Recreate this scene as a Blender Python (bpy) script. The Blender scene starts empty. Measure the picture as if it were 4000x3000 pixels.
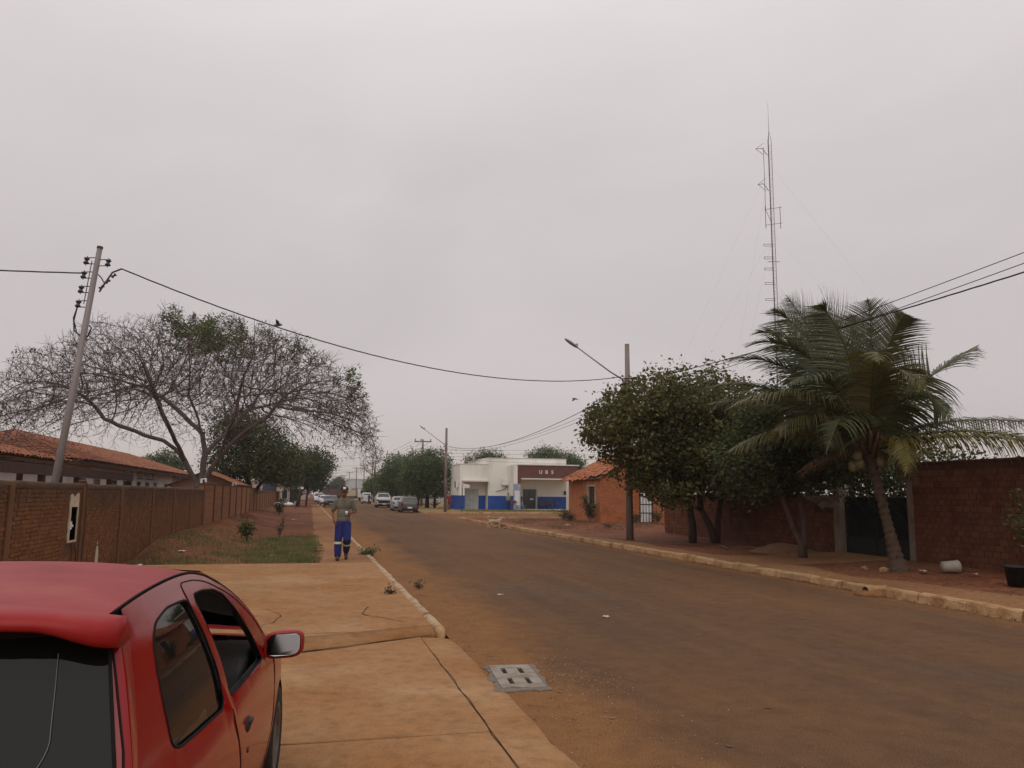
import bpy, bmesh, math, random
import numpy as np
from mathutils import Vector, Matrix
from mathutils.geometry import delaunay_2d_cdt
SC = bpy.context.scene
COL = SC.collection
R = math.radians
rng = np.random.default_rng(7)
random.seed(7)

# ------------------------------------------------------------------ camera
EYE = 1.70
cam_data = bpy.data.cameras.new('camera')
cam = bpy.data.objects.new('camera', cam_data)
COL.objects.link(cam)
cam_data.sensor_fit = 'HORIZONTAL'
cam_data.sensor_width = 36.0
cam_data.lens = 36.0 * 1700 / 2212
cam_data.clip_end = 3000
pitch, yaw, roll = R(8.03), R(14.03), R(0.5)
fw = Vector((math.sin(yaw) * math.cos(pitch), math.cos(yaw) * math.cos(pitch), math.sin(pitch)))
r0 = Vector((math.cos(yaw), -math.sin(yaw), 0))
u0 = r0.cross(fw)
rt = r0 * math.cos(roll) + u0 * math.sin(roll)
up = rt.cross(fw)
cam.matrix_world = Matrix(((rt.x, up.x, -fw.x, 0), (rt.y, up.y, -fw.y, 0), (rt.z, up.z, -fw.z, EYE), (0, 0, 0, 1)))
SC.camera = cam
CAMP = np.array([0, 0, EYE])

# ------------------------------------------------------------------ sky
SUN_EL, SUN_AZ = R(48), R(200)          # soft overcast sun, behind the camera and to the left
world = bpy.data.worlds.new('World')
SC.world = world
world.use_nodes = True
wn, wl = world.node_tree.nodes, world.node_tree.links
wn.clear()
w_out = wn.new('ShaderNodeOutputWorld')
w_bg = wn.new('ShaderNodeBackground')
w_sky = wn.new('ShaderNodeTexSky')
w_sky.sky_type = 'NISHITA'
w_sky.sun_disc = False
w_sky.sun_elevation = SUN_EL
w_sky.sun_rotation = SUN_AZ
w_sky.dust_density = 4
w_bg2 = wn.new('ShaderNodeBackground')
w_bg2.inputs['Strength'].default_value = 0.05
wl.new(w_sky.outputs[0], w_bg2.inputs['Color'])
w_tc = wn.new('ShaderNodeTexCoord')
w_sep = wn.new('ShaderNodeSeparateXYZ')
wl.new(w_tc.outputs['Generated'], w_sep.inputs[0])
w_ramp = wn.new('ShaderNodeValToRGB')
els = w_ramp.color_ramp.elements
els[0].position = 0.0; els[0].color = (0.70, 0.60, 0.50, 1)
els[1].position = 1.0; els[1].color = (0.92, 0.86, 0.865, 1)
for p_, c_ in ((0.03, (0.64, 0.565, 0.52)), (0.09, (0.575, 0.525, 0.528)), (0.24, (0.575, 0.528, 0.534)), (0.42, (0.64, 0.592, 0.60)), (0.60, (0.79, 0.735, 0.742))):
    e_ = els.new(p_); e_.color = (*c_, 1)
wl.new(w_sep.outputs['Z'], w_ramp.inputs[0])
w_map = wn.new('ShaderNodeMapping')
w_map.inputs['Scale'].default_value = (1.2, 1.2, 2.6)
w_map.inputs['Rotation'].default_value = (0.2, 0.1, 0.6)
wl.new(w_tc.outputs['Generated'], w_map.inputs[0])
w_noise = wn.new('ShaderNodeTexNoise')
w_noise.inputs['Scale'].default_value = 1.7
w_noise.inputs['Detail'].default_value = 4
w_noise.inputs['Roughness'].default_value = 0.5
w_noise.inputs['Distortion'].default_value = 0.6
wl.new(w_map.outputs[0], w_noise.inputs['Vector'])
w_mr = wn.new('ShaderNodeMapRange')
w_mr.inputs['From Min'].default_value = 0.3
w_mr.inputs['From Max'].default_value = 0.7
w_mr.inputs['To Min'].default_value = 0.93
w_mr.inputs['To Max'].default_value = 1.06
wl.new(w_noise.outputs[0], w_mr.inputs['Value'])
w_mul = wn.new('ShaderNodeVectorMath'); w_mul.operation = 'SCALE'
wl.new(w_ramp.outputs[0], w_mul.inputs[0])
wl.new(w_mr.outputs[0], w_mul.inputs['Scale'])
wl.new(w_mul.outputs[0], w_bg.inputs['Color'])
w_bg.inputs['Strength'].default_value = 1.10
w_mix = wn.new('ShaderNodeMixShader')
w_mix.inputs[0].default_value = 0.06
wl.new(w_bg.outputs[0], w_mix.inputs[1])
wl.new(w_bg2.outputs[0], w_mix.inputs[2])
wl.new(w_mix.outputs[0], w_out.inputs['Surface'])

# ------------------------------------------------------------------ sun (soft, through cloud)
sun_data = bpy.data.lights.new('sun', 'SUN')
sun_data.energy = 0.7
sun_data.angle = R(50)
sun_data.color = (1.0, 0.95, 0.88)
sun = bpy.data.objects.new('sun', sun_data)
COL.objects.link(sun)
sd = Vector((math.sin(SUN_AZ) * math.cos(SUN_EL), math.cos(SUN_AZ) * math.cos(SUN_EL), math.sin(SUN_EL)))
sun.rotation_euler = sd.to_track_quat('Z', 'Y').to_euler()
sun.location = (0, 0, 60)
SC.view_settings.view_transform = 'Standard'
SC.view_settings.look = 'None'
SC.view_settings.exposure = 0.0
SC.view_settings.gamma = 1.0
SC.view_settings.use_curve_mapping = False
SC.cycles.max_bounces = 6
SC.cycles.volume_bounces = 0
SC.cycles.transparent_max_bounces = 12

# ------------------------------------------------------------------ materials
MATS = {}
def nodes_of(name):
    m = bpy.data.materials.new(name); m.use_nodes = True
    nt = m.node_tree; nt.nodes.clear()
    out = nt.nodes.new('ShaderNodeOutputMaterial')
    b = nt.nodes.new('ShaderNodeBsdfPrincipled')
    nt.links.new(b.outputs[0], out.inputs[0])
    return m, nt, b, out
def noise_node(nt, scale, detail=6, stretch=None, rough=0.55, dist=0.0, coord='pos'):
    if coord == 'pos':
        src = nt.nodes.new('ShaderNodeNewGeometry').outputs['Position']
    else:
        src = nt.nodes.new('ShaderNodeTexCoord').outputs['Object']
    mp = nt.nodes.new('ShaderNodeMapping')
    if stretch: mp.inputs['Scale'].default_value = stretch
    nt.links.new(src, mp.inputs[0])
    n = nt.nodes.new('ShaderNodeTexNoise')
    n.inputs['Scale'].default_value = scale
    n.inputs['Detail'].default_value = detail
    n.inputs['Roughness'].default_value = rough
    n.inputs['Distortion'].default_value = dist
    nt.links.new(mp.outputs[0], n.inputs['Vector'])
    return n
def ramp_node(nt, fac, stops):
    r = nt.nodes.new('ShaderNodeValToRGB')
    e = r.color_ramp.elements
    e[0].position = stops[0][0]; e[0].color = (*stops[0][1], 1)
    e[1].position = stops[-1][0]; e[1].color = (*stops[-1][1], 1)
    for p, c in stops[1:-1]:
        k = e.new(p); k.color = (*c, 1)
    nt.links.new(fac, r.inputs[0])
    return r.outputs[0]
def mixc(nt, fac, a, b, mode='MIX'):
    m = nt.nodes.new('ShaderNodeMix'); m.data_type = 'RGBA'; m.blend_type = mode
    for s, v in ((0, fac), (6, a), (7, b)):
        if hasattr(v, 'links'): nt.links.new(v, m.inputs[s])
        elif isinstance(v, (int, float)): m.inputs[s].default_value = v
        else: m.inputs[s].default_value = (*v, 1)
    return m.outputs[2]
def bump_to(nt, b, height, strength, dist=0.02):
    n = nt.nodes.new('ShaderNodeBump')
    n.inputs['Strength'].default_value = strength
    n.inputs['Distance'].default_value = dist
    nt.links.new(height, n.inputs['Height'])
    nt.links.new(n.outputs[0], b.inputs['Normal'])
def rnd_factor(nt, amount):
    oi = nt.nodes.new('ShaderNodeObjectInfo').outputs['Random']
    gi = nt.nodes.new('ShaderNodeNewGeometry').outputs['Random Per Island']
    a = nt.nodes.new('ShaderNodeMath'); a.operation = 'ADD'
    nt.links.new(oi, a.inputs[0]); nt.links.new(gi, a.inputs[1])
    f = nt.nodes.new('ShaderNodeMath'); f.operation = 'FRACT'
    nt.links.new(a.outputs[0], f.inputs[0])
    mr = nt.nodes.new('ShaderNodeMapRange')
    mr.inputs['To Min'].default_value = 1 - amount; mr.inputs['To Max'].default_value = 1 + amount
    nt.links.new(f.outputs[0], mr.inputs['Value'])
    return mr.outputs[0]
def mat(name, cols, scale=4, rough=.8, bump=0.0, bscale=40, metal=0, spec=.3, rnd=0, stretch=None, transl=0, coat=0, detail=6, bdist=.02, lo=.3, hi=.7, coord='pos'):
    if name in MATS: return MATS[name]
    m, nt, b, out = nodes_of(name)
    if not isinstance(cols[0], (list, tuple)): cols = [cols]
    if len(cols) > 1:
        n = noise_node(nt, scale, detail, stretch, coord=coord)
        st = [(lo + (hi - lo) * i / (len(cols) - 1), c) for i, c in enumerate(cols)]
        c = ramp_node(nt, n.outputs[0], st)
    else:
        rgb = nt.nodes.new('ShaderNodeRGB'); rgb.outputs[0].default_value = (*cols[0], 1); c = rgb.outputs[0]
    if rnd:
        f = rnd_factor(nt, rnd)
        s = nt.nodes.new('ShaderNodeVectorMath'); s.operation = 'SCALE'
        nt.links.new(c, s.inputs[0]); nt.links.new(f, s.inputs['Scale']); c = s.outputs[0]
    nt.links.new(c, b.inputs['Base Color'])
    b.inputs['Roughness'].default_value = rough
    b.inputs['Metallic'].default_value = metal
    b.inputs['Specular IOR Level'].default_value = spec
    if coat: b.inputs['Coat Weight'].default_value = coat; b.inputs['Coat Roughness'].default_value = .05
    if bump:
        bn = noise_node(nt, bscale, 4, stretch, coord=coord)
        bump_to(nt, b, bn.outputs[0], bump, bdist)
    if transl:
        t = nt.nodes.new('ShaderNodeBsdfTranslucent'); nt.links.new(c, t.inputs['Color'])
        mx = nt.nodes.new('ShaderNodeMixShader'); mx.inputs[0].default_value = transl
        nt.links.new(b.outputs[0], mx.inputs[1]); nt.links.new(t.outputs[0], mx.inputs[2])
        nt.links.new(mx.outputs[0], out.inputs[0])
    MATS[name] = m
    return m
def glass_mat(name, tint, refl=.06, rough=.02, clear=.5, ior=1.5):
    if name in MATS: return MATS[name]
    m, nt, b, out = nodes_of(name); nt.nodes.remove(b)
    tr = nt.nodes.new('ShaderNodeBsdfTransparent'); tr.inputs[0].default_value = (*tint, 1)
    df = nt.nodes.new('ShaderNodeBsdfDiffuse'); df.inputs[0].default_value = (*[x * .3 for x in tint], 1)
    m0 = nt.nodes.new('ShaderNodeMixShader'); m0.inputs[0].default_value = clear
    nt.links.new(df.outputs[0], m0.inputs[1]); nt.links.new(tr.outputs[0], m0.inputs[2])
    gl = nt.nodes.new('ShaderNodeBsdfGlossy'); gl.inputs['Roughness'].default_value = rough
    fr = nt.nodes.new('ShaderNodeFresnel'); fr.inputs[0].default_value = ior
    mx = nt.nodes.new('ShaderNodeMixShader')
    nt.links.new(fr.outputs[0], mx.inputs[0]); nt.links.new(m0.outputs[0], mx.inputs[1]); nt.links.new(gl.outputs[0], mx.inputs[2])
    nt.links.new(mx.outputs[0], out.inputs[0])
    MATS[name] = m
    return m

# ------------------------------------------------------------------ mesh helpers
def me_np(name, v, f):
    me = bpy.data.meshes.new(name)
    v = np.asarray(v, np.float32); f = np.asarray(f, np.int32)
    me.vertices.add(len(v)); me.vertices.foreach_set('co', v.ravel())
    k = f.shape[1]
    me.loops.add(f.size); me.loops.foreach_set('vertex_index', f.ravel())
    me.polygons.add(len(f)); me.polygons.foreach_set('loop_start', np.arange(0, f.size, k, dtype=np.int32))
    me.update(calc_edges=True)
    return me
def link(name, me, m, parent=None, smooth=False, loc=None):
    o = bpy.data.objects.new(name, me); COL.objects.link(o)
    if m is not None and me is not None and not me.materials: me.materials.append(m)
    if smooth: me.polygons.foreach_set('use_smooth', [True] * len(me.polygons))
    if parent is not None: o.parent = parent
    if loc is not None: o.location = loc
    return o
class B:
    def __init__(s): s.v = []; s.f = []
    def add(s, v, f):
        k = len(s.v); s.v += [tuple(p) for p in v]; s.f += [tuple(i + k for i in q) for q in f]; return s
    def box(s, c, d, rz=0, M=None):
        x, y, z = d[0] / 2, d[1] / 2, d[2] / 2
        P = [(-x, -y, -z), (x, -y, -z), (x, y, -z), (-x, y, -z), (-x, -y, z), (x, -y, z), (x, y, z), (-x, y, z)]
        if rz: P = [(a * math.cos(rz) - b * math.sin(rz), a * math.sin(rz) + b * math.cos(rz), e) for a, b, e in P]
        if M is not None: P = [tuple(M @ Vector(p)) for p in P]
        return s.add([(a + c[0], b + c[1], e + c[2]) for a, b, e in P], [(0, 3, 2, 1), (4, 5, 6, 7), (0, 1, 5, 4), (1, 2, 6, 5), (2, 3, 7, 6), (3, 0, 4, 7)])
    def bb(s, x0, x1, y0, y1, z0, z1): return s.box(((x0 + x1) / 2, (y0 + y1) / 2, (z0 + z1) / 2), (x1 - x0, y1 - y0, z1 - z0))
    def tube(s, P, r, n=8, cap=True):
        P = [Vector(p) for p in P]
        rs = r if isinstance(r, (list, tuple)) else [r] * len(P)
        t = (P[1] - P[0]).normalized()
        a = t.orthogonal().normalized(); k0 = len(s.v)
        for i, p in enumerate(P):
            t2 = ((P[min(i + 1, len(P) - 1)] - P[max(i - 1, 0)])).normalized()
            if t2.length == 0: t2 = t
            a = (a - t2 * a.dot(t2))
            a = a.normalized() if a.length > 1e-6 else t2.orthogonal().normalized()
            b = t2.cross(a)
            for j in range(n):
                w = 2 * math.pi * j / n
                s.v.append(tuple(p + (a * math.cos(w) + b * math.sin(w)) * rs[i]))
        for i in range(len(P) - 1):
            for j in range(n):
                j2 = (j + 1) % n
                s.f.append((k0 + i * n + j, k0 + i * n + j2, k0 + (i + 1) * n + j2, k0 + (i + 1) * n + j))
        if cap:
            s.f.append(tuple(k0 + j for j in range(n - 1, -1, -1)))
            e = k0 + (len(P) - 1) * n
            s.f.append(tuple(e + j for j in range(n)))
        return s
    def cyl(s, p0, p1, r0, r1=None, n=12): return s.tube([p0, p1], [r0, r0 if r1 is None else r1], n)
    def ell(s, c, rad, nu=12, nv=8, M=None):
        k = []
        for i in range(nv + 1):
            th = math.pi * i / nv
            for j in range(nu):
                ph = 2 * math.pi * j / nu
                p = Vector((rad[0] * math.sin(th) * math.cos(ph), rad[1] * math.sin(th) * math.sin(ph), rad[2] * math.cos(th)))
                if M is not None: p = M @ p
                k.append((p.x + c[0], p.y + c[1], p.z + c[2]))
        f = []
        for i in range(nv):
            for j in range(nu):
                j2 = (j + 1) % nu
                f.append((i * nu + j, (i + 1) * nu + j, (i + 1) * nu + j2, i * nu + j2))
        return s.add(k, f)
    def grid(s, rows, closed=False):
        k = len(s.v); n = len(rows[0])
        for r in rows: s.v += [tuple(p) for p in r]
        for i in range(len(rows) - 1):
            for j in range(n if closed else n - 1):
                j2 = (j + 1) % n
                s.f.append((k + i * n + j, k + i * n + j2, k + (i + 1) * n + j2, k + (i + 1) * n + j))
        return s
    def prism(s, poly, h0, h1, axis='z'):
        """poly: 2D outline; extruded between h0 and h1 along an axis (x: poly=(y,z), y: poly=(x,z), z: poly=(x,y))"""
        def P(a, b, h): return {'z': (a, b, h), 'y': (a, h, b), 'x': (h, a, b)}[axis]
        n = len(poly); k = len(s.v)
        s.v += [P(a, b, h0) for a, b in poly] + [P(a, b, h1) for a, b in poly]
        s.f.append(tuple(k + i for i in range(n - 1, -1, -1))); s.f.append(tuple(k + n + i for i in range(n)))
        for i in range(n):
            j = (i + 1) % n
            s.f.append((k + i, k + j, k + n + j, k + n + i))
        return s
    def torus(s, c, R_, r, axis='x', n=20, m=8, M=None):
        rows = []
        for i in range(n):
            a = 2 * math.pi * i / n; row = []
            for j in range(m):
                b = 2 * math.pi * j / m
                q = R_ + r * math.cos(b)
                u, w, h = q * math.cos(a), q * math.sin(a), r * math.sin(b)
                p = {'x': (h, u, w), 'y': (u, h, w), 'z': (u, w, h)}[axis]
                if M is not None: p = tuple(M @ Vector(p))
                row.append((p[0] + c[0], p[1] + c[1], p[2] + c[2]))
            rows.append(row)
        rows.append(rows[0])
        return s.grid(rows, closed=True)
    def mesh(s, name, bevel=0):
        me = bpy.data.meshes.new(name); me.from_pydata(s.v, [], s.f); me.update()
        bm = bmesh.new(); bm.from_mesh(me)
        if bevel:
            bmesh.ops.bevel(bm, geom=[e for e in bm.edges if len(e.link_faces) == 2 and e.calc_face_angle(0) > .5], offset=bevel, segments=2, profile=.6, affect='EDGES')
        bmesh.ops.recalc_face_normals(bm, faces=bm.faces)
        bm.to_mesh(me); bm.free()
        return me
    def build(s, name, m, parent=None, smooth=False, bevel=0, loc=None):
        o = link(name, s.mesh(name, bevel), m, parent, smooth, loc)
        return o
def autosmooth(o, ang=35):
    """shade smooth but keep edges sharper than ang degrees"""
    me = o.data
    me.polygons.foreach_set('use_smooth', [True] * len(me.polygons))
    bm = bmesh.new(); bm.from_mesh(me)
    for e in bm.edges:
        if len(e.link_faces) == 2 and e.calc_face_angle(0) > R(ang): e.smooth = False
    bm.to_mesh(me); bm.free()
    return o
def tag(o, label=None, cat=None, group=None, kind=None):
    for k, v in (('label', label), ('category', cat), ('group', group), ('kind', kind)):
        if v: o[k] = v
    return o
def thing(name, label, cat, loc=(0, 0, 0), rz=0, group=None):
    o = bpy.data.objects.new(name, None); COL.objects.link(o)
    o.location = loc; o.rotation_euler = (0, 0, rz); o.empty_display_size = .2
    return tag(o, label, cat, group)
def struct(name, me, m, smooth=False, label=None):
    o = link(name, me, m, None, smooth); o['kind'] = 'structure'
    if label: o['label'] = label
    return o
def world_of(o):
    M = Matrix.LocRotScale(o.location, o.rotation_euler, o.scale)
    return (world_of(o.parent) @ M) if o.parent else M
def pieces(parent, name, meshes, mats4, m, limit=300, restname=None):
    """alike pieces: the nearest `limit` as objects of their own, the rest joined into one 'stuff' part"""
    W = world_of(parent)
    P = np.array([list((W @ M).translation) for M in mats4])
    order = np.argsort(((P - CAMP) ** 2).sum(1))
    for me in meshes:
        if not me.materials: me.materials.append(m)
    rest = B.__new__(B); V = []; Fc = []; k = 0
    for n_, i in enumerate(order):
        me = meshes[int(i) % len(meshes)]
        if n_ < limit:
            o = bpy.data.objects.new(name, me); COL.objects.link(o); o.parent = parent
            l, q, s_ = mats4[i].decompose()
            o.location = l; o.rotation_euler = q.to_euler(); o.scale = s_
        else:
            if not hasattr(me, 'name'): continue
            vv = CACHE.get(me.name)
            if vv is None:
                a = np.empty(len(me.vertices) * 3, np.float32); me.vertices.foreach_get('co', a)
                vv = (a.reshape(-1, 3), [tuple(p.vertices) for p in me.polygons]); CACHE[me.name] = vv
            Mx = np.array(mats4[i])
            V.append(vv[0] @ Mx[:3, :3].T + Mx[:3, 3]); Fc += [tuple(j + k for j in f) for f in vv[1]]; k += len(vv[0])
    if V:
        me = bpy.data.meshes.new(restname or name); me.from_pydata(np.vstack(V).tolist(), [], Fc); me.update()
        o = link(restname or name, me, m, parent); o['kind'] = 'stuff'
CACHE = {}
def TRS(loc, rot=(0, 0, 0), sc=(1, 1, 1)):
    from mathutils import Euler
    return Matrix.LocRotScale(Vector(loc), Euler(rot), Vector(sc))
def fbm2(x, y, s=0):
    return (math.sin(x * 1.7 + s) * math.cos(y * 1.3 - s) + .5 * math.sin(x * 3.9 + y * 2.7 + s * 2) + .3 * math.sin(x * 8.3 - y * 7.1 + s)) / 1.8

# ================================================================== materials used by the setting
def ground_mat(name, cols, scale, dust=None, dust_amt=.5, dscale=.5, rough=.9, bump=.3, bscale=60, fine=.12, stretch=None, patch=None):
    m, nt, b, out = nodes_of(name)
    n = noise_node(nt, scale, 8, stretch)
    c = ramp_node(nt, n.outputs[0], [(.3 + .4 * i / (len(cols) - 1), k) for i, k in enumerate(cols)])
    if dust:
        dn = noise_node(nt, dscale, 7, stretch, .62)
        f = ramp_node(nt, dn.outputs[0], [(.36, (0, 0, 0)), (.62, (dust_amt,) * 3)])
        c = mixc(nt, f, c, dust)
    if patch:
        for (pc, ps, plo, phi) in patch:
            pn = noise_node(nt, ps, 5, (1, .55, 1), .5, .4)
            f = ramp_node(nt, pn.outputs[0], [(plo, (0, 0, 0)), (phi, (1, 1, 1))])
            c = mixc(nt, f, c, pc)
    md = noise_node(nt, 7, 9, None, .68, .3)
    c = mixc(nt, 1.0, c, ramp_node(nt, md.outputs[0], [(.32, (1 - fine * 2.0, 1 - fine * 2.2, 1 - fine * 2.4)), (.5, (1, 1, 1)), (.68, (1 + fine * 1.3,) * 3)]), 'MULTIPLY')
    fn = noise_node(nt, 140, 3)
    f2 = ramp_node(nt, fn.outputs[0], [(.3, (1 - fine * 2.2,) * 3), (.7, (1 + fine * 1.5,) * 3)])
    c = mixc(nt, 1.0, c, f2, 'MULTIPLY')
    nt.links.new(c, b.inputs['Base Color'])
    b.inputs['Roughness'].default_value = rough
    b.inputs['Specular IOR Level'].default_value = .2
    bn = noise_node(nt, bscale, 6)
    bump_to(nt, b, bn.outputs[0], bump, .015)
    MATS[name] = m
    return m
SOIL = ground_mat('red_soil', [(.085, .024, .010), (.145, .040, .015), (.19, .062, .026)], 1.3, (.22, .092, .040), .7, .35, bump=.7, bscale=25, fine=.3)
CONC = ground_mat('dusty_concrete', [(.285, .152, .064), (.34, .192, .088), (.395, .24, .125)], .8, (.285, .128, .044), .8, .55, bump=.25, bscale=70, fine=.12)
PAVE = ground_mat('earth_path', [(.23, .112, .048), (.285, .145, .064), (.33, .175, .085)], .9, (.20, .085, .033), .7, .6, bump=.4, bscale=50, fine=.15, stretch=(1, .35, 1))
RPAVE = ground_mat('dusty_pavement', [(.22, .112, .045), (.28, .145, .060), (.32, .172, .078)], .9, (.19, .085, .034), .8, .45, bump=.4, bscale=50, fine=.15)
LOT = ground_mat('clinic_yard', [(.25, .135, .062), (.31, .175, .08), (.30, .19, .085)], .5, (.14, .13, .05), .7, .3, bump=.4, bscale=30)

def road_material():
    m, nt, b, out = nodes_of('dusty_asphalt')
    n = noise_node(nt, .28, 8, (1.0, .45, 1), .6)
    c = ramp_node(nt, n.outputs[0], [(.30, (.090, .056, .037)), (.50, (.124, .068, .037)), (.70, (.155, .082, .039))])
    # blue-grey worn spots
    pn = noise_node(nt, .45, 4, (.8, .5, 1), .5, .5)
    f = ramp_node(nt, pn.outputs[0], [(.60, (0, 0, 0)), (.72, (.45,) * 3)])
    c = mixc(nt, f, c, (.105, .088, .076))
    # faint tyre-swept streaks along the street
    sn = noise_node(nt, 1.0, 5, (1.6, .05, 1), .6)
    f = ramp_node(nt, sn.outputs[0], [(.40, (0, 0, 0)), (.75, (.65,) * 3)])
    c = mixc(nt, f, c, (.175, .092, .042))
    # washed-in red earth along both gutters
    geo = nt.nodes.new('ShaderNodeNewGeometry'); sx = nt.nodes.new('ShaderNodeSeparateXYZ'); nt.links.new(geo.outputs['Position'], sx.inputs[0])
    en = noise_node(nt, .9, 6, (1, .5, 1), .6)
    def edge(a0, a1):
        mr = nt.nodes.new('ShaderNodeMapRange'); mr.inputs['From Min'].default_value = a0; mr.inputs['From Max'].default_value = a1
        nt.links.new(sx.outputs['X'], mr.inputs['Value'])
        ad = nt.nodes.new('ShaderNodeMath'); ad.operation = 'MULTIPLY_ADD'; ad.inputs[1].default_value = 1.3; ad.inputs[2].default_value = -.62
        nt.links.new(en.outputs[0], ad.inputs[0])
        a2 = nt.nodes.new('ShaderNodeMath'); a2.operation = 'ADD'; a2.use_clamp = True
        nt.links.new(mr.outputs[0], a2.inputs[0]); nt.links.new(ad.outputs[0], a2.inputs[1])
        cl = ramp_node(nt, a2.outputs[0], [(.30, (0, 0, 0)), (.75, (.9,) * 3)])
        return cl
    c = mixc(nt, edge(3.6, 1.5), c, (.235, .112, .042))
    c = mixc(nt, edge(8.7, 9.9), c, (.195, .094, .038))
    md = noise_node(nt, 4, 10, None, .72, .2)
    c = mixc(nt, 1.0, c, ramp_node(nt, md.outputs[0], [(.30, (.80, .78, .76)), (.5, (1, 1, 1)), (.70, (1.14, 1.15, 1.16))]), 'MULTIPLY')
    fn = noise_node(nt, 90, 4)
    f2 = ramp_node(nt, fn.outputs[0], [(.3, (.55,) * 3), (.5, (.98,) * 3), (.7, (1.4,) * 3)])
    c = mixc(nt, 1.0, c, f2, 'MULTIPLY')
    nt.links.new(c, b.inputs['Base Color'])
    b.inputs['Roughness'].default_value = .95
    b.inputs['Specular IOR Level'].default_value = .12
    bn = noise_node(nt, 110, 4)
    bump_to(nt, b, bn.outputs[0], .6, .012)
    return m
ROAD = road_material()
def stained_brick(name, low, mid, top, rnd):
    m, nt, b, out = nodes_of(name)
    n = noise_node(nt, 1.6, 8, (1, 1, .5), .65, .4)
    geo = nt.nodes.new('ShaderNodeNewGeometry'); sx = nt.nodes.new('ShaderNodeSeparateXYZ'); nt.links.new(geo.outputs['Position'], sx.inputs[0])
    ad = nt.nodes.new('ShaderNodeMath'); ad.operation = 'MULTIPLY_ADD'; ad.inputs[1].default_value = 1.5; nt.links.new(n.outputs[0], ad.inputs[0]); nt.links.new(sx.outputs['Z'], ad.inputs[2])
    dv = nt.nodes.new('ShaderNodeMath'); dv.operation = 'MULTIPLY'; dv.inputs[1].default_value = .37; nt.links.new(ad.outputs[0], dv.inputs[0])
    c = ramp_node(nt, dv.outputs[0], [(.28, low), (.45, mid), (.72, mid), (.92, top)])
    b2 = noise_node(nt, 9, 6); c = mixc(nt, 1.0, c, ramp_node(nt, b2.outputs[0], [(.3, (.70,) * 3), (.7, (1.25,) * 3)]), 'MULTIPLY')
    f = rnd_factor(nt, rnd); s = nt.nodes.new('ShaderNodeVectorMath'); s.operation = 'SCALE'; nt.links.new(c, s.inputs[0]); nt.links.new(f, s.inputs['Scale'])
    nt.links.new(s.outputs[0], b.inputs['Base Color']); b.inputs['Roughness'].default_value = .95; b.inputs['Specular IOR Level'].default_value = .1
    bn = noise_node(nt, 40, 5); bump_to(nt, b, bn.outputs[0], .8, .02); MATS[name] = m; return m
BRICKL = stained_brick('muddy_brick', (.145, .054, .025), (.185, .084, .038), (.105, .062, .040), .09)
MORTL = mat('muddy_mortar', [(.085, .038, .016), (.15, .070, .028)], 2, .95, .6, 60)
POSTL = mat('stained_concrete', [(.075, .034, .016), (.15, .072, .034), (.095, .045, .022)], 1.4, .95, .4, 40, stretch=(1, 1, .4))
CAPL = mat('dark_coping', [(.075, .045, .027), (.12, .072, .042)], 2, .95, .5, 40)
PLAST = mat('pale_plaster', [(.42, .35, .26), (.55, .47, .37)], 5, .9, .3, 60)
BRICKR = mat('red_block', [(.105, .036, .019), (.155, .058, .030), (.125, .056, .033)], 2.2, .95, .5, 45, rnd=.2)
MORTR = mat('dark_mortar', [(.065, .026, .014), (.10, .042, .022)], 3, .95, .5, 60)
BRICKH = mat('orange_brick', [(.27, .090, .036), (.36, .125, .050), (.31, .125, .058)], .9, .9, .4, 45, rnd=.15)
MORTH = mat('house_mortar', [(.22, .085, .04), (.34, .13, .055)], 2, .95, .5, 60)
TILE = mat('clay_tile', [(.27, .088, .038), (.37, .135, .058), (.19, .078, .045)], 1.6, .85, .4, 30, rnd=.25)
TILES = mat('school_tile', [(.215, .078, .040), (.29, .110, .055), (.15, .068, .044)], 1.1, .85, .4, 30, rnd=.22)
KERB = mat('dusty_kerb', [(.20, .095, .038), (.34, .195, .088), (.42, .27, .14), (.26, .13, .055)], 2.2, .9, .9, 30, rnd=.12)
KERBW = mat('limewashed_kerb', [(.33, .205, .11), (.44, .32, .205), (.25, .13, .056)], 4, .9, .6, 50, rnd=.08)
WHITEW = mat('white_wall', [(.70, .69, .68), (.78, .77, .75), (.62, .60, .58)], .7, .85, .1, 50)
CREAM = mat('cream_wall', [(.71, .69, .62), (.78, .76, .69), (.63, .60, .53)], .6, .85, .1, 50, stretch=(1, 1, .4))
BLUE = mat('blue_dado', [(.012, .060, .27), (.022, .085, .34)], .8, .7, .1, 40)
BROWN = mat('brown_cladding', [(.115, .045, .036), (.15, .060, .046)], 3, .7, .2, 40)
DARK = mat('painted_dark', (.012, .011, .010), rough=.9)
GALV = mat('galvanised_steel', [(.22, .20, .19), (.30, .275, .265)], 3, .5, .1, 30, metal=.6)
POLEC = mat('grey_pole_concrete', [(.165, .130, .112), (.23, .185, .165), (.135, .10, .082)], 2, .9, .3, 40, stretch=(1, 1, .25))
BLACKP = mat('black_plastic', (.018, .017, .017), rough=.5)
CABLE = mat('cable_rubber', (.02, .02, .021), rough=.6)
STEEL = mat('dark_steel', [(.05, .047, .045), (.08, .07, .06)], 8, .55, metal=.5)
WOODD = mat('dark_timber', [(.055, .030, .022), (.085, .046, .032)], 4, .8, .3, 30)
WINGL = mat('dark_pane', (.03, .034, .038), rough=.08, spec=.5)
WHITEP = mat('white_paint', [(.62, .61, .59), (.72, .71, .69)], 3, .5)

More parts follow.
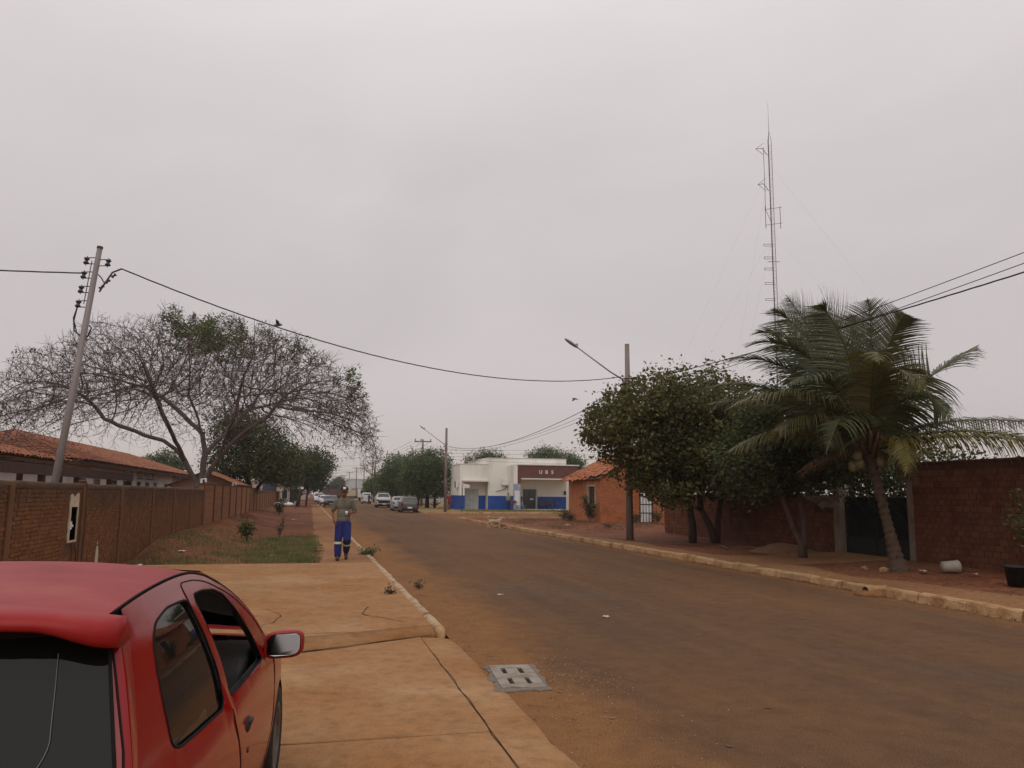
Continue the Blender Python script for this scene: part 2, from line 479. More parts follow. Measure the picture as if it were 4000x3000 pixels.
# ================================================================== ground, road, pavements
def KL(y): return 1.72 - .0065 * y
KR = 9.75
g = B()
xs = [-900, -300, -100, -40, -15, 0, 15, 40, 100, 300, 900]
g.grid([[(x, y, -.05) for x in xs] for y in (-300, -60, 0, 40, 100, 200, 400, 900, 2000)])
struct('ground', g.mesh('ground'), SOIL)
g = B()
ys = [-40, -20, -8, 0, 3, 6, 9, 12, 16, 20, 25, 30, 36, 42, 48, 54.6, 60, 69.6, 80, 95, 110, 130, 160, 200, 300, 500, 900]
def crown(t): return .05 * (1 - (2 * t - 1) ** 2) * 0
rows = []
for y in ys:
    a = KL(y) if y < 120 else KL(120)
    rows.append([(a + (KR - a) * t, y, 0) for t in np.linspace(0, 1, 9)])
g.grid(rows)
g.grid([[(KR + .02, 54.6, 0), (25, 54.6, 0), (120, 54.6, 0)], [(KR + .02, 69.6, 0), (25, 69.6, 0), (120, 69.6, 0)]])
g.grid([[(-120, 119, -.004), (-20, 119, -.004), (.9, 119, -.004)], [(-120, 129, -.004), (-20, 129, -.004), (.9, 129, -.004)]])
struct('road', g.mesh('road'), ROAD)

# concrete apron (near, almost flush with the road) and raised slabs beyond a cracked step
drv = struct('driveway', B().bb(-6.2, 1.30, -8, 8.0, -.04, .0).mesh('driveway'), CONC)
def crack_y(x): return 8.93 + .515 * x
def upper_y(x): return 9.30 + .36 * x
def slab(poly, z0, z1, nm='slab', mt=CONC, bev=.012):
    b_ = B().prism(poly, z0, z1); return b_.build(nm, mt, drv, bevel=bev)
for y0, y1 in ((-7.9, -2.2), (-2.19, 2.1), (2.11, 5.75)):
    slab([(-6.1, y0), (1.31, y0), (1.31, y1), (-6.1, y1)], -.02, .032)
slab([(-6.1, 5.765), (1.31, 5.765), (1.31, crack_y(1.31) - .015), (-6.1, crack_y(-6.1) - .015)], -.02, .032)
gt = B()
rows = []
for y in np.linspace(-7.9, 9.55, 40):
    w = .012 * math.sin(y * 3.1) + .01 * math.sin(y * 7.7)
    rows.append([(1.3135, y, .030), (1.45, y, .024), (1.60 + w * .5, y, .012), (1.73 - .0065 * y + w, y, .004), (1.76 - .0065 * y + w, y, -.02)])
gt.grid(rows); gt.build('gutter_strip', CONC, drv, True)
rp = B()
rows = []
for x in np.linspace(-6.1, 1.50, 24):
    rows.append([(x, crack_y(x), -.02), (x, crack_y(x), .040), (x, crack_y(x) * .35 + upper_y(x) * .65 + .1, .082), (x, max(upper_y(x), crack_y(x) + .03) + .12, .104), (x, max(upper_y(x), crack_y(x) + .03) + .18, .0)])
rp.grid(rows); rp.build('step_ramp', ground_mat('ramp_concrete', [(.24, .125, .052), (.29, .158, .068), (.33, .19, .092)], .9, (.23, .10, .034), .8, .6, bump=.3), drv, True)
ytop = lambda x: max(upper_y(x), crack_y(x) + .03) + .19
slab([(-4.1, ytop(-4.1)), (-1.5, ytop(-1.5)), (KL(10) - .15, ytop(1.5)), (KL(11.7) - .14, 11.73), (-4.1, 11.73)], -.02, .10)
for y0, y1 in ((11.745, 14.1), (14.115, 16.7), (16.715, 19.2)):
    slab([(-4.1, y0), (KL(y0) - .14, y0), (KL(y1) - .14, y1), (-4.1, y1)], -.02, .10)
CRK = mat('crack_dirt', (.045, .02, .01), rough=1)
def crack(pts, w=.012, z=.1045):
    b_ = B(); L = []; Rr = []
    P = []
    for i in range(len(pts) - 1):
        for t in np.linspace(0, 1, 7)[:-1]:
            P.append((pts[i][0] * (1 - t) + pts[i + 1][0] * t + random.gauss(0, .012), pts[i][1] * (1 - t) + pts[i + 1][1] * t + random.gauss(0, .012)))
    P.append(pts[-1])
    rows = []
    for i, (x, y) in enumerate(P):
        a = P[min(i + 1, len(P) - 1)]; c = P[max(i - 1, 0)]
        dx, dy = a[0] - c[0], a[1] - c[1]; l = math.hypot(dx, dy) or 1
        ww = w * (.3 + random.random()) * (.35 + .65 * math.sin(math.pi * (i + .7) / (len(P) + .4)))
        rows.append([(x - dy / l * ww / 2, y + dx / l * ww / 2, z), (x + dy / l * ww / 2, y - dx / l * ww / 2, z)])
    b_.grid(rows); b_.build('crack', CRK, drv)
crack([(-.55, 11.75), (-.32, 11.1), (-.42, 10.5), (-.75, 10.05)], .014)
crack([(.85, 11.75), (.72, 11.0), (1.0, 10.6), (1.22, 10.25)], .022)
crack([(-.6, 9.75), (.0, 9.62), (.6, 9.67)], .016, .1055)
crack([(-3.5, 7.16), (-1.2, 8.30), (.2, 9.02), (1.45, 9.66)], .030, .043)
crack([(.2, 5.75), (-1, 5.72), (-3, 5.77)], .014, .0355)
crack([(1.312, 9.0), (1.312, 7), (1.312, 5), (1.312, 2)], .009, .0345)
crack([(-2.6, 13.4), (-2.2, 12.9), (-2.35, 12.2)], .010)
crack([(-1.6, 18.2), (-.9, 17.6), (-.7, 16.8)], .012)
crack([(.2, 4.6), (.7, 4.2), (1.0, 4.3)], .006, .0355)

# left earth path and verge
g = B()
rows = []
for y in np.linspace(19.2, 118.5, 60):
    w = .06 * math.sin(y * .9) + .04 * math.sin(y * 2.3)
    a, e = .25 + w - .003 * y, KL(y) - .14
    rows.append([(a + (e - a) * t, y, .10 + .004 * math.sin(y * 1.1 + t * 5)) for t in np.linspace(0, 1, 5)])
g.grid(rows)
struct('pavement', g.mesh('pavement'), PAVE, True)
def sstep(a, b, x):
    t = min(1, max(0, (x - a) / (b - a))); return t * t * (3 - 2 * t)
def verge_z(x, y):
    bank = .34 * sstep(-1.8, -4.0, x) * sstep(20.2, 25, y) * (1 - .4 * sstep(60, 100, y))
    return .088 + bank + (.03 * fbm2(x * 1.3, y * .9) + .014 * fbm2(x * 5, y * 4, 2)) * sstep(19.2, 20.5, y) * sstep(.3, -.4, x)
g = B()
rows = []
yv = list(np.linspace(19.2, 45, 90)) + list(np.linspace(46, 118.5, 60))
for y in yv:
    rows.append([(x, y, verge_z(x, y)) for x in np.linspace(-4.2, .30, 22)])
g.grid(rows)
struct('verge', g.mesh('verge'), SOIL, True)
# right-hand verge with the lot of the brick house
def rverge_z(x, y):
    return .128 + (.025 * fbm2(x * .9, y * .7, 1) + .012 * fbm2(x * 4, y * 4, 3)) * sstep(9.9, 11.2, x) + .03 * sstep(12, 14, x)
g = B()
rows = []
xr = list(np.linspace(9.86, 16, 22)) + list(np.linspace(17, 60, 20))
for y in list(np.linspace(-12, 53.2, 110)):
    rows.append([(9.68, y, -.02)] + [(x, y, rverge_z(x, y)) for x in xr])
for k, dy in enumerate((.6, 1.0, 1.25)):
    rows.append([(9.68 + (.25, .7, 1.4)[k], 53.2 + dy, -.02)] + [(max(x, 9.86 + (.25, .7, 1.4)[k]), 53.2 + dy, rverge_z(x, 53.2) - .03 * k) for x in xr])
g.grid(rows)
struct('lot', g.mesh('lot'), SOIL, True)
g = B(); rows = []
for y in np.linspace(-12, 47, 90):
    w = 10.95 + .5 * sstep(15, 9, y) + .25 * math.sin(y * .8) + .14 * math.sin(y * 2.1) + .07 * math.sin(y * 5.3)
    w -= .5 * sstep(18, 30, y)
    rows.append([(9.85 + (w - 9.85) * t, y, .152 + .012 * sstep(0, 1, t) + .004 * math.sin(y * 2 + t * 3)) for t in np.linspace(0, 1, 7)])
    rows[-1][-1] = (rows[-1][-1][0] + .05, y, .10)
g.grid(rows)
struct('footway', g.mesh('footway'), RPAVE, True)
g = B(); rows = []
for k_, y in enumerate((17.05, 17.15, 17.8, 18.4, 19.0, 19.6, 19.7)):
    rows.append([(x, y + .18 * math.sin(x), (rverge_z(x, y) + .018) if 0 < k_ < 6 and x > 10.7 else .11) for x in np.linspace(10.6, 14.62, 14)])
g.grid(rows); struct('gateway_apron', g.mesh('gateway_apron'), RPAVE, True)
# clinic corner lot and far verges
g = B()
rows = []
for y in list(np.linspace(70.6, 140, 24)):
    rows.append([(x, y, .13 + .01 * fbm2(x, y)) for x in (9.86, 11, 13, 16, 20, 25, 30, 40, 60, 100)])
rows.insert(0, [(max(x, 10.7), 69.75, .13) for x in (9.86, 11, 13, 16, 20, 25, 30, 40, 60, 100)])
g.grid(rows)
g.grid([[(x, y, .13) for x in (9.86, 14, 20, 60)] for y in (140.2, 175, 178)])
g.grid([[(x, y, .12) for x in (9.86, 14, 20, 60)] for y in (190, 300, 700)])
struct('corner_lot', g.mesh('corner_lot'), LOT, True)
g = B()
g.grid([[(x, y, .09) for x in (-40, -10, -3, .75)] for y in (129, 175)])
g.grid([[(x, y, .09) for x in (-40, -10, -3, .75)] for y in (190, 300, 700)])
struct('far_verge', g.mesh('far_verge'), SOIL, True)

# ------------------------------------------------------------------ kerbs, stone by stone
def kerb_mesh(i, w, h, l):
    rr = random.Random(i)
    P = []
    b_ = B(); rows = []
    for k in range(5):
        y = -l / 2 + l * k / 4
        j = lambda s: rr.uniform(-s, s) * 1.5
        e = .005 if k in (0, 4) else 0
        rows.append([(-w / 2 + e, y, -.12), (-w / 2 + e + j(.006), y, h - .02 - e), (-w / 2 + .025 + e, y, h - e + j(.006)), (w / 2 - .04 - e, y, h - e + j(.006)), (w / 2 - .008 - e + j(.008), y, h - .035 - e + j(.008)), (w / 2 + .012 - e + j(.006), y, .0), (w / 2 + .012 - e, y, -.12)])
    b_.grid(rows)
    b_.f.append(tuple(range(6, -1, -1))); n = 28
    b_.f.append(tuple(range(n, n + 7)))
    return b_.mesh('kerb_stone_mesh')
def kerb(name, mats4, m, w, h, l, label=None):
    o = bpy.data.objects.new(name, None); COL.objects.link(o); o['kind'] = 'structure'
    if label: o['label'] = label
    pieces(o, 'kerb_stone', [kerb_mesh(i, w, h, l) for i in range(4)], mats4, m, 300)
    return o
L_ = []
y = 9.95
while y < 118:
    x = KL(y + .5) - .075
    L_.append(TRS((x + random.gauss(0, .006), y + .48, random.gauss(0, .006)), (0, random.gauss(0, .02), .0065 + random.gauss(0, .008)), (1, 1, 1)))
    y += .985
kl = kerb('kerb', L_, KERBW, .14, .112, .965)
nose = B()
rows = []
for k in range(9):
    a = R(-90 + 180 * k / 8) if False else R(180 * k / 8)
    rows.append([(KL(9.9) - .075 + .085 * math.cos(a), 9.96 - .22 * math.sin(a), -.05), (KL(9.9) - .075 + .08 * math.cos(a), 9.96 - .19 * math.sin(a), .055), (KL(9.9) - .075 + .05 * math.cos(a), 9.96 - .10 * math.sin(a), .100), (KL(9.9) - .075, 9.96, .106)])
nose.grid(rows); nose.build('kerb_end', KERB, kl, True)
L_ = []; y = -11.5
while y < 52.6:
    gap = 38.6 < y < 43.0 and (int(y * 3) % 4 != 0)
    if not gap:
        bad = 12.2 < y < 15.8 or 41 < y < 46
        L_.append(TRS((KR + .055 + random.gauss(0, .006) + (random.uniform(-.03, .03) if bad else 0), y + .49, random.gauss(0, .006) - (random.uniform(0, .04) if bad else 0)), (random.gauss(0, .02 if bad else .004), random.gauss(0, .03 if bad else .008), math.pi + random.gauss(0, .03 if bad else .006))))
    y += .99
for k in range(6):
    a = R(180 - 15 * k - 7)
    L_.append(TRS((KR + 1.2 + 1.15 * math.cos(a), 52.9 + 1.5 * math.sin(a), 0), (0, 0, a - R(90) + math.pi * 1.5 - R(90)), (1, .42, 1)))
x = KR + 1.4
while x < 26:
    L_.append(TRS((x + .5, 54.45, 0), (0, 0, R(90)))); x += .99
kerb('kerb', L_, KERB, .17, .165, .97)
L_ = []
x = KR + 1.1
while x < 40:
    L_.append(TRS((x + .5, 69.68, 0), (0, 0, R(-90)))); x += .99
for k in range(4):
    a = R(270 - 22 * k - 11)
    L_.append(TRS((KR + 1.1 + 1.05 * math.cos(a), 70.75 + 1.05 * math.sin(a), 0), (0, 0, a), (1, .45, 1)))
y = 70.8
while y < 138:
    L_.append(TRS((KR + .055, y + .5, 0), (0, 0, math.pi))); y += .99
kerb('kerb', L_, KERB, .17, .15, .97)

# broken kerb rubble in the gutter by the dog
rub = mat('kerb_rubble', [(.22, .125, .06), (.34, .22, .125)], 6, .95, .5, 40, rnd=.2)
def rock_mesh(i, s):
    rr = random.Random(100 + i); bm = bmesh.new(); bmesh.ops.create_icosphere(bm, subdivisions=1, radius=s)
    for v in bm.verts: v.co = Vector((v.co.x * rr.uniform(.7, 1.3), v.co.y * rr.uniform(.7, 1.3), v.co.z * rr.uniform(.45, .8)))
    me = bpy.data.meshes.new('rock'); bm.to_mesh(me); bm.free(); return me
rocks = [rock_mesh(i, .1) for i in range(4)]
for m_ in rocks: m_.materials.append(rub)
where = ['beside the gap in the right kerb', 'lying in the gutter ahead of the tan dog', 'at the broken kerb end']
for i in range(9):
    o = bpy.data.objects.new('kerb_fragment', rocks[i % 4]); COL.objects.link(o)
    o.location = (KR - .12 + random.uniform(-.25, .15), 38.9 + i * .5 + random.uniform(-.1, .1), .04); o.rotation_euler = (0, 0, random.uniform(0, 6)); s = random.uniform(.7, 1.5); o.scale = (s, s * 1.2, s)
    tag(o, 'broken chunk of kerb lying in the gutter near the tan dog', 'rubble', 'broken kerb chunks')

# ------------------------------------------------------------------ storm drain slab in the road
dr = thing('drain_cover', 'pale concrete storm drain cover with four slots set in the road', 'drain cover', (1.93, 7.48, 0), R(-5))
CEM = mat('fresh_cement', [(.17, .125, .085), (.28, .24, .195), (.35, .315, .27)], 6, .9, .6, 60)
CEMD = mat('grey_mortar', [(.12, .09, .065), (.20, .165, .135), (.17, .10, .055)], 9, .95, .8, 50)
b_ = B()
hw, hl = .20, .46
z0, z1 = -.03, .020
for x0, x1, y0, y1 in ((-hw, -.105, -hl, hl), (.105, hw, -hl, hl), (-.058, .058, -hl, hl)): b_.bb(x0, x1, y0, y1, z0, z1)
for y0, y1 in ((-hl, -.33), (-.09, .09), (.33, hl)):
    b_.bb(-.105, -.058, y0, y1, z0, z1 - .001); b_.bb(.058, .105, y0, y1, z0, z1 - .001)
b_.build('grate_slab', CEM, dr)
b_ = B()
out_, in_ = [], []
for i in range(40):
    t = i / 40 * 4; s = int(t); f_ = t - s
    q = [(-1 + 2 * f_, -1), (1, -1 + 2 * f_), (1 - 2 * f_, 1), (-1, 1 - 2 * f_)][s]
    in_.append((q[0] * hw, q[1] * hl)); w = .025 + .06 * random.random() + (.04 if s == 0 else 0)
    out_.append((q[0] * (hw + w), q[1] * (hl + w)))
rows = [[(x, y, .003) for x, y in out_], [(x * .985, y * .99, .012) for x, y in out_], [(x, y, .014) for x, y in in_], [(x, y, -.03) for x, y in in_]]
b_.grid(rows, True); b_.build('mortar_frame', CEMD, dr)
B().bb(-hw + .02, hw - .02, -hl + .02, hl - .02, .0015, .0042).build('slot_shade_plate', DARK, dr)  # dark plate just above the road, painting the shade inside the slots
# spilled mortar and crushed bits round the drain
v = []; f = []
for i in range(420):
    x = 2.15 + abs(rng.normal(0, .38)); yy = 7.35 + rng.normal(0, .55)
    s = rng.uniform(.003, .011); a = rng.uniform(0, 6.28); k = len(v)
    for j in range(4): v.append((x + s * math.cos(a + j * 1.57) * (1.3 if j % 2 else .8), yy + s * math.sin(a + j * 1.57), .004))
    v.append((x, yy, .004 + s * .8))
    for j in range(4): f.append((k + j, k + (j + 1) % 4, k + 4))
o = link('mortar_crumbs', me_np('mortar_crumbs', v, f), mat('mortar_crumb', [(.16, .09, .045), (.28, .19, .12)], 20, .95, rnd=.4)); tag(o, 'pale mortar crumbs scattered beside the storm drain', 'rubble', kind='stuff')

# ================================================================== walls and buildings
def brick_mesh(l, h, d, seed):
    rr = random.Random(seed); j = lambda s: rr.uniform(-s, s)
    b_ = B(); b_.box((0, 0, 0), (d, l, h))
    b_.v = [(x + j(d * .14), y + j(.007), z + j(.006)) for x, y, z in b_.v]
    return b_.mesh('brick_mesh')
def brick_face(parent, axis, a0, a1, z0, z1, plane, sgn, bl, bh, gap, mats_, limit=300, holes=(), top=None, d=.03, proud=.010, seed=0, name='brick', part=None):
    """bricks on a wall face. axis 'y': wall along Y at x=plane facing sgn*X ; axis 'x': along X at y=plane facing sgn*Y"""
    rr = random.Random(seed); M4 = []
    r_ = 0; z = z0
    while z + bh <= z1 + .001 or top:
        if z > z1: break
        a = a0 + (-(bl + gap) / 2 if r_ % 2 else 0)
        while a < a1:
            s0, s1 = max(a, a0), min(a + bl, a1)
            if s1 - s0 > bl * .25:
                m_ = (s0 + s1) / 2; zz = z + bh / 2
                ok = not any(h0 - .02 < m_ < h1 + .02 and k0 - .02 < zz < k1 + .02 for h0, h1, k0, k1 in holes)
                if top and zz + bh * .5 > top(m_): ok = False
                if ok:
                    off = sgn * (proud - d / 2 + rr.uniform(-.004, .004))
                    loc = (plane + off, m_, zz) if axis == 'y' else (m_, plane + off, zz)
                    M4.append(TRS(loc, (0, 0, 0 if axis == 'y' else R(90)), (1, (s1 - s0) / bl, 1)))
            a += bl + gap
        z += bh + gap; r_ += 1
    pieces(parent, name, [brick_mesh(bl, bh, d, seed + i) for i in range(4)], M4, mats_, limit, part or 'bricks')

# ---- left boundary wall, near run
WX = -4.15
lw = thing('boundary_wall', 'long mud-stained brick wall with posts and a meter recess beside the red car', 'wall', (0, 0, 0))
b_ = B(); hole = (15.62, 16.02, .83, 1.42)
b_.bb(WX - .16, WX, -8, hole[0], 0, 1.80); b_.bb(WX - .16, WX, hole[1], 33.1, 0, 1.80)
b_.bb(WX - .16, WX, hole[0], hole[1], 0, hole[2]); b_.bb(WX - .16, WX, hole[0], hole[1], hole[3], 1.80)
b_.build('mortar_core', MORTL, lw)
b_ = B(); rows = []
for y in np.linspace(-8, 33.1, 120):
    j = random.uniform(-.012, .012)
    rows.append([(WX - .18, y, 1.79), (WX - .17, y, 1.835 + j), (WX + .0, y, 1.84 + j), (WX + .014, y, 1.815 + j), (WX + .012, y, 1.76 + random.uniform(-.03, .02)), (WX + .002, y, 1.735)])
b_.grid(rows); b_.build('coping', CAPL, lw, True)
posts = [5.75, 9.2, 12.63, 16.35 - .28 + .02, 19.41, 23.03, 26.4, 29.87, 33.03]
pm = B().bb(-.02, .035, -.10, .10, 0, 1.795).mesh('post_mesh', .012); pm.materials.append(POSTL)
for y in posts:
    if abs(y - 16.09) < .05: y = 16.35
    o = bpy.data.objects.new('post', pm); COL.objects.link(o); o.parent = lw; o.location = (WX, y, 0)
brick_face(lw, 'y', 9.0, 30.0, .04, 1.72, WX, 1, .22, .052, .013, BRICKL, 300, holes=[(15.42, 16.22, .6, 1.66), (17.5, 17.75, .0, .62)] + [(y - .1, y + .1, 0, 2) for y in (9.2, 12.63, 16.35, 19.41, 23.03, 26.4, 29.87)], seed=5)
rb = B(); 
for y0, y1 in ((-8, 9.0), (30.0, 33.0)): rb.bb(WX, WX + .010, y0, y1, 0, 1.71)
rb.build('render_coat', BRICKL, lw)
# meter recess with torn plaster round it
b_ = B(); n = 28; o_, i_ = [], []
for k in range(n):
    t = 4 * k / n; s = int(t); f_ = t - s
    q = [(-1 + 2 * f_, -1), (1, -1 + 2 * f_), (1 - 2 * f_, 1), (-1, 1 - 2 * f_)][s]
    ww = .07 + .05 * random.random(); hh = .035 if q[1] < 0 else .15 + .10 * random.random()
    o_.append((15.82 + q[0] * (.20 + ww * (1 if q[0] < .9 else .4)), 1.125 + q[1] * (.295 + hh * abs(q[1]))))
    i_.append((15.82 + q[0] * .20, 1.125 + q[1] * .295))
rows = [[(WX - .002, y, z) for y, z in o_], [(WX + .018, y * .995 + 15.82 * .005, z) for y, z in o_], [(WX + .018, y, z) for y, z in i_], [(WX - .12, y, z) for y, z in i_]]
b_.grid(rows, True); b_.build('torn_plaster', PLAST, lw)
B().bb(WX - .13, WX - .115, 15.6, 16.04, .8, 1.45).build('recess_back', DARK, lw)
b_ = B().bb(WX - .11, WX - .03, 15.74, 15.90, 1.02, 1.16); b_.bb(WX - .11, WX - .02, 15.86, 15.95, 1.06, 1.10); b_.build('meter_block', WHITEP, lw)
b_ = B().tube([(WX - .02, 15.72, .90), (WX + .03, 15.78, .70), (WX + .025, 15.80, .35), (WX + .03, 15.83, .05)], .008, 5); b_.build('loose_wire', CABLE, lw)
b_ = B().tube([(WX - .02, 15.95, .86), (WX + .03, 16.05, .60), (WX + .025, 16.12, .30), (WX + .03, 16.1, .02)], .006, 5); b_.build('loose_wire', CABLE, lw)
b_ = B().tube([(WX - .05, 16.15, 1.88), (WX + .03, 16.3, 1.90), (WX + .045, 16.42, 1.78), (WX + .05, 16.44, 1.2), (WX + .05, 16.40, .1)], .013, 6); b_.build('conduit', POSTL, lw)
b_ = B(); P = [(17.50, .0), (17.76, .0), (17.74, .30), (17.72, .50), (17.66, .64), (17.60, .72), (17.57, .60), (17.53, .40), (17.52, .2)]
b_.prism(P, WX + .001, WX + .014, 'x'); b_.build('plaster_patch', PLAST, lw)
# ---- left boundary wall, taller far run
lw2 = thing('boundary_wall', 'taller far stretch of brown wall running toward the street trees', 'wall', (0, 0, 0))
WALLF = mat('far_wall_render', [(.19, .085, .036), (.27, .12, .05), (.16, .075, .036)], 1.2, .95, .8, 14, stretch=(1, .3, 4))
b_ = B().bb(WX - .16, WX + .005, 33.15, 67.6, 0, 2.0); b_.build('wall_panel', WALLF, lw2)
B().bb(WX - .16, WX + .005, 67.6, 108, 0, 1.86).build('wall_panel', WALLF, lw2)
B().bb(WX - .175, WX + .02, 33.12, 67.65, 2.0, 2.06).build('coping', CAPL, lw2)
B().bb(WX - .175, WX + .02, 67.66, 108, 1.86, 1.91).build('coping', CAPL, lw2)
pm2 = B().bb(-.02, .05, -.10, .10, 0, 1.99).mesh('post_mesh', .012); pm2.materials.append(POSTL)
for y in [33.3, 36.67, 39.96, 43.5, 47.0, 50.5, 53.9, 57.3, 60.8, 64.2, 67.6, 71, 74.4, 77.8, 81.2, 84.6, 88, 91.4, 94.8, 98.2, 101.6, 105]:
    o = bpy.data.objects.new('post', pm2); COL.objects.link(o); o.parent = lw2; o.location = (WX, y, 0 if y < 67 else -.14)
for y in (33.2, 45.9):
    b_ = B().tube([(WX - .1, y, 1.8), (WX - .1, y, 2.22), (WX + .05, y + .05, 2.22), (WX + .05, y + .05, 2.1)], .05, 8); b_.build('white_pipe', WHITEP, lw2)
b_ = B()
for i in range(34):
    y = 30 + rng.uniform(-2, 3.2) if i < 22 else 33.2 + rng.uniform(0, .6)
    b_.box((WX - .08 + rng.uniform(-.05, .05), y, 1.88), (rng.uniform(.02, .06), rng.uniform(.03, .09), rng.uniform(.01, .03)), rng.uniform(0, 3))

# ---- roof tiles
def tile_mesh(l=.46, w=.21, seed=0):
    b_ = B(); rows = []
    for k, t in enumerate((0, 1)):
        ww = w * (.92 + .16 * t) / 2
        rows.append([(ww * math.cos(a), -l * (t - .5), ww * .62 * math.sin(a) + .018 * t) for a in np.linspace(math.pi, 0, 7)])
    b_.grid(rows)
    rows2 = [[(x, y, z - .016) for x, y, z in rows[1]], rows[1]]
    b_.grid(rows2)
    return b_.mesh('tile_mesh')
def tile_slope(parent, ridge0, ridge1, eave0, eave1, m, col_w=.2, row_l=.38, limit=300, inside=None, seed=0, jit=.01, name='roof_tile', drop=0):
    """cover the quad (ridge0-ridge1 above eave0-eave1) with tile columns running down the slope"""
    rr = random.Random(seed)
    r0_, r1_, e0, e1 = map(Vector, (ridge0, ridge1, eave0, eave1))
    along = (e1 - e0); Lw = along.length; ax = along.normalized()
    down = (e0 - r0_); down = (down - ax * down.dot(ax)); Ld = down.length; dn = down.normalized()
    nrm = ax.cross(-dn)
    if nrm.z < 0: nrm = -nrm
    base = e0 - dn * Ld
    Rm = Matrix((ax, -dn, nrm)).transposed()
    if Rm.determinant() < 0: Rm = Matrix((-ax, -dn, nrm)).transposed()
    eul = Rm.to_euler()
    M4 = []
    nc = int(Lw / col_w); nr = int(Ld / row_l) + 1
    a0 = (r0_ - base).dot(ax); a1 = (r1_ - base).dot(ax)
    for c in range(nc):
        s = (c + .5) * Lw / nc
        for k in range(nr):
            d = Ld - (k + .4) * row_l
            f_ = (d / Ld) if Ld else 0
            lo, hi = a0 * (1 - f_), a1 * (1 - f_) + Lw * f_
            if s < lo - .05 or s > hi + .05: continue
            if d < -.1: continue
            if drop and rr.random() < drop(s / Lw, d / Ld): continue
            p = base + ax * (s + rr.gauss(0, jit)) + dn * (d + rr.gauss(0, jit * 2)) + nrm * (.03 + rr.gauss(0, jit * .6) + (.0 if c % 2 else .0))
            e = eul.copy(); e.rotate_axis('Z', rr.gauss(0, jit * 2)); 
            M4.append(TRS(p, e))
    pieces(parent, name, [tile_mesh(.46, col_w * 1.06, i) for i in range(2)], M4, m, limit, 'roof_tiles')
def quadmesh(parent, name, pts, m, th=.06):
    b_ = B(); k = len(pts)
    n = (Vector(pts[1]) - Vector(pts[0])).cross(Vector(pts[2]) - Vector(pts[0])).normalized()
    if n.z > 0: n = -n
    b_.v = [tuple(p) for p in pts] + [tuple(Vector(p) + n * th) for p in pts]
    b_.f = [tuple(range(k)), tuple(range(2 * k - 1, k - 1, -1))] + [(i, (i + 1) % k, (i + 1) % k + k, i + k) for i in range(k)]
    return b_.build(name, m, parent)

# ---- school behind the wall
sch = thing('school_building', 'long white school with hipped red tile roof behind the left wall', 'building', (0, 0, 0))
SX = -11.2
EZ, RZ = 3.12, 4.74
b_ = B().bb(SX - 7.6, SX, 41.0, 77.5, 0, 3.1); b_.build('wall', WHITEW, sch)
e = dict(nl=(-20.0, 39.6, EZ), nr=(-10.3, 39.6, EZ), fr=(-10.3, 79, EZ), fl=(-20.0, 79, EZ), r0=(-15.15, 46.0, RZ), r1=(-15.15, 72.6, RZ))
UND = mat('roof_underside', [(.10, .05, .03), (.15, .075, .045)], 3, .9)
for nm_, pts in (('roof_slope', ['nr', 'fr', 'r1', 'r0']), ('roof_slope', ['nl', 'nr', 'r0']), ('roof_slope', ['nl', 'fl', 'r1', 'r0']), ('roof_slope', ['fl', 'fr', 'r1'])):
    quadmesh(sch, nm_, [e[p] for p in pts], UND)
tile_slope(sch, e['r0'], e['r1'], e['nr'], e['fr'], TILES, .21, .40, 150, seed=3)
tile_slope(sch, (-15.16, 46, RZ), (-15.14, 46, RZ), e['nl'], e['nr'], TILES, .21, .40, 150, seed=4)
def ridge_tiles(parent, pts, m, r=.11):
    b_ = B()
    for a, c in pts:
        a, c = Vector(a), Vector(c); n = max(1, int((c - a).length / .42))
        for i in range(n):
            p, q = a.lerp(c, i / n), a.lerp(c, (i + 1.12) / n)
            b_.tube([p + Vector((0, 0, .02)), q + Vector((0, 0, .035))], [r * .9, r * 1.05], 8)
    return b_.build('ridge_tiles', m, parent, True)
ridge_tiles(sch, [(e['nr'], e['r0']), (e['nl'], e['r0']), (e['r0'], e['r1']), (e['fr'], e['r1'])], TILES)
b_ = B().bb(-10.33, -10.28, 39.6, 79, EZ - .20, EZ - .04); b_.build('fascia', WOODD, sch)
B().bb(-20, -10.3, 39.58, 39.63, EZ - .20, EZ - .04).build('fascia', WOODD, sch)
for y0, y1 in ((42.9, 44.3), (45.7, 47.1), (49.5, 50.9), (52.4, 53.7), (56.2, 57.5), (59.0, 60.4), (61.9, 63.3), (66.3, 67.6), (69.4, 70.6), (72.1, 73.3), (75.9, 77.0)):
    w_ = B().bb(SX - .02, SX + .035, y0, y1, 1.15, 2.40).build('window', WHITEP, sch)
    n_ = 2
    for k in range(n_):
        a = y0 + .05 + (y1 - y0 - .10) * k / n_; c = a + (y1 - y0 - .10) / n_ - .03
        B().bb(SX + .03, SX + .042, a, c, 1.20, 1.78).build('pane', WINGL, w_)
        B().bb(SX + .03, SX + .042, a, c, 1.82, 2.35).build('pane', WINGL, w_)
for i, (y, z) in enumerate(((52.6, 2.55), (56.4, 2.58), (59.2, 2.58), (70.2, 2.48), (73.0, 2.48))):
    ac = B().bb(SX + .03, SX + .36, y, y + .85, z, z + .55).build('air_conditioner', WHITEP, sch, bevel=.02)
    b_ = B(); b_.cyl((SX + .362, y + .33, z + .28), (SX + .372, y + .33, z + .28), .22, n=16); b_.build('fan_grille', STEEL, ac)
    b_ = B().bb(SX + .03, SX + .40, y + .1, y + .14, z - .05, z - .005); b_.bb(SX + .03, SX + .40, y + .7, y + .74, z - .05, z - .005); b_.build('bracket', STEEL, ac)
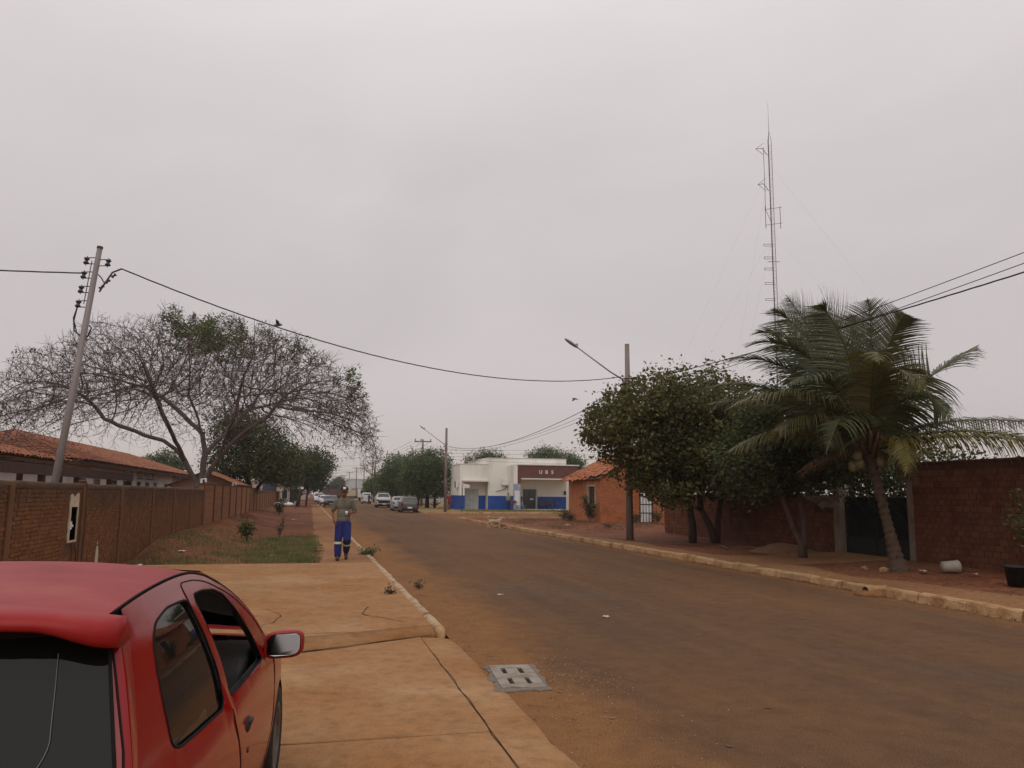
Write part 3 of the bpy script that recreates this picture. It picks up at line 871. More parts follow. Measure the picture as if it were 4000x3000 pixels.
# lean-to in front of it
por = thing('lean_to', 'low tiled lean-to roof on dark posts at the far left edge', 'roof', (0, 0, 0))
p0, p1, q0, q1 = (-10.9, 19.0, 3.28), (-10.9, 31.6, 3.28), (-8.5, 19.0, 2.70), (-8.5, 31.6, 2.70)
quadmesh(por, 'roof_slope', [q0, q1, p1, p0], UND)
tile_slope(por, p0, p1, q0, q1, TILES, .21, .40, 300, seed=8)
for y in (19.3, 23.3, 27.3, 31.3): B().bb(-8.82, -8.68, y - .07, y + .07, 0, 2.62).build('post', WOODD, por)
B().bb(-8.8, -8.7, 19.1, 31.5, 2.45, 2.60).build('beam', WOODD, por)
for y in (19.3, 23.3, 27.3, 31.3): B().bb(-11.0, -8.7, y - .04, y + .04, 2.46, 2.58).build('rafter', WOODD, por)
wk = thing('walkway_canopy', 'dark timber walkway canopy in front of the white school', 'canopy', (0, 0, 0))
b_ = B().bb(-8.06, -8.0, 20, 39.5, 2.18, 2.50); b_.build('fascia_board', WOODD, wk)
B().bb(-8.3, -8.06, 20, 39.5, 2.38, 2.44).build('deck', WOODD, wk)
B().bb(-9.9, -8.06, 32.0, 39.5, 2.40, 2.46).build('deck', WOODD, wk)
for y in (23.2, 27.2, 31.0, 35.6, 39.3): B().bb(-8.2, -8.02, y - .09, y + .09, 0, 2.36).build('post', WOODD, wk)

# low outbuilding, blue sheeting and pink house on the left
ob = thing('outbuilding', 'small low outbuilding with orange roof above the far wall', 'building', (0, 0, 0))
PEACH = mat('peach_wall', [(.36, .22, .15), (.44, .28, .20)], 2, .9)
B().bb(-8.4, -4.9, 52, 62, 0, 2.2).build('wall', PEACH, ob)
quadmesh(ob, 'roof_slope', [(-4.5, 51.5, 2.1), (-4.5, 62.5, 2.1), (-6.6, 62.5, 2.95), (-6.6, 51.5, 2.95)], UND)
quadmesh(ob, 'roof_slope', [(-8.7, 51.5, 2.1), (-8.7, 62.5, 2.1), (-6.6, 62.5, 2.95), (-6.6, 51.5, 2.95)], UND)
tile_slope(ob, (-6.6, 51.5, 2.98), (-6.6, 62.5, 2.98), (-4.5, 51.5, 2.13), (-4.5, 62.5, 2.13), TILES, .22, .42, 60, seed=11)
B().prism([(-8.4, 2.19), (-4.9, 2.19), (-6.65, 2.9)], 51.98, 52.05, 'y').build('gable', PEACH, ob)
sh = thing('sheet_hoarding', 'tall blue corrugated sheets standing behind the far wall', 'hoarding', (0, 0, 0))
BSH = mat('blue_sheet', [(.05, .075, .12), (.08, .11, .16)], 2, .5, metal=.2)
for i in range(5):
    b_ = B(); rows = []
    for k in range(13): rows.append([(-6.1 + i * .34 + k * .028, 104.0 + .012 * (k % 2), 0), (-6.1 + i * .34 + k * .028, 104.0 + .012 * (k % 2), 4.2 - .02 * i)])
    b_.grid(rows); b_.build('sheet', BSH, sh)
b_ = B()
for x in (-6.05, -5.3, -4.5): b_.bb(x - .04, x + .04, 104.06, 104.14, 0, 4.1)
b_.build('support_posts', STEEL, sh)
ph = thing('pink_house', 'pale pink house with white trim at the end of the left wall', 'house', (0, 0, 0))
PINK = mat('pink_wall', [(.44, .33, .28), (.52, .40, .34)], 1, .9)
B().bb(-9, -2.1, 109, 117, 0, 3.2).build('wall', PINK, ph)
B().bb(-9.2, -1.9, 108.8, 117.2, 3.2, 3.42).build('cornice', WHITEP, ph)
for x in (-3.95, -3.0):
    w_ = B().bb(x, x + .8, 108.93, 109.02, .9 if x < -3.5 else .1, 2.2).build('window' if x < -3.5 else 'door', WHITEP, ph)
    B().bb(x + .08, x + .72, 108.9, 108.94, 1.0 if x < -3.5 else .15, 2.1).build('pane', WINGL, w_)
B().bb(-2.22, -2.05, 108.9, 109.05, 0, 3.2).build('pilaster', WHITEP, ph)

# ---- right-hand block wall, gate, pillar
rw = thing('block_wall', 'red block wall behind the coconut palm at the right edge', 'wall', (0, 0, 0))
RX = 14.65
B().bb(RX, RX + .14, 11.9, 17.0, 0, 2.55).build('mortar_core', MORTR, rw)
brick_face(rw, 'y', 11.9, 17.0, .14, 2.52, RX, -1, .195, .125, .016, BRICKR, 300, seed=21, name='block', part='blocks')
B().bb(RX - .02, RX + .16, 11.88, 17.02, 2.551, 2.60).build('coping', MORTR, rw)
B().bb(RX - .03, RX + .15, 16.93, 17.12, 0, 2.50).build('end_render', mat('grey_render', [(.18, .13, .10), (.27, .21, .17)], 3, .95, .5, 40), rw)
rw2 = thing('block_wall', 'low dark block wall between the gate pillar and the brick house', 'wall', (0, 0, 0))
B().bb(RX, RX + .14, 19.95, 31.5, 0, 1.78).build('mortar_core', MORTR, rw2)
brick_face(rw2, 'y', 19.95, 31.5, .14, 1.74, RX, -1, .195, .125, .016, BRICKR, 300, seed=31, holes=[(19.95, 20.9, 1.35, 2)], name='block', part='blocks')
b_ = B(); P = [(19.96, 1.76), (19.96, 1.45), (20.2, 1.40), (20.45, 1.44), (20.62, 1.36), (20.9, 1.55), (21.3, 1.62), (21.6, 1.76)]
b_.prism(P, RX - .022, RX, 'x'); b_.build('render_patch', mat('grey_render', []), rw2)
pl = thing('gate_pillar', 'weathered grey concrete pillar at the left of the dark gate', 'pillar', (0, 0, 0))
b_ = B(); rows = []
for z in np.linspace(0, 1.98, 9):
    rows.append([(RX - .13 + random.uniform(-.01, .01), 19.66, z), (RX - .13 + random.uniform(-.01, .01), 19.94, z), (RX + .13, 19.94, z), (RX + .13, 19.66, z)])
b_.grid(rows, True); b_.f.append((len(b_.v) - 4, len(b_.v) - 3, len(b_.v) - 2, len(b_.v) - 1)); b_.build('shaft', mat('grey_render', []), pl)
gt_ = thing('metal_gate', 'dark metal gate with diagonal lattice between pillar and block wall', 'gate', (0, 0, 0))
GATE = mat('gate_iron', [(.016, .02, .018), (.03, .032, .028)], 6, .6, metal=.3)
gx = RX + .05
for y0, y1 in ((17.16, 18.37), (18.41, 19.62)):
    b_ = B()
    for a, c in (((y0, .18), (y1, .18)), ((y0, 1.72), (y1, 1.72)), ((y0, .62), (y1, .62)), ((y0, .18), (y0, 1.72)), ((y1, .18), (y1, 1.72))):
        b_.tube([(gx, a[0], a[1]), (gx, c[0], c[1])], .022, 6)
    fr_ = b_.build('gate_frame', GATE, gt_)
    B().bb(gx - .008, gx + .008, y0, y1, .18, .62).build('bottom_sheet', GATE, gt_)
    n_ = 0; s = y0 - 1.05
    while s < y1:
        t0, t1 = max(0, (y0 - s)), min(1.08, (y1 - s))
        if t1 - t0 > .08: B().tube([(gx, s + t0, .63 + t0), (gx, s + t1, .63 + t1)], .013, 5).build('lattice_bar', GATE, gt_)
        s += .10
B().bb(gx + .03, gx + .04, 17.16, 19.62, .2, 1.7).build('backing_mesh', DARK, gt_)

# ---- brick house
hs = thing('brick_house', 'small orange brick house with ragged clay tile roof past the lamp pole', 'house', (0, 0, 0))
hx0, hx1, hy0, hy1, hz = 16.2, 21.4, 43.45, 49.3, 2.78
rx, rz = 18.8, 4.12
win = (44.25, 45.6, 1.18, 2.25); dor = (18.65, 19.42, .18, 1.95)
b_ = B()
b_.bb(hx0, hx0 + .12, hy0, win[0], 0, hz); b_.bb(hx0, hx0 + .12, win[1], hy1, 0, hz); b_.bb(hx0, hx0 + .12, win[0], win[1], 0, win[2]); b_.bb(hx0, hx0 + .12, win[0], win[1], win[3], hz)
b_.build('street_wall', MORTH, hs)
b_ = B(); b_.prism([(hx0 + .12, 0), (dor[0], 0), (dor[0], 3.9), (hx0 + .12, hz)], hy0, hy0 + .12, 'y')
b_.prism([(dor[1], 0), (hx1, 0), (hx1, hz), (dor[1], 3.7)], hy0, hy0 + .12, 'y')
b_.prism([(dor[0], dor[3]), (dor[1], dor[3]), (dor[1], 3.7), (rx, rz - .1), (dor[0], 3.9)], hy0, hy0 + .12, 'y')
b_.build('gable_wall', MORTH, hs)
B().bb(hx1 - .12, hx1, hy0 + .12, hy1, 0, hz).build('side_wall', MORTH, hs)
B().prism([(hx0 + .12, 0), (hx1 - .12, 0), (hx1 - .12, hz), (rx, rz - .1), (hx0 + .12, hz)], hy1 - .12, hy1, 'y').build('back_wall', MORTH, hs)
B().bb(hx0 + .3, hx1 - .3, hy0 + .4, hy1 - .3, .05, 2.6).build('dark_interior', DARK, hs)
gab = lambda x: (hz + (rz - .1 - hz) * (1 - abs(x - rx) / (rx - hx0)))
brick_face(hs, 'x', hx0, hx1, .08, 4.1, hy0, -1, .20, .085, .015, BRICKH, 300, holes=[dor], top=gab, seed=41)
PLB = mat('washed_brick', [(.40, .14, .055), (.47, .18, .075), (.42, .17, .08)], .8, .9, .4, 45, rnd=.07)
brick_face(hs, 'y', hy0, hy1, .08, hz - .06, hx0, -1, .20, .085, .015, PLB, 0, holes=[win], seed=51, proud=.007)
ev0, ev1 = (15.78, hy0 - .25, 2.62), (15.78, hy1 + .35, 2.62)
quadmesh(hs, 'roof_slope', [(16.05, hy0 - .1, 2.70), (16.05, hy1 + .2, 2.70), (rx, hy1 + .2, rz), (rx, hy0 - .1, rz)], UND)
quadmesh(hs, 'roof_slope', [(hx1 + .3, hy0 - .1, 2.70), (hx1 + .3, hy1 + .2, 2.70), (rx, hy1 + .2, rz), (rx, hy0 - .1, rz)], UND)
tile_slope(hs, (rx, hy0 - .25, rz + .05), (rx, hy1 + .35, rz + .05), ev0, ev1, TILE, .20, .36, 300, seed=61, jit=.03, drop=lambda s, d: .9 if (s < .12 and d > .78 - s) or (d > .93 and s < .5) else .01)
tile_slope(hs, (rx, hy0 - .25, rz + .05), (rx, hy1 + .35, rz + .05), (hx1 + .45, hy0 - .25, 2.62), (hx1 + .45, hy1 + .35, 2.62), TILE, .20, .36, 0, seed=62, jit=.02)
ridge_tiles(hs, [((rx, hy0 - .3, rz + .08), (rx, hy1 + .35, rz + .08))], TILE, .12)
for k in range(3): B().cyl((15.9 + k * .5, hy0 - .3, 2.66 + k * .26), (15.9 + k * .5, hy1 + .3, 2.66 + k * .26), .04, n=6).build('purlin', WOODD, hs)
w_ = thing  # (alias kept short below)
fr_ = B(); y0, y1, z0, z1 = win
fr_.bb(hx0 - .03, hx0 + .10, y0, y0 + .10, z0, z1); fr_.bb(hx0 - .03, hx0 + .10, y1 - .10, y1, z0, z1); fr_.bb(hx0 - .05, hx0 + .10, y0 - .05, y1 + .05, z1 - .005, z1 + .10); fr_.bb(hx0 - .05, hx0 + .10, y0 - .03, y1 + .03, z0 - .08, z0 - .002)
WF = fr_.build('window', mat('aged_white_frame', [(.42, .36, .29), (.52, .46, .38)], 5, .8), hs)
RUST = mat('rusty_louvre', [(.07, .045, .028), (.12, .07, .04)], 6, .8)
for k in range(8): B().bb(hx0 + .03, hx0 + .06, y0 + .11, y1 - .11, z0 + .03 + k * .125, z0 + .10 + k * .125).build('louvre', RUST, WF)
B().bb(hx0 + .02, hx0 + .07, (y0 + y1) / 2 - .02, (y0 + y1) / 2 + .02, z0, z1 - .01).build('mullion', RUST, WF)
x0, x1, z0, z1 = dor
D_ = B(); D_.bb(x0 - .04, x0 + .03, hy0 - .05, hy0 + .05, z0, z1 + .03); D_.bb(x1 - .03, x1 + .04, hy0 - .05, hy0 + .05, z0, z1 + .03); D_.bb(x0 + .03, x1 - .03, hy0 - .045, hy0 + .05, z1 - .03, z1 + .03)
for z in (.72, 1.22, 1.70): D_.bb(x0 + .03, x1 - .03, hy0 - .03, hy0 + .02, z - .02, z + .02)
for k in (1, 2, 3): D_.bb(x0 + (x1 - x0) * k / 4 - .012, x0 + (x1 - x0) * k / 4 + .012, hy0 - .025, hy0 + .015, z0, z1 - .03)
D_ = D_.build('window', WOODD, hs)
MILK = mat('milky_pane', [(.50, .50, .50), (.64, .64, .63)], 4, .35)
for r_, (za, zb) in enumerate(((.20, .69), (.75, 1.19), (1.25, 1.67), (1.73, 1.91))):
    for k in range(4): B().bb(x0 + .03 + (x1 - x0 - .06) * k / 4 + .015, x0 + .03 + (x1 - x0 - .06) * (k + 1) / 4 - .015, hy0 - .01, hy0 + .0, za, zb).build('pane', MILK, D_)
B().bb(hx0 - .25, hx1 + .1, hy0 - .35, hy0 - .02, .05, .17).build('plinth', MORTH, hs)

# ---- health clinic on the corner
cl = thing('clinic', 'cream and blue single storey clinic with brown portal lettered UBS', 'building', (0, 0, 0))
cy = 84.0
b_ = B()
b_.bb(15.3, 15.85, cy, cy + 1.2, .1, 4.95); b_.bb(15.85, 18.4, cy, cy + 1.2, 3.25, 4.95); b_.bb(15.3, 18.4, cy + 1.2, 89.6, .1, 4.95)
b_.build('side_block', CREAM, cl)
B().bb(18.42, 27.3, cy + .02, 96, .1, 5.66).build('main_block', CREAM, cl)
B().bb(15.25, 18.42, cy - .05, 89.65, 4.951, 5.02).build('coping', WHITEP, cl)
B().bb(18.37, 27.35, cy - .03, 96.05, 5.661, 5.73).build('coping', WHITEP, cl)
B().bb(27.32, 33, cy + 2, 95, .1, 4.55).build('rear_wing', CREAM, cl)
b_ = B()
b_.bb(15.27, 15.88, cy - .03, cy - .001, .1, 1.62); b_.bb(15.27, 15.299, cy, 89.6, .1, 1.62); b_.build('blue_dado', BLUE, cl)
b_ = B().bb(17.62, 18.40, cy + 1.17, cy + 1.199, .1, 1.62); b_.bb(15.86, 15.95, cy + 1.17, cy + 1.199, .1, 1.62); b_.build('blue_dado', BLUE, cl)
B().bb(18.42, 20.86, cy - .012, cy + .018, .1, 1.60).build('blue_dado', BLUE, cl)
B().bb(23.9, 27.28, cy - .012, cy + .018, .1, 1.55).build('blue_dado', BLUE, cl)
B().bb(21.3, 22.3, cy - .012, cy + .018, .1, 1.55).build('blue_dado', BLUE, cl)
b_ = B().bb(15.55, 18.45, cy - .55, cy - .002, 3.10, 3.24); b_.build('door_canopy', WHITEP, cl)
# corrugated service door in the recess
MET = mat('pale_metal_door', [(.36, .38, .39), (.45, .47, .47)], 3, .5)
for k in range(2):
    b_ = B(); rows = []
    x0 = 15.98 + k * .83
    for i in range(17): rows.append([(x0 + i * .05, cy + 1.12 - .02 * (i % 2), .12), (x0 + i * .05, cy + 1.12 - .02 * (i % 2), 2.32)])
    b_.grid(rows); d_ = b_.build('service_door', MET, cl)
    B().bb(x0, x0 + .8, cy + 1.07, cy + 1.095, 1.08, 1.22).build('rail', MET, d_)
    B().box((x0 + (.72 if k == 0 else .1), cy + 1.05, 1.2), (.04, .06, .16)).build('handle', STEEL, d_)
# brown portal porch
py = 81.2
b_ = B()
b_.bb(21.0, 27.75, py, py + .35, 3.48, 4.86); b_.bb(21.0, 21.36, py, py + .35, .1, 3.48); b_.bb(27.3, 27.75, py, py + .35, .1, 3.48)
b_.build('brown_portal', BROWN, cl)
B().bb(20.9, 27.85, py - .08, cy + .01, 4.861, 4.98).build('portal_cornice', WHITEP, cl)
B().bb(20.62, 20.999, py + .02, cy, .1, 4.86).build('portal_side', CREAM, cl)
B().bb(20.60, 20.90, py - .01, py + .015, .1, 1.62).build('blue_dado', BLUE, cl)
B().bb(20.595, 20.619, py + .02, cy - .02, .1, 1.62).build('blue_dado', BLUE, cl)
B().bb(21.36, 27.3, py - .10, py + .33, 3.36, 3.479).build('canopy_lip', WHITEP, cl)
B().bb(21.36, 27.3, py + .36, cy, 3.34, 3.46).build('porch_ceiling', CREAM, cl)
B().bb(26.95, 27.29, py - .02, py + .30, .1, 3.355).build('porch_column', CREAM, cl)
B().bb(26.94, 27.292, py - .03, py + .29, .1, 1.55).build('blue_dado', BLUE, cl)
B().bb(21.0, 27.6, py - .6, cy, .08, .22).build('porch_floor', mat('porch_concrete', [(.40, .33, .24), (.48, .41, .31)], 2, .9), cl)
d_ = B(); 
for x in (22.38, 23.03, 23.70): d_.bb(x - .03, x + .03, cy - .06, cy + .0, .2, 2.32)
d_.bb(22.38, 23.7, cy - .055, cy + .0, 2.26, 2.33); d_ = d_.build('entrance_door', STEEL, cl)
for x in (22.41, 23.06): B().bb(x, x + .61, cy - .04, cy - .02, .22, 2.25).build('pane', WINGL, d_)
B().bb(23.1, 23.5, cy - .065, cy - .045, 1.2, 1.35).build('notice', WHITEP, d_)
B().bb(23.75, 23.95, cy - .12, cy + .01, .22, 2.3).build('open_shutter', MET, cl)
B().bb(27.0, 27.28, cy - .03, cy + .01, 1.75, 2.2).build('small_window', WINGL, cl)
ac = B().bb(19.9, 20.61, cy - .5, cy - .0, 2.75, 3.42).build('air_conditioner', CREAM, cl, bevel=.02)
b_ = B().tube([(18.9 + .35, cy - .03, 2.05), (20.2, cy - .05, 2.3), (20.55, cy - .06, 2.6)], .03, 6); b_.build('drain_pipe', POLEC, cl)
ac = B().bb(15.02, 15.27, 84.7, 85.5, 2.45, 3.05).build('air_conditioner', WHITEP, cl, bevel=.02)
b_ = B(); b_.torus((14.99, 85.1, 2.95), .17, .025, 'x'); b_.torus((14.99, 85.1, 2.6), .17, .025, 'x'); b_.build('fan_grille', BLACKP, ac)
def text_part(txt, size, loc, m, parent, depth=.04, space=1.0, rx_=90):
    cu = bpy.data.curves.new('txt', 'FONT'); cu.body = txt; cu.size = size; cu.extrude = depth; cu.align_x = 'CENTER'; cu.space_character = space; cu.offset = .012
    o = bpy.data.objects.new('txt', cu); COL.objects.link(o)
    dg = bpy.context.evaluated_depsgraph_get(); me = bpy.data.meshes.new_from_object(o.evaluated_get(dg)); bpy.data.objects.remove(o)
    l = link('lettering', me, m, parent); l.location = loc; l.rotation_euler = (R(rx_), 0, 0); return l
for ch, x in (('U', 23.52), ('B', 24.18), ('S', 24.82)): text_part(ch, .52, (x, py - .02, 3.98), WHITEP, cl)

# ================================================================== trees and plants
BARK = mat('grey_bark', [(.085, .055, .042), (.13, .085, .065), (.06, .038, .03)], 5, .95, .7, 25, stretch=(1, 1, .3))
BARKD = mat('dark_bark', [(.05, .032, .024), (.085, .055, .04)], 5, .95, .7, 25, stretch=(1, 1, .3))
def leafmat(name, cols, rnd=.35, transl=.25, scale=1.2, rough=.55):
    return mat(name, cols, scale, rough, rnd=rnd, transl=transl, spec=.35, lo=.34, hi=.66)
LEAF_A = leafmat('leaf_cashew', [(.080, .082, .026), (.125, .126, .040), (.18, .155, .055)], .55, .4)
LEAF_B = leafmat('leaf_dark', [(.044, .058, .022), (.072, .090, .032), (.11, .10, .038)], .5, .35)
LEAF_F = leafmat('leaf_ficus', [(.055, .085, .034), (.095, .13, .052), (.13, .16, .07)], .45, .3)
LEAF_S = leafmat('leaf_street', [(.034, .048, .020), (.055, .075, .028), (.085, .080, .032)])
LEAF_G = leafmat('leaf_fresh', [(.075, .105, .030), (.12, .16, .045)])
LEAF_D = leafmat('leaf_dry', [(.075, .045, .025), (.12, .075, .045)])
def leaf_quads(C_, size, aspect=.5, droop=.3, rg=rng, up_bias=.4, fold=.25):
    """kite-shaped leaves (two triangles folded on the midrib) at the given centres"""
    n = len(C_)
    d = rg.normal(0, 1, (n, 3)); d[:, 2] = d[:, 2] * .6 - droop; d /= np.linalg.norm(d, axis=1)[:, None]
    u = rg.normal(0, 1, (n, 3)); u[:, 2] += up_bias * 2
    s = np.cross(d, u); s /= np.linalg.norm(s, axis=1)[:, None] + 1e-9
    nn = np.cross(s, d)
    L = (size * rg.uniform(.6, 1.3, n))[:, None]
    a = C_ - d * L * .5; b = C_ + d * L * .5
    m1 = C_ + s * L * aspect * .5 + nn * L * fold * .3; m2 = C_ - s * L * aspect * .5 + nn * L * fold * .3
    V = np.stack([a, m1, b, m2], 1).reshape(-1, 3)
    k = np.arange(n)[:, None] * 4
    Fc = np.concatenate([k + np.array([[0, 1, 2]]), k + np.array([[0, 2, 3]])], 0)
    return V, Fc
def seg_tubes(P0, P1, R0, R1, n):
    P0, P1 = np.asarray(P0, float), np.asarray(P1, float); N = len(P0)
    t = P1 - P0; t /= np.linalg.norm(t, axis=1)[:, None] + 1e-9
    ref = np.where(np.abs(t[:, 2:3]) > .9, np.array([[1., 0, 0]]), np.array([[0., 0, 1]]))
    a = np.cross(t, ref); a /= np.linalg.norm(a, axis=1)[:, None] + 1e-9
    b = np.cross(t, a); V = np.empty((N, 2 * n, 3))
    for j in range(n):
        w = 2 * math.pi * j / n; q = a * math.cos(w) + b * math.sin(w)
        V[:, j] = P0 + q * np.asarray(R0)[:, None]; V[:, n + j] = P1 + q * np.asarray(R1)[:, None]
    k = np.arange(N)[:, None] * 2 * n
    Fc = np.concatenate([k + np.array([[j, (j + 1) % n, n + (j + 1) % n, n + j]]) for j in range(n)], 0)
    return V.reshape(-1, 3), Fc
def crown_points(lobes, n, rg, clump=.22, shell=.75, k=14, zmin=None):
    L = np.array(lobes, float); w = L[:, 3] ** 2.3; w /= w.sum()
    nc = max(1, n // k)
    idx = rg.choice(len(L), nc, p=w)
    d = rg.normal(0, 1, (nc, 3)); d /= np.linalg.norm(d, axis=1)[:, None]
    rr = np.where(rg.random(nc) < shell, rg.uniform(.78, 1.06, nc), rg.uniform(.25, .8, nc))
    c = L[idx, :3] + d * (L[idx, 3] * rr)[:, None] * np.array([1, 1, .92])
    P = np.repeat(c, k, 0) + rg.normal(0, clump, (nc * k, 3)) * np.repeat(rg.uniform(.6, 1.3, nc), k)[:, None]
    if zmin is not None: P = P[P[:, 2] > zmin + .45 * np.sin(P[:, 0] * 2.3 + P[:, 1] * 1.1) * np.sin(P[:, 1] * 1.9 + .7) + rg.uniform(-.25, .25, len(P))]
    return P, c
def leafy_tree(name, label, base, trunks, lobes, n, leaf, lm, group=None, seed=1, depthdup=0, clump=.22, shell=.72, cat='tree', aspect=.5, bark=BARKD, nbr=90, k=14, zmin=None, droop=.3):
    rg = np.random.default_rng(seed)
    bx, by, bz = base
    t = thing(name, label, cat, base, 0, group)
    L = [list(l) for l in lobes]
    if depthdup:
        for l in lobes:
            for s in (-1, 1):
                q = s * depthdup * rg.uniform(.6, 1.1)
                L.append([l[0] + .24 * q, l[1] + .97 * q, l[2] + rg.uniform(-.3, .2) * l[3], l[3] * .85])
    L = np.array(L); L[:, :3] -= np.array(base)
    P, c = crown_points(L, n, rg, clump, shell, k, zmin)
    V, Fc = leaf_quads(P, leaf, aspect, droop, rg)
    cr = link('crown', me_np('crown', V, Fc), lm, t); cr['kind'] = 'stuff'
    b_ = B(); ends = []
    for path, ra, rb in trunks:
        m_ = len(path); b_.tube(path, [ra + (rb - ra) * i / (m_ - 1) for i in range(m_)], 9)
        for i in range(1, m_): ends.append((Vector(path[i]), ra + (rb - ra) * i / (m_ - 1)))
    for i in range(min(nbr, len(c))):
        tgt = Vector(c[int(rg.integers(len(c)))])
        e_, r_ = min(ends, key=lambda q: (q[0] - tgt).length + (2 if q[0].z > tgt.z + .5 else 0))
        mid = e_.lerp(tgt, .5) + Vector((rg.normal(0, .12), rg.normal(0, .12), .25 * (tgt - e_).length * .4))
        b_.tube([e_, mid, tgt], [min(r_ * .5, .05), min(r_ * .3, .03), .008], 5)
    b_.build('trunk', bark, t, True)
    return t

# ---------- the big half-bare flame tree: branches grown by space colonisation
def colonise(start, attract, step=.32, infl=3.5, kill=.55, iters=140, rg=None, grav=0.0, jit=.25):
    """start: list of polylines (first node of later polylines attaches to nearest existing node)"""
    nodes = []; par = []
    for pl_ in start:
        pv = -1
        for i, p in enumerate(pl_):
            p = np.array(p, float)
            if i == 0 and nodes:
                pv = int(np.argmin([np.linalg.norm(q - p) for q in nodes])); continue
            nodes.append(p); par.append(pv); pv = len(nodes) - 1
    A = np.array(attract); near = np.zeros(len(A), int); dist = np.full(len(A), 1e9)
    N = np.array(nodes)
    for i in range(len(N)):
        d = np.linalg.norm(A - N[i], axis=1); m_ = d < dist; dist[m_] = d[m_]; near[m_] = i
    nodes = list(N); alive = np.ones(len(A), bool)
    for it in range(iters):
        act = alive & (dist < infl)
        if not act.any(): break
        idx = near[act]; dv = A[act] - np.array(nodes)[idx]; dv /= np.linalg.norm(dv, axis=1)[:, None]
        uq, inv = np.unique(idx, return_inverse=True)
        D = np.zeros((len(uq), 3)); np.add.at(D, inv, dv)
        D += rg.normal(0, jit, D.shape); D[:, 2] += grav
        D /= np.linalg.norm(D, axis=1)[:, None]
        new = np.array(nodes)[uq] + D * step
        k0 = len(nodes); nodes += list(new); par += list(uq)
        al = np.where(alive)[0]
        for s in range(0, len(new), 400):
            d = np.linalg.norm(A[al][:, None] - new[None, s:s + 400], axis=2); j = d.argmin(1); dm = d[np.arange(len(al)), j]
            m_ = dm < dist[al]; q = al[m_]; dist[q] = dm[m_]; near[q] = k0 + s + j[m_]
        alive &= dist > kill
        if len(nodes) > 45000: break
    return np.array(nodes), np.array(par)
def tree_mesh(nodes, par, tip=.010, expo=2.4, rmax=.6, scale=1.0):
    n = len(nodes); r = np.zeros(n); kids = np.zeros(n, int)
    for i in range(n):
        if par[i] >= 0: kids[par[i]] += 1
    acc = np.where(kids == 0, tip ** expo, 0.0)
    for i in range(n - 1, -1, -1):
        r[i] = min(acc[i] ** (1 / expo), rmax)
        if par[i] >= 0: acc[par[i]] += acc[i]
    return r, kids
def bare_tree_build(parent, nodes, par, r, bark, name='trunk'):
    ii = np.where(par >= 0)[0]; Vs = []; Fs = []; k = 0
    R1 = r[ii]; R0 = np.minimum(r[par[ii]], R1 * 1.35 + .002)
    for lo, hi, ns in ((.07, 9, 9), (.025, .07, 5), (0, .025, 3)):
        m_ = (R1 >= lo) & (R1 < hi)
        if m_.any():
            V, Fc = seg_tubes(nodes[par[ii[m_]]], nodes[ii[m_]], R0[m_], R1[m_], ns); Vs.append(V); Fs.append(Fc + k); k += len(V)
    me = me_np(name, np.vstack(Vs), np.vstack(Fs))
    return link(name, me, bark, parent, True)
rg = np.random.default_rng(11)
fbase = (-5.3, 41.0, 0)
A_ = []
while len(A_) < 13000:
    p = rg.uniform(-1, 1, 3)
    x, y = p[0] * 8.9, p[1] * 7.6
    q = abs(p[0]) ** 2.2 + abs(p[1]) ** 2.2
    if q > 1: continue
    ztop = 4.5 + 5.6 * (1 - q) ** .55 + .25 * math.sin(x * 2.1 + y) + .2 * math.sin(x * 4.3)
    zbot = 4.2 + 2.0 * (1 - q) ** .8 - .9 * (abs(p[0]) ** 3)
    z = zbot + (ztop - zbot) * rg.random() ** .8
    A_.append((x - .45, y, z))
start = [[(0, 0, 0), (-.02, 0, .7), (-.05, 0, 1.3), (-.1, 0, 1.9)],
         [(-.1, 0, 1.9), (-.35, 0, 2.5), (-.75, -.1, 3.2), (-1.2, -.15, 3.75), (-1.8, -.2, 4.15), (-2.6, -.25, 4.4), (-3.4, -.3, 4.7), (-4.4, -.4, 5.1)],
         [(-.1, 0, 1.9), (.05, .2, 2.7), (.1, .3, 3.6), (-.1, .5, 4.6), (-.5, .6, 5.6), (-.9, .7, 6.5)],
         [(-.1, 0, 1.9), (.35, -.2, 2.6), (.85, -.4, 3.4), (1.5, -.5, 4.2), (2.3, -.6, 4.9), (3.1, -.8, 5.5)],
         [(.1, .3, 3.6), (.7, .9, 4.4), (1.4, 1.8, 5.4), (2.0, 2.6, 6.2)],
         [(-.75, -.1, 3.2), (-1.1, -1.0, 4.1), (-1.5, -2.0, 5.2), (-1.8, -2.8, 6.0)],
         [(-.1, .5, 4.6), (-1.1, 1.3, 5.5), (-2.2, 2.2, 6.4), (-3.2, 3.0, 7.0)],
         [(.85, -.4, 3.4), (1.2, -1.3, 4.4), (1.7, -2.4, 5.4)]]
def dense(pl_, s=.3):
    out = []
    for i in range(len(pl_) - 1):
        a, c = np.array(pl_[i]), np.array(pl_[i + 1]); n_ = max(1, int(np.linalg.norm(c - a) / s))
        for j in range(n_): out.append(tuple(a + (c - a) * j / n_ + (rg.normal(0, .02, 3) if i + j > 0 else 0)))
    out.append(tuple(pl_[-1])); return out
nodes, par = colonise([dense(s_) for s_ in start], A_, .26, 2.8, .32, 170, rg, 0.0, .09)
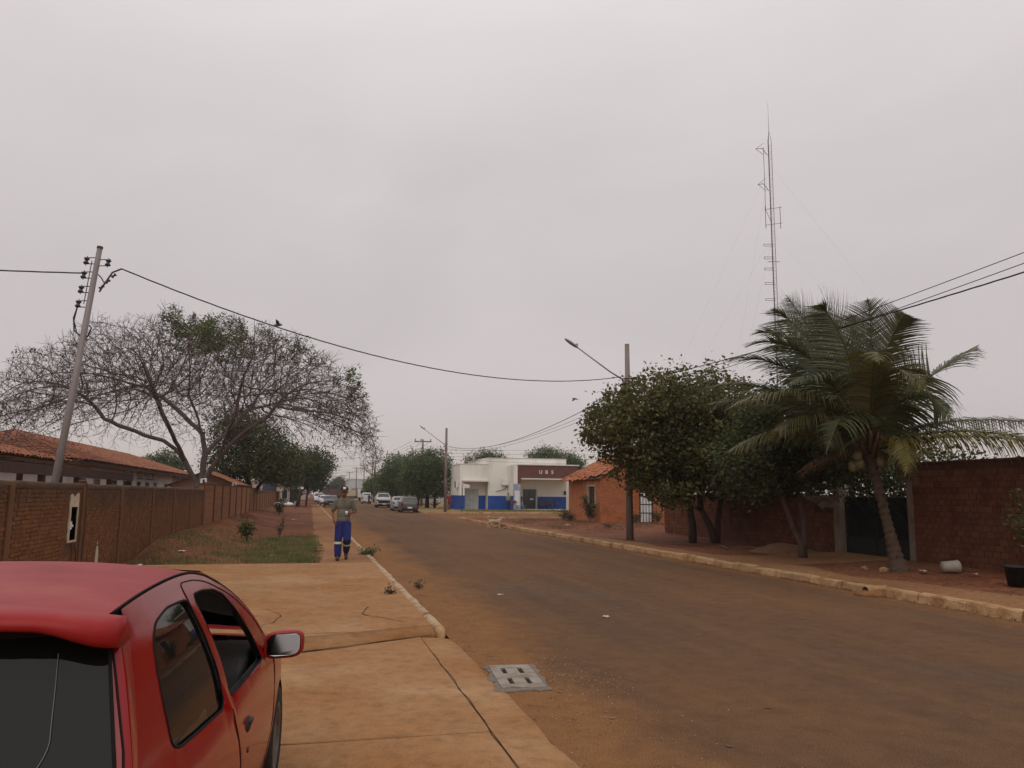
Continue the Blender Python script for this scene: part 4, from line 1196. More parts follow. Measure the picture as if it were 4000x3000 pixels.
# fine twigs on the outer nodes
r_, kids = tree_mesh(nodes, par, .0085, 2.45, .42)
outer = np.where(kids <= 1)[0]; outer = outer[r_[outer] < .022]
sel = rg.choice(outer, min(len(outer), 12000), replace=False)
ex_n, ex_p = [], []
for i in sel:
    d = nodes[i] - nodes[par[i]]; d /= np.linalg.norm(d) + 1e-9
    for _ in range(3):
        q = d + rg.normal(0, .55, 3) + np.array([0, 0, .12]); q /= np.linalg.norm(q)
        ex_n.append(nodes[i] + q * rg.uniform(.2, .6)); ex_p.append(i)
nodes2 = np.vstack([nodes, ex_n]); par2 = np.concatenate([par, ex_p])
r2 = np.concatenate([np.maximum(r_, .0075), np.full(len(ex_n), .0055)])
fl = thing('flame_tree', 'huge spreading half-bare flame tree rising behind the left wall', 'tree', fbase)
bare_tree_build(fl, nodes2, par2, r2, mat('flame_bark', [(.098, .072, .065), (.145, .112, .10)], 3, .95, .5, 20))
T_ = np.array(ex_n)
# sprays of new green leaves near the top, and old pods on the rim
ctr = [(-.9, -2, 9.3, 1.25), (.6, -1, 9.5, 1.2), (2.1, 0, 9.4, 1.1), (-.2, 1, 9.8, 1.2), (1.4, -3, 8.2, .8), (3.3, 1, 9.2, .8), (6.9, -1, 7.4, .9), (7.5, 0, 6.6, .8), (4.6, -1, 8.8, .8), (.2, -4, 8.6, .8)]
pts = []
for c_ in ctr:
    m_ = np.linalg.norm(T_ - np.array(c_[:3]), axis=1) < c_[3]
    q = T_[m_]
    if len(q): q = q[rg.random(len(q)) < .5]
    for p in q: pts.append(p + rg.normal(0, .11, (17, 3)))
P = np.vstack(pts); V, Fc = leaf_quads(P, .15, .42, .1, rg)
o = link('leaf_sprays', me_np('leaf_sprays', V, Fc), LEAF_G, fl); o['kind'] = 'stuff'
m_ = ((T_[:, 0] < -6.6) & (rg.random(len(T_)) < .16)) | ((T_[:, 0] > 5) & (T_[:, 2] < 6.4) & (rg.random(len(T_)) < .14)) | (rg.random(len(T_)) < .006)
P = np.repeat(T_[m_], 2, 0) + rg.normal(0, .07, (m_.sum() * 2, 3)) - np.array([0, 0, .08])
V, Fc = leaf_quads(P, .17, .32, 1.6, rg, fold=.1)
o = link('seed_pods', me_np('seed_pods', V, Fc), leafmat('pod_brown', [(.05, .034, .026), (.09, .06, .045)], transl=.05), fl); o['kind'] = 'stuff'

# ---------- far bare tree beside the street (smaller growth)
def small_bare(name, label, base, hw, hh, z0, lm=None, seed=3, n=700, group=None):
    rg = np.random.default_rng(seed); A_ = []
    while len(A_) < n:
        p = rg.uniform(-1, 1, 3)
        if (p ** 2).sum() > 1 or ((p * np.array([1, 1, 1.2])) ** 2).sum() < .15: continue
        A_.append((p[0] * hw, p[1] * hw, z0 + hh * (p[2] * .5 + .5)))
    nd, pr_ = colonise([[(0, 0, 0), (.05, 0, z0 * .35), (0, .1, z0 * .7), (.1, 0, z0)]], A_, .4, 5, .6, 80, rg)
    r_, kids = tree_mesh(nd, pr_, .022, 2.3, .25)
    t = thing(name, label, 'tree', base, 0, group)
    bare_tree_build(t, nd, pr_, r_, BARKD)
    if lm:
        e_ = nd[kids == 0]; P = np.repeat(e_, 5, 0) + rg.normal(0, .18, (len(e_) * 5, 3)); V, Fc = leaf_quads(P, .28, .5, .4, rg)
        o = link('crown', me_np('crown', V, Fc), lm, t); o['kind'] = 'stuff'
    return t
small_bare('bare_tree', 'thin sparse tree showing its branches above the round street trees', (10.6, 143, .1), 3.0, 4.4, 4.6, LEAF_D, 5, 420)

# ---------- leafy trees
TA = [(10.02, 25.78, 4.04, .97), (9.57, 25.96, 3.75, .42), (11.24, 25.35, 4.85, 1.16), (12.49, 25.01, 5.05, .97), (13.74, 24.67, 5.2, .89), (11.31, 25.56, 3.45, 1.40), (12.87, 25.15, 3.6, 1.7), (14.42, 24.69, 4.0, 1.29), (11.1, 25.7, 2.35, .55), (12.15, 25.54, 2.3, .85), (13.64, 25.16, 2.4, .8), (10.39, 25.59, 4.72, .57)]
leafy_tree('broad_tree', 'dense olive-green tree crowding the lamp pole in front of the brick house', (13.0, 25.2, .15),
           [([(-.2, .1, -.1), (-.22, .05, .6), (-.30, .1, 1.2), (-.6, .3, 2.0), (-1.0, .4, 2.9), (-1.3, .4, 3.8)], .15, .06),
            ([(.35, -.5, -.1), (.2, -.45, .5), (-.05, -.3, 1.1), (-.1, -.2, 1.9), (.0, 0, 2.8), (-.1, .1, 4.0)], .13, .05),
            ([(.4, -.5, -.1), (.5, -.4, .7), (.7, -.3, 1.5), (1.0, -.2, 2.4), (1.2, -.1, 3.4)], .11, .05),
            ([(-.6, .3, 2.0), (-1.5, .5, 2.6), (-2.4, .6, 3.2)], .07, .03)],
           TA + [(11.25, 25.0, 1.9, .55), (12.0, 25.1, 1.9, .8), (13.2, 24.6, 1.95, .8), (14.2, 23.4, 2.3, .9), (9.15, 26.0, 3.75, .28), (10.0, 25.6, 5.15, .3), (12.0, 25.0, 5.95, .35), (13.2, 24.8, 6.05, .3), (9.5, 25.8, 4.5, .3)], 47000, .155, LEAF_A, seed=21, depthdup=1.3, clump=.165, aspect=.58, zmin=1.5, nbr=200, k=18, shell=.74)
TB = [(11.58, 18.62, 3.95, .70), (12.42, 18.41, 4.0, .82), (12.11, 18.63, 3.10, 1.15), (11.16, 18.91, 2.85, .70), (13.06, 18.39, 3.11, .95), (12.27, 18.73, 2.3, .60), (11.60, 18.91, 2.3, .50), (13.22, 18.48, 2.4, .52)]
leafy_tree('fork_tree', 'darker tree with a forked pale trunk left of the gate pillar', (12.55, 18.6, .16),
           [([(.0, 0, -.1), (-.02, 0, .35), (-.25, .05, .9), (-.5, .1, 1.6), (-.8, .15, 2.4)], .11, .05),
            ([(.03, 0, -.1), (.05, 0, .5), (.02, -.05, 1.2), (-.12, 0, 1.9), (-.05, .1, 2.8)], .10, .05)],
           TB + [(11.3, 18.9, 1.95, .5), (12.9, 18.4, 1.95, .55), (13.5, 18.0, 2.9, .8), (13.3, 20.6, 2.8, 1.1), (13.1, 22.2, 2.7, 1.1)], 27000, .135, LEAF_B, seed=22, depthdup=.9, clump=.16, zmin=1.6, bark=BARK, k=16)
T3_ = [(15.9, 22.4, 3.0, 1.3), (16.6, 21.0, 2.8, 1.4), (15.8, 19.8, 2.4, 1.1), (16.2, 23.8, 2.6, 1.3), (16.4, 18.3, 2.2, 1.1), (16.3, 25.6, 2.4, 1.3), (16.4, 27.3, 2.2, 1.2), (16.6, 16.9, 2.0, .9)]
leafy_tree('yard_tree', 'dim tree in the yard behind the dark gate', (16.2, 21.3, .1), [([(0, 0, 0), (.1, 0, 1), (0, .1, 2.2), (.1, 0, 3.0)], .12, .05)], T3_, 22000, .15, LEAF_B, seed=23, clump=.25)
L1 = [(-6.10, 62.22, 6.65, 1.56), (-4.74, 61.93, 6.32, 1.74), (-3.34, 61.78, 4.95, 1.91), (-1.94, 61.58, 3.94, 1.39), (-6.34, 62.63, 4.24, 1.74), (-3.94, 62.18, 3.23, 2.08), (-5.25, 62.61, 2.73, 1.3), (-2.22, 61.85, 2.86, 1.0)]
leafy_tree('yard_tree', 'dark green tree mass directly behind the flame tree trunk', (-4.6, 63.5, 0), [([(0, 0, 0), (.1, 0, 1.5), (-.3, 0, 3), (-.5, 0, 4.6)], .28, .1), ([(.1, 0, 1.5), (.9, 0, 2.6), (1.5, -.2, 4)], .15, .07)], L1, 26000, .22, LEAF_B, seed=24, depthdup=1.5, clump=.36, zmin=2.75)
L2 = [(-1.54, 100.82, 5.39, 2.40), (.68, 100.26, 5.41, 1.71), (-.32, 100.88, 3.3, 2.1), (-3.15, 101.39, 4.25, 2.28), (1.54, 100.17, 4.57, 1.03), (-1.95, 101.42, 2.6, 1.5), (.5, 100.72, 2.9, 1.0)]
leafy_tree('street_tree', 'leafy street tree over the left footpath near the black car', (-1.7, 100.5, .1), [([(0, 0, 0), (.25, 0, 1.3), (.6, 0, 2.6), (.8, 0, 4)], .17, .08)], L2, 20000, .30, LEAF_S, seed=25, depthdup=1.8, clump=.42, zmin=2.1)
DLL = [(-22.22, 121.55, 5.2, 1.84), (-20.32, 121.02, 5.5, 2.11), (-18.69, 120.71, 4.9, 1.5)]
leafy_tree('round_tree', 'rounded green tree above the far end of the school roof', (-20.4, 121, 0), [([(0, 0, 0), (0, 0, 3), (0, 0, 5)], .25, .1)], DLL, 7000, .34, LEAF_F, seed=26, clump=.35)
F1 = [(12.21, 92.27, 4.79, 2.16), (13.77, 91.84, 5.07, 1.95), (11.77, 92.65, 3.2, 2.1), (14.13, 92.06, 3.2, 1.9), (13.14, 92.50, 2.6, 1.5)]
leafy_tree('ficus_tree', 'big round clipped street tree left of the clinic', (13.1, 93, .13), [([(0, 0, 0), (0, 0, 1), (.2, 0, 2.5), (.2, 0, 4)], .28, .12), ([(-1.1, .2, 0), (-1.0, .2, 1.2), (-.8, 0, 3)], .2, .1), ([(.9, .1, 0), (.9, 0, 1.4), (.8, 0, 3)], .16, .1)], F1, 30000, .24, LEAF_F, 'round clipped street trees', seed=27, depthdup=1.4, clump=.30, shell=.9, zmin=1.35)
F2 = [(12.02, 113.14, 4.78, 2.50), (10.48, 113.71, 3.46, 1.98), (12.44, 113.36, 2.9, 1.9), (10.52, 113.99, 2.6, 1.2)]
leafy_tree('ficus_tree', 'round clipped street tree behind the parked pickup', (11.6, 114, .13), [([(0, 0, 0), (0, 0, 1), (.2, 0, 2.5), (.2, 0, 4)], .25, .1)], F2, 18000, .28, LEAF_F, 'round clipped street trees', seed=28, depthdup=1.4, clump=.34, shell=.9, zmin=1.3)
F3 = [(11.16, 153.14, 3.16, 1.76), (11.89, 152.83, 4.04, 1.24), (10.50, 153.41, 2.45, 1.24)]
leafy_tree('ficus_tree', 'small bright green street tree above the white van', (11.3, 153, .13), [([(0, 0, 0), (0, 0, 1.5), (.2, 0, 3)], .15, .07)], F3, 6000, .32, LEAF_G, 'round clipped street trees', seed=29, depthdup=1, clump=.34, shell=.9)
for i, (lb, L, bs) in enumerate((
        ('feathery treetop left of centre above the clinic roof', [(20.30, 102.58, 5.85, 1.10), (21.76, 102.11, 6.59, .98), (22.95, 101.85, 6.36, 1.22), (24.16, 101.61, 5.7, 1.1), (22, 102, 5, 1.6)], (22.2, 102.3, 0)),
        ('tall feathery tree above the clinic sign', [(28.84, 102.44, 6.50, 1.25), (30.02, 102.05, 7.13, 1.12), (31.24, 101.77, 6.7, 1.4), (30, 102, 5.2, 1.8)], (30, 102.4, 0)),
        ('smaller feathery tree at the right end of the clinic', [(32.5, 99.59, 6.3, 1.10), (33.6, 99.42, 5.5, 1.2), (33, 99.5, 4.6, 1.3)], (33, 100, 0)))):
    leafy_tree('feathery_tree', lb, bs, [([(0, 0, 0), (.1, 0, 2), (0, .1, 4), (.1, 0, 5.5)], .2, .07)], L, 7000, .30, LEAF_F, 'trees behind the clinic', seed=40 + i, depthdup=1, clump=.34, shell=.8, droop=1.0, aspect=.35)

# ---------- coconut palm
palm_base = Vector((12.45, 14.95, .16))
pt = thing('coconut_palm', 'wind-blown coconut palm with ringed trunk in front of the red wall', 'palm tree', palm_base)
PRT = Vector((r0.x, r0.y, 0)); PDP = Vector((-r0.y, r0.x, 0))          # across the view / away from it
def PL(a, d, z): return PRT * a + PDP * d + Vector((0, 0, z))
TRK = mat('palm_trunk', [(.045, .030, .021), (.095, .063, .043), (.065, .043, .030)], 7, .95, .6, 30)
b_ = B(); pts = []; rad = []
top = PL(-.50, 0, 2.55)
for i in range(58):
    t = i / 57
    p = PL(-.50 * t ** 1.2, .02 * math.sin(t * 3), 2.6 * t - .1)
    ring = .016 if i % 3 == 0 else (-.012 if i % 3 == 1 else 0)
    pts.append(p); rad.append(.205 - .105 * min(1, t * 2.4) ** .7 + .05 * max(0, t - .8) / .2 * .6 + ring + (.07 * (1 - t / .12) if t < .12 else 0))
b_.tube(pts, rad, 14); b_.build('trunk', TRK, pt, True)
PG = mat('frond_green', [(.050, .060, .026), (.078, .088, .036), (.105, .110, .042)], 1.5, .45, rnd=.3, transl=.2, spec=.4)
PGO = mat('frond_olive', [(.085, .086, .028), (.135, .122, .040)], 2, .45, rnd=.3, transl=.25, spec=.4)
PGY = mat('frond_yellow', [(.16, .145, .038), (.24, .195, .055)], 2, .5, rnd=.3, transl=.3)
PGD = mat('frond_dry', [(.075, .042, .022), (.12, .068, .036)], 2, .8, rnd=.3, transl=.1)
def frond(P0, P1, P2, P3, lmax, m, seed, sweep=(0, 0, 0), hang=.5, n=74, nar=1.0, wid=.040, two=True):
    rg = np.random.default_rng(seed); b_ = B(); S = []
    P0, P1, P2, P3 = map(Vector, (P0, P1, P2, P3))
    bez = lambda t: P0 * (1 - t) ** 3 + P1 * 3 * t * (1 - t) ** 2 + P2 * 3 * t * t * (1 - t) + P3 * t ** 3
    m_ = 22
    pts = [bez(i / m_) for i in range(m_ + 1)]
    b_.tube(pts, [.030 * (1 - .85 * i / m_) + .003 for i in range(m_ + 1)], 5)
    sw = Vector(sweep)
    for i in range(n):
        t = .14 + .86 * (i + rg.uniform(-.2, .2)) / n
        t = min(max(t, .1), 1.0)
        p = bez(t); tan = (bez(min(1, t + .02)) - bez(max(0, t - .02))).normalized()
        side0 = tan.cross(Vector((0, 0, 1)))
        if abs(tan.z) > .62: side0 = tan.cross(PDP)
        side0.normalize(); upv = side0.cross(tan)
        prof = math.sin(math.pi * min(1, .10 + .92 * t)) ** .55
        if t > .85: prof *= 1 - .55 * (t - .85) / .15
        for s in (-1, 1):
            L = lmax * prof * rg.uniform(.85, 1.12)
            d = (side0 * s * nar + tan * (.30 + .55 * t) + upv * rg.uniform(.0, .25) + sw * .6).normalized()
            q = p.copy(); w = wid * rg.uniform(.8, 1.15); row = []
            g_ = hang * rg.uniform(.7, 1.3)
            for k in range(5):
                f_ = k / 4
                wv = d.cross(Vector((0, 0, 1)) if abs(d.z) < .9 else side0).normalized().lerp(tan, .72).normalized() * (w * (1 - f_ ** 1.6) * .5 + .002)
                row.append([q - wv, q + wv])
                q = q + d * (L / 4)
                d = (d + Vector((0, 0, -g_ * (.25 + .9 * f_))) + sw * .15).normalized()
            b_.grid(row)
    o = b_.build('frond', m, pt)
    return o
c0 = PL(-.50, 0, 2.62)
k_ = 18.2 / 1700
def F_(dx, dy, dd=0): return c0 + PL(dx * k_, dd, dy * k_)
fr_specs = [   # mid1, mid2, tip (photo offsets from the crown: right, up, away), leaflet length, material, sweep, hang
    ((-25, 110, .2), (-80, 250, .5), (-150, 335, .3), .95, PG, (-.5, 0, .2), .12),
    ((-10, 120, .5), (-30, 270, .9), (-70, 325, .6), .95, PG, (-.5, 0, .1), .15),
    ((15, 120, .3), (50, 250, .5), (22, 328, .2), .85, PG, (0, 0, 0), .10),
    ((5, 130, .9), (30, 270, 1.3), (40, 320, 1.5), .85, PG, (-.3, 0, 0), .12),
    ((-60, 140, -.2), (-150, 260, -.3), (-262, 205, -.4), .85, PG, (-.4, 0, .1), .28),
    ((-50, 150, .6), (-120, 290, .8), (-205, 260, 1.0), .85, PG, (-.4, 0, .1), .25),
    ((-60, 120, .2), (-160, 215, .3), (-290, 190, .2), .80, PG, (-.3, 0, 0), .35),
    ((-70, 80, -.6), (-190, 150, -1.0), (-330, 65, -1.3), .85, PGO, (-.2, 0, 0), .65),
    ((-70, 70, .8), (-190, 130, 1.2), (-310, 105, 1.4), .80, PG, (-.2, 0, 0), .6),
    ((-60, 60, -.2), (-150, 100, -.5), (-230, 10, -.8), .85, PGO, (-.1, 0, 0), .8),
    ((50, 70, .1), (140, 170, .2), (262, 228, .3), .85, PG, (.25, 0, 0), .55),
    ((50, 60, .8), (150, 130, 1.2), (230, 150, 1.8), .80, PG, (.2, 0, 0), .6),
    ((70, 50, .0), (200, 80, .0), (400, 55, .2), 1.0, PG, (.1, 0, 0), .85),
    ((70, 40, -.6), (200, 55, -1.2), (370, -30, -1.6), 1.05, PGO, (.1, 0, 0), .95),
    ((90, 30, -.9), (240, 40, -1.6), (400, -60, -2.2), 1.0, PGY, (.1, 0, 0), .95),
    ((-20, 120, -.7), (-35, 230, -1.5), (-75, 140, -2.4), .80, PGO, (-.3, 0, 0), .7),
    ((-10, 110, -.5), (-5, 220, -1.2), (40, 90, -1.9), .80, PGO, (0, 0, 0), .9),
    ((30, 90, -.4), (80, 160, -.8), (120, 40, -1.2), .80, PG, (.1, 0, 0), .9),
    ((30, 30, -.5), (60, 40, -.9), (10, -60, -1.3), .60, PGY, (0, 0, 0), .9),
    ((-40, 60, -.5), (-90, 110, -1.1), (-150, -20, -1.6), .80, PG, (0, 0, 0), .9),
    ((10, 100, 1.0), (20, 200, 2.0), (60, 190, 3.0), .85, PG, (0, 0, 0), .5),
    ((-30, 90, 1.0), (-90, 180, 2.0), (-150, 150, 3.0), .85, PG, (0, 0, 0), .5),
    ((-40, 130, .1), (-110, 270, .2), (-190, 300, .1), .9, PG, (-.5, 0, .1), .18),
    ((-20, 140, -.2), (-60, 270, -.4), (-120, 290, -.7), .9, PG, (-.5, 0, .1), .22),
    ((10, 140, -.1), (40, 240, -.3), (70, 280, -.5), .85, PG, (-.1, 0, 0), .15),
    ((-80, 90, .3), (-200, 170, .5), (-330, 130, .7), .85, PG, (-.2, 0, 0), .5),
    ((-80, 40, .2), (-190, 60, .3), (-290, -10, .4), .9, PGO, (-.1, 0, 0), .85),
    ((-60, 100, -.5), (-120, 180, -1.0), (-210, 110, -1.5), .85, PG, (-.2, 0, 0), .6),
    ((20, 110, .4), (70, 200, .8), (150, 190, 1.2), .8, PG, (.1, 0, 0), .5)]
for i, (a, c, e_, ln, m_, sw, hg) in enumerate(fr_specs):
    frond(c0, F_(*a), F_(*c), F_(*e_), ln * 1.25, m_, 70 + i, PL(sw[0], sw[1], sw[2]), hg)
for i, (a, c, e_) in enumerate((((-40, 10, 0), (-110, -10, -.2), (-165, -55, -.3)), ((-30, 0, .4), (-90, -20, .5), (-130, -60, .6)), ((20, -5, -.3), (60, -30, -.4), (75, -75, -.5)))):
    frond(c0, F_(*a), F_(*c), F_(*e_), .45, PGD, 120 + i, (0, 0, 0), 1.5, 30)
sp = B()
for i in range(16):
    a = i * 2.4; z = -.25 + .03 * i
    sp.tube([c0 + Vector((.11 * math.cos(a), .11 * math.sin(a), z)), c0 + Vector((.2 * math.cos(a), .2 * math.sin(a), z + .25)), c0 + Vector((.3 * math.cos(a), .3 * math.sin(a), z + .55))], [.06, .045, .02], 6)
sp.build('leaf_bases', PGD, pt, True)
NUT = mat('green_coconut', [(.13, .12, .05), (.17, .15, .06)], 5, .5)
for dx, dy, dd in ((-62, -25, -.15), (-50, -52, -.1), (-72, -60, .0), (48, -30, -.1), (20, -45, -.3)):
    p = F_(dx * .5, dy * .6, dd); B().ell(p, (.10, .10, .125)).build('coconut', NUT, pt, True)
sp = B().tube([F_(-18, 0, -.1), F_(-18, -40, -.15), F_(-12, -120, -.15)], [.012, .008, .004], 4); sp.build('hanging_stalk', PGD, pt)
b_ = B().tube([F_(-25, 5), F_(-70, 5, -.1), F_(-100, 0, -.1)], [.03, .05, .01], 6); b_.build('spathe', PGD, pt)
b_ = B().tube([F_(15, 0), F_(50, 8, -.1), F_(82, -8, -.1)], [.03, .045, .008], 6); b_.build('spathe', PGD, pt)

# ---------- small plants
def shrub(name, label, loc, h, r, n, leaf, lm, seed, stems=5, group=None, cat='plant', aspect=.4, droop=.3, lift=.25):
    rg = np.random.default_rng(seed); t = thing(name, label, cat, loc, 0, group); b_ = B(); P = []
    for i in range(stems):
        a = rg.uniform(0, 6.28); q = rg.uniform(.2, 1) * r; hh = h * rg.uniform(.6, 1.0)
        e_ = Vector((q * math.cos(a), q * math.sin(a), hh)); b_.tube([(0, 0, -.03), (e_.x * .35, e_.y * .35, hh * .55), e_], [.012, .009, .004], 4)
        for k in range(n // stems):
            t_ = rg.uniform(lift, 1.0); P.append((e_.x * t_ ** 1.4 + rg.normal(0, r * .22), e_.y * t_ ** 1.4 + rg.normal(0, r * .22), hh * t_ + rg.normal(0, .05)))
    b_.build('stem', BARK, t)
    P = np.array(P); P[:, 2] = np.maximum(P[:, 2], .03)
    V, Fc = leaf_quads(P, leaf, aspect, droop, rg); o = link('foliage', me_np('foliage', V, Fc), lm, t); o['kind'] = 'stuff'
    return t
vz = verge_z
shrub('sapling', 'leafy sapling standing alone on the left verge before the wall', (-2.0, 27.4, vz(-2, 27.4)), .78, .30, 420, .13, leafmat('leaf_sapling', [(.085, .10, .03), (.13, .135, .04)]), 1, 7, lift=.35)
shrub('sapling', 'thin reddish sapling right of the leafy one on the left verge', (-1.1, 30.5, vz(-1.1, 30.5)), .75, .22, 130, .10, LEAF_D, 2, 5)
shrub('sapling', 'narrow shrub on the left verge near the far footpath', (-2.2, 58.0, vz(-2.2, 58)), 1.5, .55, 700, .14, LEAF_S, 3, 8)
shrub('sapling', 'slim young tree beside the left footpath in the distance', (-1.6, 82, vz(-1.6, 82)), 2.6, .6, 600, .2, LEAF_S, 4, 7, lift=.4)
shrub('weed', 'green weed growing over the left kerb beside the walking man', (1.45, 21.7, .04), .22, .34, 420, .075, LEAF_G, 5, 12, droop=.1)
shrub('weed', 'small weed in the gutter nearest the camera on the left', (1.95, 14.6, .01), .10, .14, 90, .05, LEAF_S, 6, 6)
shrub('weed', 'dry weed tuft lying on the slab by the left kerb', (1.30, 13.2, .10), .08, .16, 110, .05, LEAF_D, 7, 6)
shrub('bush', 'tall bush growing against the street window of the brick house', (15.75, 43.9, .15), 1.7, .55, 620, .16, LEAF_S, 8, 8)
shrub('bush', 'low bush at the foot of the white barred window', (19.5, 42.9, .18), .65, .45, 420, .11, LEAF_B, 9, 8)
shrub('bush', 'low bush left of the white barred window', (18.1, 42.9, .18), .5, .5, 380, .11, LEAF_B, 10, 8)
shrub('bush', 'scrubby weeds at the far corner of the brick house', (15.7, 48.6, .15), .75, .8, 520, .11, LEAF_S, 11, 10)
shrub('bush', 'dry scrub on the bare lot between house and clinic', (15.2, 46.0, .15), .55, .7, 420, .10, LEAF_D, 12, 10)
shrub('bush', 'reddish stemmed plant near the right end of the brick house', (20.9, 41.6, .16), .8, .4, 160, .12, LEAF_D, 13, 7)
shrub('vine', 'green leafy shrub hanging over the block wall at the right edge', (14.15, 13.0, .15), 1.75, .55, 1300, .09, LEAF_G, 14, 14, cat='shrub', lift=.45)
shrub('weed', 'yellowish weeds on the dry patch right of the bare lot kerb', (14.0, 36.4, .15), .25, .5, 260, .07, LEAF_D, 15, 9)
# grass patch on the left verge
def grass(name, label, n, fx, h, m, seed, w=.006):
    rg = np.random.default_rng(seed); V = []; Fc = []
    P = fx(rg, n)
    a = rg.uniform(0, 6.28, len(P)); hh = h * rg.uniform(.4, 1.2, len(P)); ln = rg.normal(0, .45, (len(P), 2)) * hh[:, None]
    wx, wy = w * np.cos(a), w * np.sin(a)
    V = np.stack([P + np.stack([wx, wy, 0 * a], 1), P - np.stack([wx, wy, 0 * a], 1), P + np.stack([ln[:, 0], ln[:, 1], hh], 1)], 1).reshape(-1, 3)
    Fc = np.arange(len(P) * 3).reshape(-1, 3)
    o = link(name, me_np(name, V, Fc), m); return tag(o, label, 'grass', kind='stuff')
def patch(rg, n):
    out = []
    while len(out) < n:
        x, y = rg.uniform(-4.0, .45), rg.uniform(19.2, 34)
        if x > .2 + .12 * math.sin(y * 5) + .08 * math.sin(y * 11): continue
        d = .55 + .5 * fbm2(x * 1.1, y * .8, 4) + .5 * fbm2(x * 3, y * 2.2, 1) * .6
        w = sstep(-2.4, -.6, x) * (1 - sstep(27, 33, y)) if y < 33 else 0
        w = max(w, .30 * (1 - sstep(24, 34, y)))
        if rg.random() < d * w: out.append((x, y, vz(x, y) if x < .25 else .10))
    return np.array(out)
GRS = leafmat('grass_blade', [(.085, .098, .028), (.13, .14, .042), (.20, .165, .07)], .5)
grass('grass', 'short green weeds and grass spreading over the left verge', 22000, patch, .10, GRS, 5)
def patch2(rg, n):
    x = rg.uniform(11.3, 19, n); y = rg.uniform(34, 50, n); ok = (y < 42.9) | (x < 16); x, y = x[ok], y[ok]
    k = np.array([fbm2(a * .9, c * .7, 6) for a, c in zip(x, y)]) > .12
    return np.stack([x[k], y[k], np.array([rverge_z(a, c) for a, c in zip(x[k], y[k])])], 1)
grass('grass', 'dry sparse grass on the bare lot before the brick house', 14000, patch2, .13, leafmat('dry_grass', [(.10, .075, .03), (.15, .10, .05), (.08, .085, .03)], .4), 6)
def patch3(rg, n):
    x = rg.uniform(14, 27, n); y = rg.uniform(72, 81, n); k = np.array([fbm2(a * .7, c * .9, 2) for a, c in zip(x, y)]) > .05
    return np.stack([x[k], y[k], np.full(k.sum(), .13)], 1)
grass('grass', 'thin lawn in front of the clinic porch', 12000, patch3, .12, GRS, 8, .012)
def patch4(rg, n):
    y = rg.uniform(5, 40, n); x = KR - .02 - np.abs(rg.normal(0, .04, n)); return np.stack([x, y, np.full(n, .0)], 1)
grass('grass', 'dry weed fringe along the foot of the right kerb', 1500, patch4, .06, leafmat('dry_grass', []), 9)
# leaf litter
def litter(name, label, fx, n, size, m, seed):
    rg = np.random.default_rng(seed); P = fx(rg, n); V, Fc = leaf_quads(P, size, .5, 0, rg, 3); V[:, 2] = np.repeat(P[:, 2], 4) + np.abs(V[:, 2] - np.repeat(P[:, 2], 4)) * .25 + .004
    return tag(link(name, me_np(name, V, Fc), m), label, 'leaf litter', kind='stuff')
LIT = leafmat('fallen_leaf', [(.07, .032, .015), (.13, .065, .03), (.22, .13, .075)], .6, .05)
def lit1(rg, n):
    x = rg.uniform(10.9, 14.5, n); y = rg.uniform(10, 31, n); return np.stack([x, y, np.array([max(rverge_z(a, c), .165 if a < 11.2 else 0) + (.03 if 17.1 < c < 19.7 else 0) for a, c in zip(x, y)])], 1)
litter('leaf_litter', 'fallen leaves and twigs under the trees on the right', lit1, 3800, .07, LIT, 1)
def lit2(rg, n):
    x = rg.uniform(-4.05, .2, n); y = rg.uniform(19.4, 60, n); return np.stack([x, y, np.array([vz(a, c) for a, c in zip(x, y)])], 1)
litter('leaf_litter', 'dry leaves scattered over the red earth of the left verge', lit2, 2400, .06, LIT, 2)
def lit3(rg, n):
    y = rg.uniform(6, 60, n); s = rg.random(n) < .5
    x = np.where(s, KL(0) - .0065 * y + np.abs(rg.normal(0, .35, n)) + .02, KR - np.abs(rg.normal(0, .3, n)) - .02); return np.stack([x, y, np.full(n, .001)], 1)
litter('leaf_litter', 'dead leaves gathered in both road gutters', lit3, 900, .05, LIT, 3)
def lit4(rg, n):
    return np.stack([rg.uniform(2, 9.5, n), rg.uniform(5, 55, n), np.full(n, .001)], 1)
litter('leaf_litter', 'odd leaves lying about on the roadway', lit4, 130, .06, LIT, 4)

# ================================================================== poles, lamps, cables, mast
def spool(b_, p, ax, r=.05, h=.10):
    p = Vector(p); ax = Vector(ax)
    q = [p - ax * h / 2 + ax * h * t for t in (0, .15, .3, .5, .7, .85, 1)]
    b_.tube(q, [r * .8, r, r * .7, r * .5, r * .7, r, r * .8], 10)
GALV2 = mat('weathered_steel_pole', [(.20, .175, .165), (.27, .24, .23)], 2, .6, metal=.3)
PORC = mat('brown_porcelain', (.045, .030, .028), rough=.3, spec=.5)
